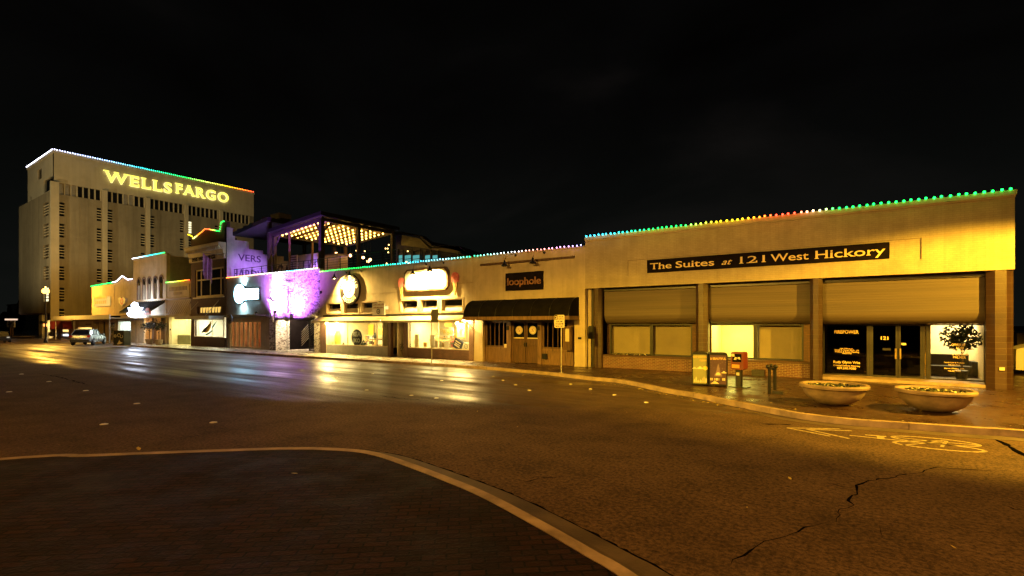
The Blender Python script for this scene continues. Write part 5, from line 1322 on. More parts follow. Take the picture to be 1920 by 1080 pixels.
MB().box(x0, x1, D-.12, D+.048, Z(334,561.5), Z(334,558.5)).build('ledge', M['darkwood'], cb)
mb = MB()
for k in range(11):
    u = x0+.3+k*.5
    mb.xz([(u, Z(334,588)), (u+.06, Z(334,588)), (min(u+1.9,x1), Z(334,564)), (min(u+1.84,x1-.05), Z(334,564))], D+.03, D+.049)
mb.build('boarding_strip', M['darkwood'], cb)
MB().box(x0, x1, D-.15, D+.04, Z(336,594), Z(336,589.5)).build('fascia', M['stucco2'], cb)
MB().box(x0+.01, x1-.01, D+.31, 40, z5-.6, z5-.4).build('roof', M['roof'], cb)
room(X(316), X(357), D+.31, D+3.4, G0+.01, Z(336,594), M['roomwall'], cb, [(X(322), X(345), D+.6, D+2.0)], emit('lowshop_lamp', (1,.90,.38), 34))
shopfront((326, 357), (350,), Z(340,629), Z(340,594.5), D+.9, M['creampaint'], cb)
MB().box(X(326,D+.9), X(357,D+.9), D+.88, D+1.1, G0+.02, Z(340,629)-.02).build('stall_riser', mat('sage_panel', (.25,.27,.15), .7), cb)
t = thing('entry_pendant', 'dark hanging pendant lamp in the small tan shop entry', 'lamp', (X(340), D+.4, 3.2))
MB().tube([(X(340), D+.4, Z(340,594)-.02), (X(340), D+.4, Z(340,596.5))], .03, 6).build('stem', M['blackmetal'], t)
MB().lathe((X(340), D+.4, Z(340,598.5)), [(.30,0),(.22,.10),(.06,.2)], 12).build('shade', M['blackmetal'], t)
led_string('short string of lights on the small tan shop, green to red', [(x0, D-.1, z5+.08), (x1, D-.1, z5+.08)], .22, [(0,GR),(.3,(.5,.85,.1)),(.6,YE),(.8,OR),(1,RE)], .045, 40)

# ================================================================ ARCHED SLOT BUILDING
x0, x1 = X(250)+.005, X(312)-.005
z6 = Z(282, 482.5)
sb_ = thing('arched_building', 'tall tan building with five narrow arched openings and dark metal awning', 'building', ((x0+x1)/2, D, G0))
zs_a, zs_b = Z(282, 561), Z(282, 527)
slots = [(X(258.5), X(263.5)), (X(268), X(273)), (X(278), X(283)), (X(289), X(294)), (X(300), X(305.5))]
MB().grid_wall(x0, x1, G0, z6, D, D+.35, [(a, b, zs_a, zs_b) for a, b in slots] + [(X(256), X(309), G0-1, Z(282,594))]).box(x1-.3, x1, D+.351, 46, G0, z6-.1).box(x0, x0+.3, D+.351, 46, G0, z6-.1).build('wall', M['stucco'], sb_)
MB().box(x1-.002, x1+.02, D+.36, 46, 5, z6-.15).build('side_render', M['greywall'], sb_)
MB().box(x0-.05, x1+.05, D-.12, D+.37, z6+.003, z6+.14).build('coping', M['stucco2'], sb_)
MB().box(x0+.31, x1-.31, D+.36, 46, 8.9, 9.1).build('roof', M['roof'], sb_)
for a, b in slots:
    c, r = (a+b)/2, (b-a)/2
    MB().ring((c, zs_b), r*1.02, r*1.5, D-.07, D-.003, 16, 0, PI).box(a-.22, a, D-.05, D-.003, zs_a, zs_b).build('arch_trim', M['redbrick'], sb_)
    MB().box(a+.002, b-.002, D+.2, D+.24, zs_a, zs_b).build('slot_glass', M['blackglass'], sb_)
    MB().disc((c, zs_b), r, D-.02, D-.004, 18).build('arch_fill', M['blackglass'], sb_)
ay0, ay1 = Z(282, 589), Z(282, 565)
a, b = X(252), X(309)
MB().yz([(D-.004, ay1), (D-1.5, ay0+.25), (D-1.5, ay0+.1), (D-.004, ay1-.25)], a, b).build('metal_awning', M['darkmetal'], sb_)
mb = MB()
for k in range(17):
    u = a+.02+(b-a-.06)*k/16; mb.yz([(D-.005, ay1+.07), (D-1.5, ay0+.32), (D-1.5, ay0+.252), (D-.005, ay1+.002)], u-.03, u+.03)
mb.build('standing_seam', M['blackmetal'], sb_)
MB().box(x0, x1, D-1.3, D-.003, Z(282,596.5), Z(282,592.5)).build('canopy', M['stucco2'], sb_)
room(X(256), X(309), D+.36, D+3, G0+.01, Z(282,594), mat('tan_room', (.50,.33,.18), .8, var=.2), sb_, [(X(264), X(280), D+.8, D+1.6), (X(292), X(300), D+.8, D+1.5)], emit('cafe_lamp', (1,.72,.30), 20))
MB().box(X(256), X(268), D+.1, D+.3, G0, Z(282,594)).build('pale_panel', M['creampaint'], sb_)
MB().box(X(284.5), X(288), D+.02, D+.3, G0, Z(282,594)).box(X(301), X(309), D+.05, D+.3, G0, Z(282,594)).build('post', M['paledarkwood'], sb_)
led_string('string of lights on the tall arched building, white turning green', [(x0, D-.14, z6+.2), (x1, D-.14, z6+.2)], .24, [(0,WH),(.2,(.5,.8,.9)),(.5,CY),(1,GR)], .05, 60)
t = thing('blue_white_sign', 'blazing blue white sign shaped like a crowned panel above the pavement', 'sign', (X(254), D-1.6, 4))
yy = D - 1.6
Q = lambda a, b: (X(a, yy), Z(a, b, yy))
MB().xz([Q(243,593), Q(264,593), Q(267,586), Q(260,584), Q(266,577), Q(258,576), Q(256,569), Q(252,567), Q(248,571), Q(249,577), Q(242,577), Q(245,584), Q(240,588)], yy-.1, yy+.1).build('lit_face', M['e_blue'], t)
MB().box(X(254,yy)-.1, X(254,yy)+.1, yy+.101, yy+.3, Z(254,592,yy), Z(254,580,yy)).build('bracket', M['blackmetal'], t)
t = thing('fan_sign', 'pale fan shaped sign panel on the canopy beside the blazing sign', 'sign', (X(277), D-1.4, 4))
yy = D-1.42
MB().ring((X(277,yy), Z(277,590,yy)), .02, .75, yy-.05, yy+.05, 16, 0, PI).build('panel', M['pink'], t)
for px, lab in ((280, 'left clipped patio tree in a square pot before the cafe'), (298, 'right clipped patio tree in a square pot before the cafe')):
    xx_ = X(px, D-.9); y_ = D-.9
    t = thing('patio_tree', lab, 'tree', (xx_, y_, G0), 'clipped trees before the cafe')
    MB().lathe((xx_, y_, G0), [(.28,0),(.38,.45),(.40,.55),(.34,.57)], 12).build('pot', M['terracotta'], t)
    MB().tube([(xx_, y_, .7), (xx_+.05, y_, 2.0)], [.05,.04], 6).build('trunk', M['darkwood'], t)
    mb = MB()
    for k in range(240):
        c = Vector((xx_ + random.gauss(0,.48), y_ + random.gauss(0,.3), 2.2 + random.gauss(0,.22))); s_ = random.uniform(.08,.16)
        u = Vector((random.gauss(0,1),random.gauss(0,1),random.gauss(0,1))).normalized()*s_; v = u.orthogonal().normalized()*s_*.5
        mb.add([c-u, c+v, c+u, c-v], [(0,1,2,3)])
    mb.build('foliage', M['leafdark'], t, recalc=False)

# ================================================================ LOW STUCCO SHOPS WITH LONG CANOPY
x0, x1 = X(172), X(250)-.005
z7 = 7.45
pb_ = thing('stucco_shop_building', 'low tan stucco shops with a lit square sign and a shield above long canopy', 'building', ((x0+x1)/2, D, G0))
pk = [(x0, G0+3.3), (x1, G0+3.3), (x1, z7+.2), (X(241), z7+.2), (X(231), z7+.75), (X(220), z7+.15), (X(213), z7+.1), (x0, z7)]
MB().xz(pk, D, D+.3).build('wall', M['stucco2'], pb_)
MB().box(x0+.1, x1-.1, D+.31, 46, z7-.8, z7-.6).box(x0, x0+.3, D+.31, 46, G0, z7-.8).build('roof', M['roof'], pb_)
MB().box(X(215)-.06, X(215)+.06, D-.03, D-.003, 3.5, z7).build('downpipe', M['stucco'], pb_)
t = thing('square_sign', 'amber lit wide sign box on the low tan stucco shop', 'sign', (X(194), D-.1, 5.8))
sa_, sb2, zA_, zB_ = X(180.5), X(207), Z(194, 574), Z(194, 557)
MB().box(sa_, sb2, D-.25, D-.004, zA_, zB_).build('box', M['e_yellowsign'], t)
mb = MB()
for r_ in range(2):
    for k in range(8 if r_ else 6):
        u = sa_+.4+(sb2-sa_-.8)*k/(8 if r_ else 6); mb.box(u, u+.42, D-.27, D-.252, zA_+.3+r_*.62, zA_+.72+r_*.62)
mb.build('lettering', M['amber'], t)
t = thing('shield_sign', 'pale shield shaped sign right of the amber lit sign box', 'sign', (X(231), D-.1, 5.8))
S_ = lambda a, b: (X(a), Z(a, b))
MB().xz([S_(224,560), S_(228,556.5), S_(231,558.5), S_(234,556.5), S_(238,560), S_(237,568), S_(231,574.5), S_(225.5,568)], D-.15, D-.004).build('board', M['creampaint'], t)
MB().ring((X(231), Z(231,565)), .25, .42, D-.17, D-.151, 16).build('emblem', M['pink'], t)
cy0 = Z(195, 598)
cn = thing('long_canopy', 'long flat white edged canopy over the pavement of the tan shops', 'canopy', (X(195), D-1, cy0))
MB().box(X(137), X(249), D-2.2, D-.004, cy0, cy0+.12).build('soffit', M['stucco2'], cn)
MB().box(X(137)-.05, X(249), D-2.3, D-2.204, cy0-.1, cy0+.42).build('fascia', M['whitepaint'], cn)
for px in (140, 176, 245): MB().tube([(X(px), D-2.1, G0), (X(px), D-2.1, cy0-.002)], .06, 8).build('post', M['steel'], cn)
# ground floor under the canopy
gf = MB().grid_wall(X(140), x1, G0, cy0-.003, D+.02, D+.25, [(X(146), X(172), Z(158,622), Z(158,614)), (X(181), X(184.5), G0-1, Z(184,603)), (X(191.5), X(197), G0-1, Z(194,603)), (X(205), X(214), G0-1, Z(210,603)), (X(221), X(245), G0+.2, Z(233,602))])
gf.build('ground_floor_wall', M['stucco2'], pb_)
for pa_, pb2 in ((181,184.5),(191.5,197)):
    MB().box(X(pa_)+.01, X(pb2)-.01, D+.15, D+.2, G0, Z(190,603)).build('door', M['black'], pb_)
    c = (X(pa_)+X(pb2))/2; MB().ring((c, Z(190,604)), (X(pb2)-X(pa_))/2, (X(pb2)-X(pa_))/2+.2, D-.05, D+.017, 14, 0, PI).build('arch_trim', M['stucco'], pb_)
d = MB().frame(X(205)+.01, X(214)-.01, G0+.02, Z(210,603), D+.1, D+.2, .14, [X(209.5)], [1.1,1.9,2.6], .08).build('glazed_door', M['creampaint'], pb_)
MB().box(X(205)+.1, X(214)-.1, D+.14, D+.15, G0+.1, Z(210,603)-.1).build('pane', M['blackglass'], d)
shopfront((221, 245), (229, 237), G0+.22, Z(233,602), D+.08, M['steel'], pb_)
room(X(221), X(245), D+.26, D+3, G0+.1, Z(233,602)+.05, M['whitepaint'], pb_, [(X(224), X(240), D+.5, D+1.8)], M['e_cool'])
room(X(146), X(172), D+.26, D+2, Z(158,622)-.05, Z(158,613), M['roomwall'], pb_, [(X(150), X(168), D+.5, D+1.5)], M['e_warm_dim'])
MB().box(X(161), X(170.5), D-.04, D+.018, Z(165,609), Z(165,607)).build('name_plaque', M['darkwood'], pb_)
led_string('string of lights on the low stucco shops, green with a white peak', [(x0, D-.1, z7+.1), (X(213), D-.1, z7+.25), (X(220), D-.1, z7+.3), (X(231), D-.1, z7+.9), (X(241), D-.1, z7+.35), (x1, D-.1, z7+.35)], .27, [(0,GR),(.52,GR),(.58,WH),(1,(.8,.7,.9))], .06, 70)

# ================================================================ BANK TOWER
bx0 = X(101); BX = bx0                        # east face plane
by1 = YX(475.5, BX); ztb_ = 29.8; zlow = 23.3
bk = thing('bank_tower', 'tall pale concrete bank tower with large yellow name letters at left', 'building', ((BX-10), D, 0))
xl, xll = X(52), X(42)
YE_ = lambda p: YX(p, BX)
rows_z = [(23.0, 24.75)]
# east face: openings for the ribbon windows and the paired slots
fins = [(101.5, 109.5), (191.5, 200), (273, 280), (345.5, 351.5), (410.5, 416.5)]
holes = []
rib = [(110.5, 190.5), (201, 272), (281, 344.5), (352.5, 409.5), (417.5, 468)]
for a, b in rib: holes.append((YE_(a), YE_(b), 23.0, 24.75))
sl_px = [(110.5,121),(181.5,190.5),(201,211),(264,272),(281,289.5),(337.5,344.5),(352.5,360),(403,409.5),(417.5,424)]
zf = [2.6 + 3.39*k for k in range(6)]
for a, b in sl_px:
    for z in zf: holes.append((YE_(a), YE_(b), z, z+2.2))
tmp = MB(); tmp.grid_wall(D, by1, 0, ztb_-.4, 0, .5, holes)
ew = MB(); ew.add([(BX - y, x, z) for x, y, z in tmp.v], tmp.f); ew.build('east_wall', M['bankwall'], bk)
yfr = D - .02
# street face: slightly proud lower mass, set back upper mass
f1 = MB().grid_wall(xll, BX-.002, 4.2, zlow, yfr-.45, yfr, [(X(88.5), X(98.5), z, z+2.2) for z in zf[1:]] )
f1.box(xll, xll+.5, yfr+.001, by1, 4.2, zlow); f1.box(xll, BX-.51, yfr+.002, by1, zlow-.4, zlow-.002)
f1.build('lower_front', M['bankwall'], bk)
f2 = MB().grid_wall(xl, BX-.003, zlow+.001, ztb_-.4, yfr+.02, yfr+.4, [(X(82), X(99.5), zlow+.5, zlow+2.6), (X(70), X(78), 26.5, 28.3), (X(55), X(59), zlow+.2, zlow+1.2)])
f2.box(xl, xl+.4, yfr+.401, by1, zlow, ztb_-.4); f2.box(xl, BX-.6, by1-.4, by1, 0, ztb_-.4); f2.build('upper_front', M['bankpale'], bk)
MB().box(xl-.1, BX+.12, yfr-.1, by1+.1, ztb_-.395, ztb_).build('parapet', M['bankpale'], bk)
bd = MB().box(BX+.002, BX+.06, D+.01, by1, 24.78, ztb_-.4); bd.build('sign_band', M['bankpale'], bk)
for a, b in fins:
    MB().box(BX+.003, BX+.45, YE_(a) if a > 102 else yfr-.46, YE_(b), 0.5, 24.775).build('fin', M['bankpale'], bk)
# windows: recessed dark panes with blinds as bars
for a, b in rib:
    ya, yb = YE_(a), YE_(b); n = 7
    for k in range(n):
        u0, u1 = ya+(yb-ya)*k/n, ya+(yb-ya)*(k+1)/n
        f = MB().box(BX-.28, BX-.02, u1-.16, u1-.004, 23.003, 24.747).build('window', M['bankpale'], bk)
        pale = (k in (0,1,2) and a < 120) or (k in (3,4) and 200 < a < 210)
        MB().box(BX-.34, BX-.30, u0, u1-.01, 23.003, 24.747).build('pane', M['greywall'] if pale else M['blackglass'], f)
lit = {(110.5, 3), (417.5, 4), (417.5, 5)}
for a, b in sl_px:
    ya, yb = YE_(a), YE_(b)
    for k, z in enumerate(zf):
        mb = MB()
        for j in range(1, 5): mb.box(BX-.2, BX-.02, ya+.01, yb-.01, z+2.2*j/5-.06, z+2.2*j/5+.06)
        f = mb.build('window', M['bankpale'], bk)
        lt_ = (a == 417.5 and k in (4, 5)) or (a == 352.5 and k == 5)
        MB().box(BX-.34, BX-.30, ya, yb, z+.003, z+2.197).build('pane', M['e_window'] if lt_ else M['blackglass'], f)
for k, z in enumerate(zf[1:]):
    mb = MB()
    for j in range(1, 5): mb.box(X(88.5)+.01, X(98.5)-.01, yfr-.40, yfr-.25, z+2.2*j/5-.06, z+2.2*j/5+.06)
    f = mb.build('window', M['bankpale'], bk)
    MB().box(X(88.5), X(98.5), yfr-.15, yfr-.1, z+.003, z+2.197).build('pane', M['e_window'] if k == 0 else M['blackglass'], f)
MB().box(X(82), X(99.5), yfr+.2, yfr+.25, zlow+.5, zlow+2.6).box(X(70), X(78), yfr+.2, yfr+.25, 26.5, 28.3).box(X(55), X(59), yfr+.2, yfr+.25, zlow+.2, zlow+1.2).build('upper_pane', M['blackglass'], bk)
# panel joints on the east face
mb = MB()
for p in (130, 148, 165, 220, 236, 251, 300, 318, 372, 390):
    y_ = YE_(p); mb.box(BX+.001, BX+.02, y_-.04, y_+.04, .5, 22.9)
mb.build('panel_joint', M['bankwall'], bk)
# ground floor
MB().box(X(78)-.6, X(82), yfr-.2, yfr+.3, 0, 4.199).build('pillar', M['bankpale'], bk)
MB().box(xll+.5, BX-.6, D+3, D+3.2, 0, 4.2).box(xll+.3, BX-.3, yfr-.4, D+3, 4.0, 4.19).build('lobby_wall', M['darkbrick'], bk)
room(X(86), X(99), D+.2, D+2.8, .05, 3.0, M['roomwall'], bk, [(X(88), X(97), D+.8, D+1.6)], M['e_warm_dim'])
MB().xz([(X(113)-.2, Z(113,617.5,D-1)), (X(139), Z(139,617,D-1)), (X(136), Z(136,602,D-1)), (X(113), Z(113,602,D-1))], D-1.2, D-.01).build('red_awning', M['awnred'], bk)
MB().box(BX+.3, X(141), D-.15, D+.4, G0, 3.6).build('annex_wall', M['stucco2'], bk)
for a_, b_, z_, c_ in ((121, 131, (Z(126,622), Z(126,618)), (1,.66,.2)), (121, 131, (Z(126,630), Z(126,626)), (.85,.92,1))):
    MB().box(X(a_), X(b_), D-.2, D-.152, *z_).build('lit_panel', emit('annex_panel', c_, 1.6), bk)
# name letters
bt = thing('bank_letters', 'glowing yellow slab serif letters across the top of the bank tower', 'sign', (BX+.2, YE_(300), 27.4))
def slab(s, pa_, pb2, z0_, z1_, name_prefix=None):
    ya, yb = YE_(pa_), YE_(pb2)
    mb = MB().text(s, (BX+.30, ya, z0_), z1_-z0_, yb-ya, .12, (0,1,0), (0,0,1), serif=.055, bold=.018, spacing=1.2)
    mb.build('lettering', M['e_bank'], bt)
    b2 = MB().text(s, (BX+.20, ya, z0_), z1_-z0_, yb-ya, .08, (0,1,0), (0,0,1), serif=.055, bold=.03, spacing=1.2)
    b2.build('letter_return', M['e_bankedge'], bt)
slab('WELLS', 195, 321, 26.35, 28.25); slab('FARGO', 329, 427, 26.6, 28.5)
mb = MB()
for p in range(198, 427, 12):
    mb.box(BX+.061, BX+.20, YE_(p)-.05, YE_(p)+.05, 27.2, 27.3)
mb.build('letter_mount', M['steel'], bt)
led_string('string of lights along the long roof edge of the bank tower, white to red', [(BX+.16, yfr-.1, ztb_+.08), (BX+.16, by1, ztb_+.08)], .32, [(0,(.6,.6,.9)),(.2,(.3,.5,.95)),(.35,CY),(.45,TE),(.6,GR),(.72,(.6,.8,.1)),(.82,YE),(.9,OR),(1,RE)], .085, 99)
led_string('pale string of lights along the short roof edge of the bank tower', [(xl-.1, yfr-.16, ztb_+.08), (BX+.1, yfr-.16, ztb_+.08)], .32, [(0,(.7,.7,.9)),(1,(.75,.75,.95))], .07, 50)

# ================================================================ PARKED CAR
def build_car():
    t = thing('parked_car', 'silver hatchback parked at an angle before the canopy shops', 'car', (0,0,0))
    # along +x = forward; stations: x, half width, z bottom, z shoulder
    body = MB()
    stn = [(-2.15,.70,.45,.80),(-2.08,.82,.32,.98),(-1.7,.88,.26,1.02),(-.6,.90,.24,1.0),(.6,.90,.24,.98),(1.3,.88,.26,.92),(1.85,.80,.30,.80),(2.12,.62,.38,.66)]
    secs = []
    for x, w, zb, zt in stn:
        h = zt - zb
        secs.append([(x,-w*.86,zb),(x,-w,zb+h*.22),(x,-w*1.01,zb+h*.6),(x,-w*.94,zt-.04),(x,-w*.80,zt),(x,w*.80,zt),(x,w*.94,zt-.04),(x,w*1.01,zb+h*.6),(x,w,zb+h*.22),(x,w*.86,zb)])
    vs = [v for s in secs for v in s]; n = 10; fs = []
    for i in range(len(secs)-1):
        for k in range(n): fs.append((i*n+k, i*n+(k+1)%n, (i+1)*n+(k+1)%n, (i+1)*n+k))
    fs += [tuple(range(n))[::-1], tuple((len(secs)-1)*n+k for k in range(n))]
    body.add(vs, fs); body.build('body', M['silver'], t, smooth=True)
    cab = MB(); cs = [(-2.02,.76,.98,1.0),(-1.62,.72,.98,1.48),(-.7,.72,.98,1.56),(.1,.70,.97,1.50),(.95,.70,.93,.96)]
    vs = []; fs = []
    for x, w, zb, zt in cs:
        k_ = (zt-zb)/.55
        vs += [(x,-w-.06,zb),(x,-w+.10*k_,zt-.02),(x,-w+.2*k_,zt),(x,w-.2*k_,zt),(x,w-.10*k_,zt-.02),(x,w+.06,zb)]
    for i in range(len(cs)-1):
        for k in range(5): fs.append((i*6+k, i*6+k+1, (i+1)*6+k+1, (i+1)*6+k))
    cab.add(vs, fs); cab.build('glasshouse', M['blackglass'], t, smooth=True)
    rf = MB()
    rf.add([(-1.66,-.55,1.49),(-.7,-.54,1.575),(.12,-.52,1.515),(.12,.52,1.515),(-.7,.54,1.575),(-1.66,.55,1.49)], [(0,1,4,5),(1,2,3,4)])
    for s in (-1, 1):
        rf.tube([(-1.98,s*.74,1.0),(-1.62,s*.62,1.46),(-.7,s*.62,1.545),(.12,s*.60,1.49),(.93,s*.73,.96)], [.05,.05,.045,.04,.04], 6)
        for x_, zt in ((-.95,1.52),(-.05,1.5)): rf.tube([(x_,s*.79,.98),(x_+.05,s*.625,zt)], .04, 6)
    rf.build('roof', M['silver'], t, smooth=True)
    for x_ in (-1.35, 1.32):
        for s in (-1, 1):
            pr = [(.20,-.11),(.31,-.10),(.335,-.06),(.335,.06),(.31,.10),(.20,.11)]
            w_ = MB(); q = MB(); 
            w_.lathe((0,0,0), pr, 20); w_.v = [(x_+a, s*.83+c, .335+b) for a, b, c in w_.v]
            wo = w_.build('wheel', M['tyre'], t, smooth=True)
            q.lathe((0,0,0), [(.05,-.115),(.19,-.112),(.21,-.09),(.21,.09),(.19,.112),(.05,.115)], 16); q.v = [(x_+a, s*.83+c, .335+b) for a, b, c in q.v]
            q.build('rim', M['steel'], wo, smooth=True)
            sp_ = MB()
            for k in range(5):
                a = k*2*PI/5; sp_.tube([(x_, s*.955, .335), (x_+.19*math.cos(a), s*.95, .335+.19*math.sin(a))], .028, 5)
            sp_.build('spoke', M['silver'], wo)
    for s in (-1, 1):
        MB().box(-2.17,-1.95, s*.62, s*.86, .78, .96).build('tail_lamp', M['tail'], t)
        MB().box(1.80,2.06, s*.50, s*.72, .62, .74).build('headlight', M['whitepaint'], t)
        MB().box(.72,.88, s*.86, s*1.02, .96, 1.08).build('mirror', M['silver'], t)
        for x_ in (-.75, .25): MB().box(x_, x_+.18, s*.905, s*.93, .84, .87).build('door_handle', M['silver'], t)
    MB().box(-2.24,-2.06,-.78,.78,.36,.56).build('rear_bumper', M['black'], t)
    MB().box(-2.19,-2.13,-.26,.26,.66,.78).build('number_plate', M['creampaint'], t)
    MB().box(-2.05,-1.95,-.55,.55,1.50,1.53).build('rear_spoiler', M['silver'], t)
    return t
car = build_car()
cx_, cy_ = G(167, 646); car.location = (cx_, cy_, 0); car.rotation_euler = (0, 0, math.atan2(.56, -.83)); car.scale = (1.16, 1.10, 1.16)

# ================================================================ STREET FURNITURE
def planter(px, py, rim_px, label):
    x, y = G(px, py, G0); d_ = (H-G0)*F/(py-HY); R_ = rim_px/2*d_/F/math.sqrt(1+((px-CX)/F)**2)
    x, y = x + AX*R_*.45, y + AY*R_*.45
    R_ = R_*1.02
    t = thing('planter_bowl', label, 'planter', (x, y, G0), 'round concrete planter bowls')
    h = .56
    MB().lathe((x,y,G0), [(R_*.30,0),(R_*.42,.02),(R_*.50,.05),(R_*.72,h*.28),(R_*.86,h*.55),(R_*.91,h*.80),(R_*.93,h*.82),(R_*1.0,h*.84),(R_*1.015,h*.93),(R_*.99,h),(R_*.90,h),(R_*.87,h*.92),(R_*.85,h*.86)], 48).build('bowl', M['terracotta'], t, smooth=True)
    MB().lathe((x,y,G0), [(.02,h*.88),(R_*.5,h*.9),(R_*.86,h*.87)], 32).build('soil', M['soil'], t)
    lf = MB()
    for k in range(420):
        a, r = random.uniform(0,2*PI), R_*.82*math.sqrt(random.random()); leaf_mesh(lf, x + r*math.cos(a), y + r*math.sin(a), G0+h*.86, random.uniform(.025,.06), .7)
    lf.mi = [random.choice((0,0,0,0,1,2)) for _ in range(len(lf.f))]
    lf.build('bedding_plants', [M['leafdark'], M['leaf'], M['creampaint']], t, recalc=False)
planter(1579, 762, 135, 'left concrete planter bowl with low plants before the office columns')
planter(1775, 775.5, 161, 'right concrete planter bowl with low plants nearest the office entrance')
# two recycling boxes side by side with printed fronts
def pbox(pxa, pxb, py, mprint, label, top):
    (xa, ya), (xb, yb) = G(pxa, py, G0), G(pxb, py+1.3, G0)
    u = Vector((xb-xa, yb-ya, 0)); w = u.length; u.normalize(); nb = Vector((-u.y, u.x, 0))    # nb points away from the camera
    t = thing('litter_box', label, 'bin', (xa, ya, G0), 'printed pavement bins')
    T = lambda a, b, c: tuple(Vector((xa, ya, G0)) + u*a + nb*c + Vector((0,0,b)))
    h, dp = top, .62
    def bxx(mb, a0, a1, b0, b1, c0, c1):
        return mb.add([T(a0,b0,c0),T(a1,b0,c0),T(a1,b0,c1),T(a0,b0,c1),T(a0,b1,c0),T(a1,b1,c0),T(a1,b1,c1),T(a0,b1,c1)], [(3,2,1,0),(4,5,6,7),(0,1,5,4),(1,2,6,5),(2,3,7,6),(3,0,4,7)])
    m = MB(); m.prism([(0.0,.03),(w,.03),(w,h-.08),(w-.03,h-.02),(w-.08,h),(.08,h),(.03,h-.02),(0,h-.08)], 0, dp, lambda a, b, c: T(a, b, c)); m.build('shell', M['blackmetal'], t)
    m = MB(); bxx(m, .045, w-.045, .08, h-.09, -.012, -.002); fr = m.build('front_print', M[mprint], t)
    m = MB(); bxx(m, .06, w-.06, h-.22 if mprint == 'olivegreen' else h-.2, h-.12, -.016, -.013)
    for s in (.02, w-.1): bxx(m, s, s+.08, -.0, .029, .03, .11)
    m.build('foot', M['blackmetal'], t) if False else None
    return t, T, w, h, bxx
t, T, w, h, bxx = pbox(1297, 1327.5, 722.5, 'olivegreen', 'sage green printed bin with clouds and sun, left of a pair', 1.20)
def flat(polys, m, name, c0, c1, T, t):
    mb = MB()
    for p in polys: mb.prism(p, c0, c1, lambda a, b, c: T(a, b, c))
    return mb.build(name, m, t)
def cloud(cx, cz, s): return [(cx-s, cz), (cx+s, cz), (cx+s*.9, cz+s*.35), (cx+s*.45, cz+s*.5), (cx+s*.2, cz+s*.85), (cx-s*.2, cz+s*.9), (cx-s*.5, cz+s*.5), (cx-s*.9, cz+s*.35)]
flat([cloud(w*.18, h*.50, .075), cloud(w*.52, h*.50, .11)], M['creampaint'], 'cloud_print', -.018, -.0125, T, t)
flat([[(w*.84+.075*math.cos(k*PI/8), h*.53+.075*math.sin(k*PI/8)) for k in range(16)]], M['yellow'], 'sun_print', -.017, -.0122, T, t)
flat([[(w*a0, h*.10), (w*a1, h*.10), (w*a1, h*b), (w*(a0+a1)/2, h*b+.06), (w*a0, h*b)] for a0, a1, b in ((.14,.22,.16),(.24,.32,.22),(.34,.46,.13),(.50,.62,.15),(.66,.70,.2),(.74,.78,.24),(.84,.93,.2))], M['creampaint'], 'skyline_print', -.0175, -.0124, T, t)
uu = Vector(T(1,0,0)) - Vector(T(0,0,0))
MB().text('KEEP DENTON', T(w*.08, h*.835, -.0125), .062, w*.84, .004, uu, (0,0,1), bold=.03).text('CLEAN', T(w*.48, h*.735, -.0125), .062, w*.42, .004, uu, (0,0,1), bold=.03).build('lettering', M['cone'], t)
t, T, w, h, bxx = pbox(1329, 1364.5, 724.2, 'plum', 'plum printed bin with night sky dome drawing, right of a pair', 1.19)
flat([[(w*.30,h*.30),(w*.70,h*.30),(w*.70,h*.36),(w*.62,h*.42),(w*.58,h*.50),(w*.55,h*.60),(w*.50,h*.68),(w*.45,h*.60),(w*.42,h*.50),(w*.38,h*.42),(w*.30,h*.36)]], mat('print_lilac', (.20,.14,.19), .6), 'dome_print', -.0165, -.0122, T, t)
flat([cloud(w*.80, h*.40, .085), [(w*.36,h*.34),(w*.62,h*.34),(w*.60,h*.40),(w*.50,h*.43),(w*.40,h*.40)]], M['creampaint'], 'cloud_print', -.019, -.0167, T, t)
flat([[(w*a0,h*.18),(w*a1,h*.18),(w*a1,h*.25),(w*a0,h*.25)] for a0, a1 in ((.08,.13),(.15,.20),(.28,.31),(.36,.48),(.52,.55),(.72,.78),(.80,.86))] + [[(w*.08,h*.08),(w*.55,h*.08),(w*.45,h*.13),(w*.30,h*.17),(w*.2,h*.12)]], M['creampaint'], 'skyline_print', -.0175, -.0124, T, t)
random.seed(5)
flat([[(w*sx_+.006*math.cos(k*PI/3), h*sz_+.006*math.sin(k*PI/3)) for k in range(6)] for sx_, sz_ in [(random.uniform(.1,.9), random.uniform(.5,.75)) for _ in range(16)]], M['greywall'], 'star_print', -.015, -.0123, T, t)
uu = Vector(T(1,0,0)) - Vector(T(0,0,0))
MB().text('& BEAUTIFUL', T(w*.07, h*.80, -.0125), .075, w*.84, .004, uu, (0,0,1), bold=.03).build('lettering', M['cone'], t)
# red newspaper box on a black post
x, y = G(1386, 726, G0)
t = thing('newspaper_box', 'red newspaper box on a thick black post by the bins', 'newspaper box', (x, y, G0), rz=-.15)
mb = MB().xz([(-.21,.66),(-.17,.62),(.17,.62),(.21,.66),(.21,1.19),(.18,1.23),(-.18,1.23),(-.21,1.19)], -.2, .22); mb.build('case', M['redpaint'], t, local=True)
MB().frame(-.185, .185, .86, 1.20, -.225, -.202, .03).build('door', M['redpaint'], t, local=True)
MB().box(-.16, .16, -.214, -.204, .89, 1.17).build('window', M['blackglass'], t, local=True)
MB().box(-.17, .08, -.222, -.203, .68, .80).build('title_panel', mat('orange_title', (.75,.35,.05), .5), t, local=True)
MB().xz([(-.1,.97),(-.02,.97),(.0,1.05),(-.06,1.06)], -.224, -.2145).xz([(.02,1.0),(.12,.98),(.1,1.07),(.03,1.06)], -.224, -.2145).box(-.18,-.08,-.232,-.226,1.08,1.17).build('front_page', M['creampaint'], t, local=True)
MB().box(-.085, .085, -.12, .1, .03, .618).build('post', M['blackmetal'], t, local=True)
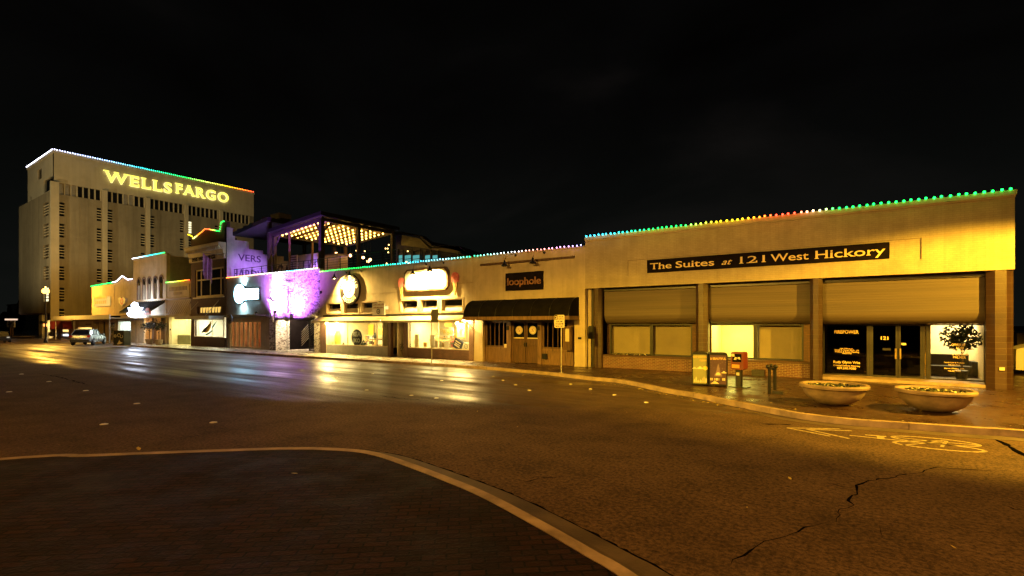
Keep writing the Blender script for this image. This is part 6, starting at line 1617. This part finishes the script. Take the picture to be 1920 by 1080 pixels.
MB().box(-.05, .05, -.13, -.122, .42, .52).build('sticker', M['creampaint'], t, local=True)
MB().box(-.26, .32, -.22, .2, .0, .028).build('base_plate', M['blackmetal'], t, local=True)
# black twin post
x, y = G(1446, 739, G0)
t = thing('hitching_post', 'slim black twin post with a knobbed top on the brick pavement', 'post', (x, y, G0))
MB().tube([(x-.05,y,G0),(x-.05,y,G0+.80)], .045, 8).build('post', M['blackmetal'], t)
MB().tube([(x+.09,y+.08,G0+.13),(x+.09,y+.08,G0+.82)], .05, 8).build('second_post', M['blackmetal'], t)
MB().ball((x-.09,y,G0+.86), .07, 8, 5).ball((x+.0,y+.02,G0+.90), .06, 8, 5).ball((x+.11,y+.08,G0+.87), .07, 8, 5).tube([(x-.1,y,G0+.8),(x+.12,y+.08,G0+.8)], .04, 6).build('knob', M['blackmetal'], t, smooth=True)
MB().box(x+.02,x+.32,y+.04,y+.16,G0,G0+.10).build('foot', M['blackmetal'], t)
# small low vent box against the low brick wall
t = thing('wall_vent', 'dark low vent box on the low brick wall behind the newspaper box', 'vent', (X(1418), D, .4))
MB().box(X(1408), X(1432), D+.12, D+.328, G0, .42).build('housing', M['blackmetal'], t)
mb = MB()
for k in range(3): mb.box(X(1409), X(1431), D+.105, D+.118, G0+.05+k*.07, G0+.09+k*.07)
mb.build('louvre', M['darkmetal'], t)
# sign posts
def sign_post(px, pyb, px0, px1, pyt, pym, label, m, lines=None, facing=None):
    x, y = G(px, pyb, G0); d_ = (H-G0)*F/(pyb-HY)
    zt_, zb_ = H-(pyt-HY)*d_/F, H-(pym-HY)*d_/F; w_ = (px1-px0)*d_/F
    t = thing('sign_post', label, 'street sign', (x, y, G0), 'street signs on posts')
    a = math.atan2(AX, AY) if facing is None else facing     # face the camera's image plane
    c_, s_ = math.cos(YAW*.6), math.sin(YAW*.6)
    xd = Vector((c_, s_, 0)); nn = Vector((s_, -c_, 0)); o = Vector((x, y, 0))
    MB().tube([(x,y,G0),(x,y,zt_-.05)], .028, 8).build('post', M['steel'], t)
    MB().tube([(x,y,G0),(x,y,G0+.02)], .11, 12).build('base', M['steel'], t)
    off_ = ((px0+px1)/2 - px)*d_/F
    pl = MB(); e = .03
    def pt(a_, b_, c2): return tuple(o + xd*(a_+off_) + nn*(.035+c2) + Vector((0,0,b_)))
    pl.prism([(-w_/2+e,zb_),(w_/2-e,zb_),(w_/2,zb_+e),(w_/2,zt_-e),(w_/2-e,zt_),(-w_/2+e,zt_),(-w_/2,zt_-e),(-w_/2,zb_+e)], 0, .006, pt)
    p_ = pl.build('plate', M[m], t)
    if lines:
        mb = MB(); hgt = zt_-zb_
        for s, fx_, fz, hh, wf in lines: mb.text(s, pt(-w_/2+w_*fx_, zb_+hgt*fz, .007), hgt*hh, w_*wf, .003, xd, (0,0,1), bold=.02)
        mb.build('lettering', M['signblack'], t)
    return t, pt, w_, zb_, zt_
t, pt, w_, zb_, zt_ = sign_post(1052.5, 699, 1039.5, 1058.5, 590.5, 614.5, 'cream two hour parking sign on a post before the wooden bar', 'creampaint',
    [('HOUR', .42, .80, .12, .48), ('PARKING', .36, .64, .10, .58), ('8:00 AM', .2, .43, .13, .6), ('TO 6:00 PM', .10, .24, .13, .8), ('MON - SAT', .14, .06, .12, .74)])
mb = MB(); hgt = zt_-zb_
mb.prism([(-w_/2+.01, zb_+hgt*.62), (-w_/2+w_*.32, zb_+hgt*.62), (-w_/2+w_*.32, zt_-.01), (-w_/2+.01, zt_-.01)], .0065, .0085, pt); mb.build('number_panel', M['signblack'], t)
c_, s_ = math.cos(YAW*.6), math.sin(YAW*.6)
MB().text('2', pt(-w_/2+w_*.08, zb_+hgt*.67, .0088), hgt*.24, None, .003, (c_, s_, 0), (0,0,1), bold=.03).build('number', M['creampaint'], t)
sign_post(809.5, 683, 808.5, 823, 580, 604.5, 'dark backed sign on a thin post before the ice cream parlour', 'darkmetal')
sign_post(538.5, 659, 533.5, 544, 587.5, 602.5, 'grey backed sign on a thin post before the stone stair passage', 'steel')
sign_post(254.5, 645.5, 249, 256, 600, 609, 'small grey sign on a post before the cafe at left', 'steel')
# painted utility cabinet
x, y = G(229, 648, G0)
t = thing('utility_cabinet', 'black painted utility cabinet with swirl artwork at the kerb end', 'cabinet', (x, y, G0), rz=.45)
MB().xz([(-.62,.06),(.62,.06),(.62,1.5),(-.62,1.5)], -.4, .4).build('case', M['black'], t, local=True)
MB().box(-.68,.68,-.46,.46,1.502,1.56).build('lid', M['darkmetal'], t, local=True)
MB().xz([(-.1,.12),(.2,.18),(.5,.3),(.22,.4),(.1,.62),(-.02,.36),(-.18,.2)], -.415, -.402).ring((.05,1.08), .14, .2, -.414, -.402, 16, .4, 5.2).ring((.35,.95), .12, .17, -.414, -.402, 16, 2, 7).ring((-.4,1.0), .08, .16, -.414, -.402, 14).build('artwork', M['creampaint'], t, local=True)
MB().box(-.66,.66,-.44,.44,0,.058).build('plinth', M['kerb'], t, local=True)
# planters and bins along the shops
def pot_plant(px, py, w_px, h_px, label, leafm, n, sp, square=True):
    x, y = G(px, py, G0); d_ = (H-G0)*F/(py-HY); r = w_px/2*d_/F; h = h_px*d_/F
    t = thing('potted_plant', label, 'plant', (x, y, G0), 'potted plants along the shops')
    if square:
        MB().prism([(-1,-1),(1,-1),(1,1),(-1,1)], 0, 1, lambda a, b, c: (x + a*r*(.68+.32*c)*.95, y + b*r*(.68+.32*c)*.7, G0 + c*h)).build('pot', M['terracotta'], t)
        MB().frame(x-r*1.0, x+r*1.0, G0+h*.86, G0+h*1.02, y-r*.78, y-r*.70, .03).build('rim', M['terracotta'], t)
    else:
        MB().lathe((x,y,G0), [(r*.7,0),(r,h*.8),(r*1.05,h),(r*.9,h)], 16).build('pot', M['whitepaint'], t)
    mb = MB()
    for k in range(n):
        c = Vector((x + random.gauss(0, sp*.5), y + random.gauss(0, sp*.4), G0 + h + sp*.7 + random.gauss(0, sp*.4))); s_ = random.uniform(.05,.11)
        u = Vector((random.gauss(0,1),random.gauss(0,1),random.gauss(0,1))).normalized()*s_; v = u.orthogonal().normalized()*s_*.55
        mb.add([c-u, c+v, c+u, c-v], [(0,1,2,3)])
    mb.build('foliage', M[leafm], t, recalc=False)
    MB().tube([(x,y,G0+h*.8),(x,y,G0+h+sp*.6)], .03, 6).build('stem', M['darkwood'], t)
pot_plant(679.5, 664, 16, 12, 'square tan pot with dark shrub before the record window', 'leafdark', 160, .34)
pot_plant(763, 669, 19, 13, 'square tan pot with sparse dark shrub beside the shop door', 'leafdark', 120, .40)
pot_plant(497, 652, 14, 10, 'white pot of red poinsettia leaves by the stone pier', 'leafred', 200, .5, False)
x, y = G(724.5, 664, G0)
t = thing('waste_bin', 'tall black cylindrical waste bin before the record shop door', 'bin', (x, y, G0))
MB().lathe((x,y,G0), [(.22,0),(.25,.05),(.25,.80),(.27,.82),(.22,.95),(.1,1.05),(.09,1.05)], 18).build('body', M['blackmetal'], t, smooth=True)
MB().box(x-.1,x+.1,y-.27,y-.235,.97,1.07).build('flap', M['darkmetal'], t)
MB().lathe((x,y,G0), [(.13,1.052),(.12,1.16),(.06,1.2)], 12).build('top_cap', M['tail'], t)
x, y = G(426, 646, G0)
t = thing('flyer_box', 'black flyer box with small posters left of the folding doors', 'newspaper box', (x, y, G0))
MB().box(x-.38,x+.38,y-.25,y+.25,G0,1.25).build('case', M['navy'], t)
MB().box(x-.32,x-.08,y-.262,y-.252,.35,.7).box(x-.32,x-.12,y-.262,y-.252,.8,1.1).build('poster', M['cone'], t)
MB().box(x-.02,x+.32,y-.262,y-.252,.4,.75).build('print', M['plum'], t)
MB().lathe((x-.1,y,1.251), [(.12,0),(.14,.2),(.05,.4)], 10).lathe((x+.2,y,1.251), [(.05,0),(.05,.3),(.02,.35)], 8).build('lid_ornament', M['blackmetal'], t)
# tables outside the corner cafe at far left
for px, lab in ((99, 'left round cafe table on the pavement under the bank tower'), (114, 'right round cafe table on the pavement under the bank tower')):
    x, y = X(px, 22.9), 22.95
    t = thing('cafe_table', lab, 'table', (x, y, G0), 'cafe tables under the tower')
    MB().lathe((x,y,G0), [(.55,.72),(.57,.74),(.55,.77)], 18).build('tabletop', M['darkmetal'], t)
    MB().tube([(x,y,G0),(x,y,G0+.73)], .05, 8).lathe((x,y,G0),[(.3,0),(.3,.03),(.06,.06)],12).build('pedestal', M['darkmetal'], t)
for px, lab in ((94, 'dark cafe chair left of the two round tables'), (107, 'dark cafe chair between the two round tables')):
    x, y = X(px, 22.9), 22.9
    t = thing('cafe_chair', lab, 'chair', (x, y, G0), 'cafe chairs under the tower')
    MB().box(x-.24,x+.24,y-.22,y+.22,.58,.63).build('seat', M['darkmetal'], t)
    MB().box(x-.24,x-.2,y-.22,y+.22,.64,1.12).build('backrest', M['darkmetal'], t)
    for sx_ in (-.21,.21):
        for sy_ in (-.19,.19): MB().box(x+sx_-.02,x+sx_+.02,y+sy_-.02,y+sy_+.02,G0,.579).build('leg', M['darkmetal'], t)

# ================================================================ FAR LEFT: cypresses, pale building, shop sign, traffic light
t = thing('pale_building', 'pale low building far behind dark cypress trees at left', 'building', (-215, 60, 0))
zz1 = 2.35+36*dep(25, 60)/F
MB().box(X(14,60), X(41,60), 60, 70, 0, zz1).build('wall', M['bankpale'], t)
MB().box(X(13,60), X(42,60), 59.8, 70.2, zz1+.01, zz1+.5).build('parapet', M['stucco2'], t)
for px in (18, 24, 30, 36): MB().box(X(px,60), X(px+3,60), 59.9, 59.995, zz1-9, zz1-5.5).build('window', M['blackglass'], t)
def cypress(px, y, h, r, label):
    x = X(px, y); t = thing('cypress_tree', label, 'tree', (x, y, 0), 'dark cypress trees at far left')
    MB().tube([(x,y,0),(x,y,h*.3),(x+.1,y,h*.75)], [.22,.17,.06], 8).build('trunk', M['darkwood'], t)
    mb = MB()
    for k in range(1500):
        u_ = random.random()**.8; z = .5 + (h-.5)*u_; rr_ = r*math.sin(PI*min(1,(u_*.86+.12)))**.7*(1-.35*u_)
        a = random.uniform(0,2*PI); rad = rr_*random.random()**.35*(1+.25*noise.noise(Vector((a*1.2, z*.7, x))))
        c = Vector((x+rad*math.cos(a), y+rad*math.sin(a), z)); s_ = random.uniform(.16,.36)
        d_ = Vector((random.gauss(0,.5),random.gauss(0,.5),1)).normalized()*s_; v = d_.orthogonal().normalized()*s_*.4
        mb.add([c-d_, c+v, c+d_, c-v], [(0,1,2,3)])
    mb.build('crown', M['leafdark'], t, recalc=False)
cypress(37.5, 33, 8.6, 1.15, 'tallest cypress close against the bank tower corner')
cypress(28, 36, 5.6, .8, 'shorter cypress between the pale building and a taller one')
cypress(18, 36, 7.8, 1.0, 'cypress rising directly behind the white pole sign')
cypress(8, 40, 6.4, 2.2, 'broad dark tree at the left edge of the picture')
cypress(33, 38, 3.8, 1.3, 'low bushy cypress at the foot of the taller trees')
x, y = X(19.5, 22.4), 22.4
t = thing('pole_sign', 'white rectangular sign with lit top bar on a post at far left', 'sign', (x, y, G0))
W = lambda a, b: (X(a, y), Z(a, b, y))
MB().xz([W(13.5,613.5), W(27,613.5), W(28,602), W(14.5,602)], y-.1, y+.1).build('board', M['whitepaint'], t)
MB().xz([W(11,600.5), W(31,600.5), W(31,597.5), W(11,597.5)], y-.15, y+.15).build('top_bar', emit('sign_top_bar', (1,.70,.50), 1.0), t)
MB().xz([W(16,608),W(23,605.5),W(24,607),W(18,610)], y-.12, y-.101).box(*sorted((W(16,604)[0], W(24,604)[0])), y-.12, y-.101, W(20,605)[1], W(20,604)[1]).build('sign_drawing', M['darkwood'], t)
MB().box(W(18.5,0)[0], W(20.5,0)[0], y-.1, y+.1, G0, W(19,600)[1]).box(W(22.5,0)[0], W(24,0)[0], y-.05, y+.1, G0, W(19,614)[1]).build('post', M['paledarkwood'], t)
t = thing('garden_wall', 'low reddish wall along the pavement left of the bank pillar', 'wall', (X(50), D-.5, 0))
MB().box(X(31), X(72), D-.8, D-.5, .15, Z(50, 634)).build('wall_body', M['redbrick'], t)
MB().box(X(31)-.1, X(72)+.1, D-.86, D-.44, Z(50,634)+.003, Z(50,634)+.1).build('coping', M['stucco2'], t)
xt, yt = X(87.5, 21.6), 21.6
t = thing('traffic_signal', 'orange lit pedestrian signal box on a pole by the bank corner', 'traffic signal', (xt, yt, .15))
MB().tube([(xt,yt,.15),(xt,yt,4.0)], .07, 8).build('pole', M['darkmetal'], t)
MB().box(X(77,yt), X(84,yt), yt-.2, yt+.2, Z(80,607,yt), Z(80,602,yt)).build('signal_head', M['black'], t)
MB().box(X(85.5,yt), X(90.5,yt), yt-.25, yt-.02, Z(88,612,yt), Z(88,607,yt)).build('walk_lamp', emit('signal_orange', (1,.35,.08), 3), t)
x, y = G(2, 643)
t = thing('parked_car', 'dark car with one bright headlamp at the left edge of the picture', 'car', (x-1.9, y, 0))
MB().xz([(-2.1,.3),(2.1,.3),(2.15,.75),(1.2,.9),(.6,1.4),(-1.0,1.42),(-1.7,.95),(-2.1,.85)], -.85, .85).build('body', M['black'], t, local=True)
for sx_ in (-1.3, 1.3):
    for sy_ in (-.86, .86): w_ = MB().lathe((0,0,0), [(.2,-.1),(.32,-.09),(.32,.09),(.2,.1)], 16); w_.v = [(sx_+a, sy_+c, .32+b) for a, b, c in w_.v]; w_.build('wheel', M['tyre'], t, local=True)
for sy_ in (-.6, .6): MB().box(2.12, 2.2, sy_-.13, sy_+.13, .62, .76).build('headlight', emit('headlamp', (1,.9,.7), 4 if sy_ < 0 else .5), t, local=True)
MB().xz([(-.9,.95),(1.0,.95),(.55,1.34),(-.85,1.35)], -.861, .861).build('side_window', M['blackglass'], t, local=True)

# ================================================================ FAR RIGHT: glimpse of a pale building and a white van
yv = 45.0
t = thing('far_right_building', 'pale low building glimpsed beyond the last office column', 'building', (X(1925,yv), yv, 0))
MB().box(X(1907,yv), X(2080,yv), yv, yv+12, 0, Z(1912,624.5,yv) if Z(1912,624.5,yv) > 1 else 3.0).build('wall', M['stucco2'], t)
yw_ = 43.0
MB().box(X(1907,yv)-.1, X(2080,yv), yv-.2, yv-.002, 0, .6).build('plinth', M['darkbrick'], t)
xv, yv2 = G(1921, 692)
t = thing('white_van', 'white van parked at the right edge beyond the last column', 'van', (xv, yv2, 0))
vx0 = X(1904.5, 31); 
def vv(a, b): return (X(a, 31), Z(a, b, 31))
MB().xz([(vx0,.35),(vx0+4.9,.35),(vx0+4.9,2.25),(vx0+1.5,2.3),(vx0+.7,1.5),(vx0+.02,1.25)], 31, 32.9).build('body', M['whitepaint'], t)
MB().xz([(vx0+.78,1.45),(vx0+1.55,2.2),(vx0+2.3,2.2),(vx0+2.3,1.45)], 30.985, 30.998).build('side_window', M['blackglass'], t)
for sx_ in (.95, 3.9):
    w_ = MB().lathe((0,0,0), [(.2,-.1),(.34,-.09),(.34,.09),(.2,.1)], 16); w_.v = [(vx0+sx_+a, 31.05+c, .34+b) for a, b, c in w_.v]; w_.build('wheel', M['tyre'], t)
MB().box(vx0-.04, vx0-.002, 31.2, 32.7, .4, .6).build('bumper', M['black'], t)

# ================================================================ LIGHT FROM POLES OUTSIDE THE PICTURE, MOST ADDED AS FILL
fpA = flood_pole(-12.5, -8.5, 10.5, (-9, D, .4), 'tall floodlight pole standing behind the photographer, out of view')
la = add_light('SPOT', 'lamp_light', (-12.5, -8.2, 10.3), 17500, (1.0,.55,.09), fpA, (-7, D, -.1), .25, 40, .8); la.scale = (2.1, 1, 1)
low_fill = add_light('SPOT', 'lamp_light', (-12.6, -8.3, 10.0), 46000, (1.0,.54,.012), fpA, (-8.5, D, .2), .25, 19, 1.0); low_fill.scale = (3.1, 1, 1)  # second head added on the pole to brighten the lower walls
fpB = flood_pole(6.75, 16.75, 6.65, (5.8, 18.0, 3.2), 'shielded street light on a pole at the corner right of the frame')
add_light('SPOT', 'lamp_light', (6.6, 16.9, 6.4), 14500, (1.0,.52,.03), fpB, (6.366, 17.212, 5.50), .10, 127, .20)
fpC = flood_pole(8.5, 1.5, 8.5, (0, 6, 0), 'added fill light pole right of the photographer, out of view')  # unseen pole added to light the near road
add_light('SPOT', 'lamp_light', (8.2, 1.7, 8.3), 6800, (1.0,.47,.075), fpC, (0, 6, 0), .25, 120, .6)
fpF = flood_pole(-8, -11, 9.5, (-12, 2, 0), 'added fill light pole left behind the photographer, out of view')  # unseen pole added to lift the left road and plaza
add_light('SPOT', 'lamp_light', (-8.1, -10.8, 9.3), 5600, (1.0,.47,.09), fpF, (-13, 3, 0), .25, 110, .8)
fpE = flood_pole(-56, -5, 10, (-66, D, 4), 'added floodlight pole across the street from the arched building, out of view')  # added out of view to light the far left fronts
le = add_light('SPOT', 'lamp_light', (-56.1, -4.7, 9.8), 9500, (1.0,.53,.07), fpE, (-68, D, 4.5), .25, 46, .8); le.scale = (1.6, 1, 1)
fpD = flood_pole(-96, -2, 10, (-112, D, 22), 'added floodlight pole across the street from the bank tower, out of view')  # added out of view to light the tower's street face
add_light('SPOT', 'lamp_light', (-96.2, -1.6, 10.2), 15000, (1.0,.80,.42), fpD, (-113, D, 23), .25, 70, .6)
t = thing('roof_fill_light', 'added floodlight on a shop roof aimed at the bank tower, hidden by the parapet', 'floodlight', (-66, 31, 9.2))  # hidden lamp added to light the tower's east wall
MB().tube([(-66,31,9.12),(-66,31,9.3)], .1, 8).tube([(-65.8,31,9.35),(-66.2,31,9.5)], [.14,.2], 10).build('lamp_head', M['darkmetal'], t)
add_light('SPOT', 'lamp_light', (-66.3, 31, 9.6), 7200, (1.0,.84,.46), t, (BX, 40, 17), .3, 110, .7)
t2 = thing('roof_fill_light', 'second added floodlight on the low shop roof aimed at the tower sign band', 'floodlight', (-80, 38, 6.9))  # another hidden lamp, added to brighten the sign band
MB().tube([(-80,38,6.86),(-80,38,7.0)], .1, 8).tube([(-79.8,38,7.05),(-80.2,38,7.25)], [.14,.2], 10).build('lamp_head', M['darkmetal'], t2)
add_light('SPOT', 'lamp_light', (-80.3, 38, 7.3), 2400, (1.0,.84,.46), t2, (BX, 37, 27), .3, 100, .8)

# ================================================================ NIGHT SKY
wd_ = bpy.data.worlds.new('World'); sc.world = wd_; wd_.use_nodes = True
nt = wd_.node_tree; nt.nodes.clear()
o_ = nt.nodes.new('ShaderNodeOutputWorld'); bg = nt.nodes.new('ShaderNodeBackground')
tc = nt.nodes.new('ShaderNodeTexCoord'); mp = nt.nodes.new('ShaderNodeMapping'); mp.inputs['Scale'].default_value = (1.0, 1.0, 2.6)
nz = nt.nodes.new('ShaderNodeTexNoise'); nz.inputs['Scale'].default_value = 1.7; nz.inputs['Detail'].default_value = 6; nz.inputs['Distortion'].default_value = .5
nt.links.new(tc.outputs['Generated'], mp.inputs[0]); nt.links.new(mp.outputs[0], nz.inputs['Vector'])
r = ramp(nt, [(.36, (.0007,.0006,.0005)), (.55, (.0016,.0015,.0014)), (.75, (.0048,.0040,.0037))]); nt.links.new(nz.outputs[0], r.inputs[0])
sky = nt.nodes.new('ShaderNodeTexSky'); sky.sky_type = 'NISHITA'; sky.sun_disc = False; sky.sun_elevation = math.radians(-6); sky.sun_rotation = math.radians(250)
ms = nt.nodes.new('ShaderNodeMix'); ms.data_type = 'RGBA'; ms.blend_type = 'ADD'; ms.inputs[0].default_value = .0015
nt.links.new(r.outputs[0], ms.inputs[6]); nt.links.new(sky.outputs[0], ms.inputs[7])
sx_ = nt.nodes.new('ShaderNodeSeparateXYZ'); nt.links.new(tc.outputs['Generated'], sx_.inputs[0])
gl = ramp(nt, [(0, (.0030,.0040,.0034)), (.12, (.0018,.0024,.0020)), (.38, (0,0,0))]); nt.links.new(sx_.outputs[2], gl.inputs[0])
m3 = nt.nodes.new('ShaderNodeMix'); m3.data_type = 'RGBA'; m3.blend_type = 'ADD'; m3.inputs[0].default_value = 1.0
nt.links.new(ms.outputs[2], m3.inputs[6]); nt.links.new(gl.outputs[0], m3.inputs[7]); nt.links.new(m3.outputs[2], bg.inputs[0]); bg.inputs[1].default_value = 1.0; nt.links.new(bg.outputs[0], o_.inputs[0])

# ================================================================ CAMERA
cd = bpy.data.cameras.new('camera'); co = bpy.data.objects.new('camera', cd); C.objects.link(co)
cd.sensor_width = 36; cd.lens = 36*F/1920; cd.shift_y = (HY-540)/1920; cd.clip_start = .05; cd.clip_end = 3000
co.location = (0, 0, H); co.rotation_euler = (PI/2, 0, YAW)
sc.camera = co
sc.view_settings.view_transform = 'Standard'; sc.view_settings.look = 'None'; sc.view_settings.exposure = 0; sc.view_settings.gamma = 1
sc.render.engine = 'CYCLES'
cy = sc.cycles
cy.use_denoising = True
try: cy.denoiser = 'OPENIMAGEDENOISE'
except Exception: pass
cy.max_bounces = 6; cy.diffuse_bounces = 3; cy.glossy_bounces = 3; cy.transparent_max_bounces = 8; cy.sample_clamp_indirect = 6; cy.caustics_reflective = False; cy.caustics_refractive = False
cy.use_light_tree = True
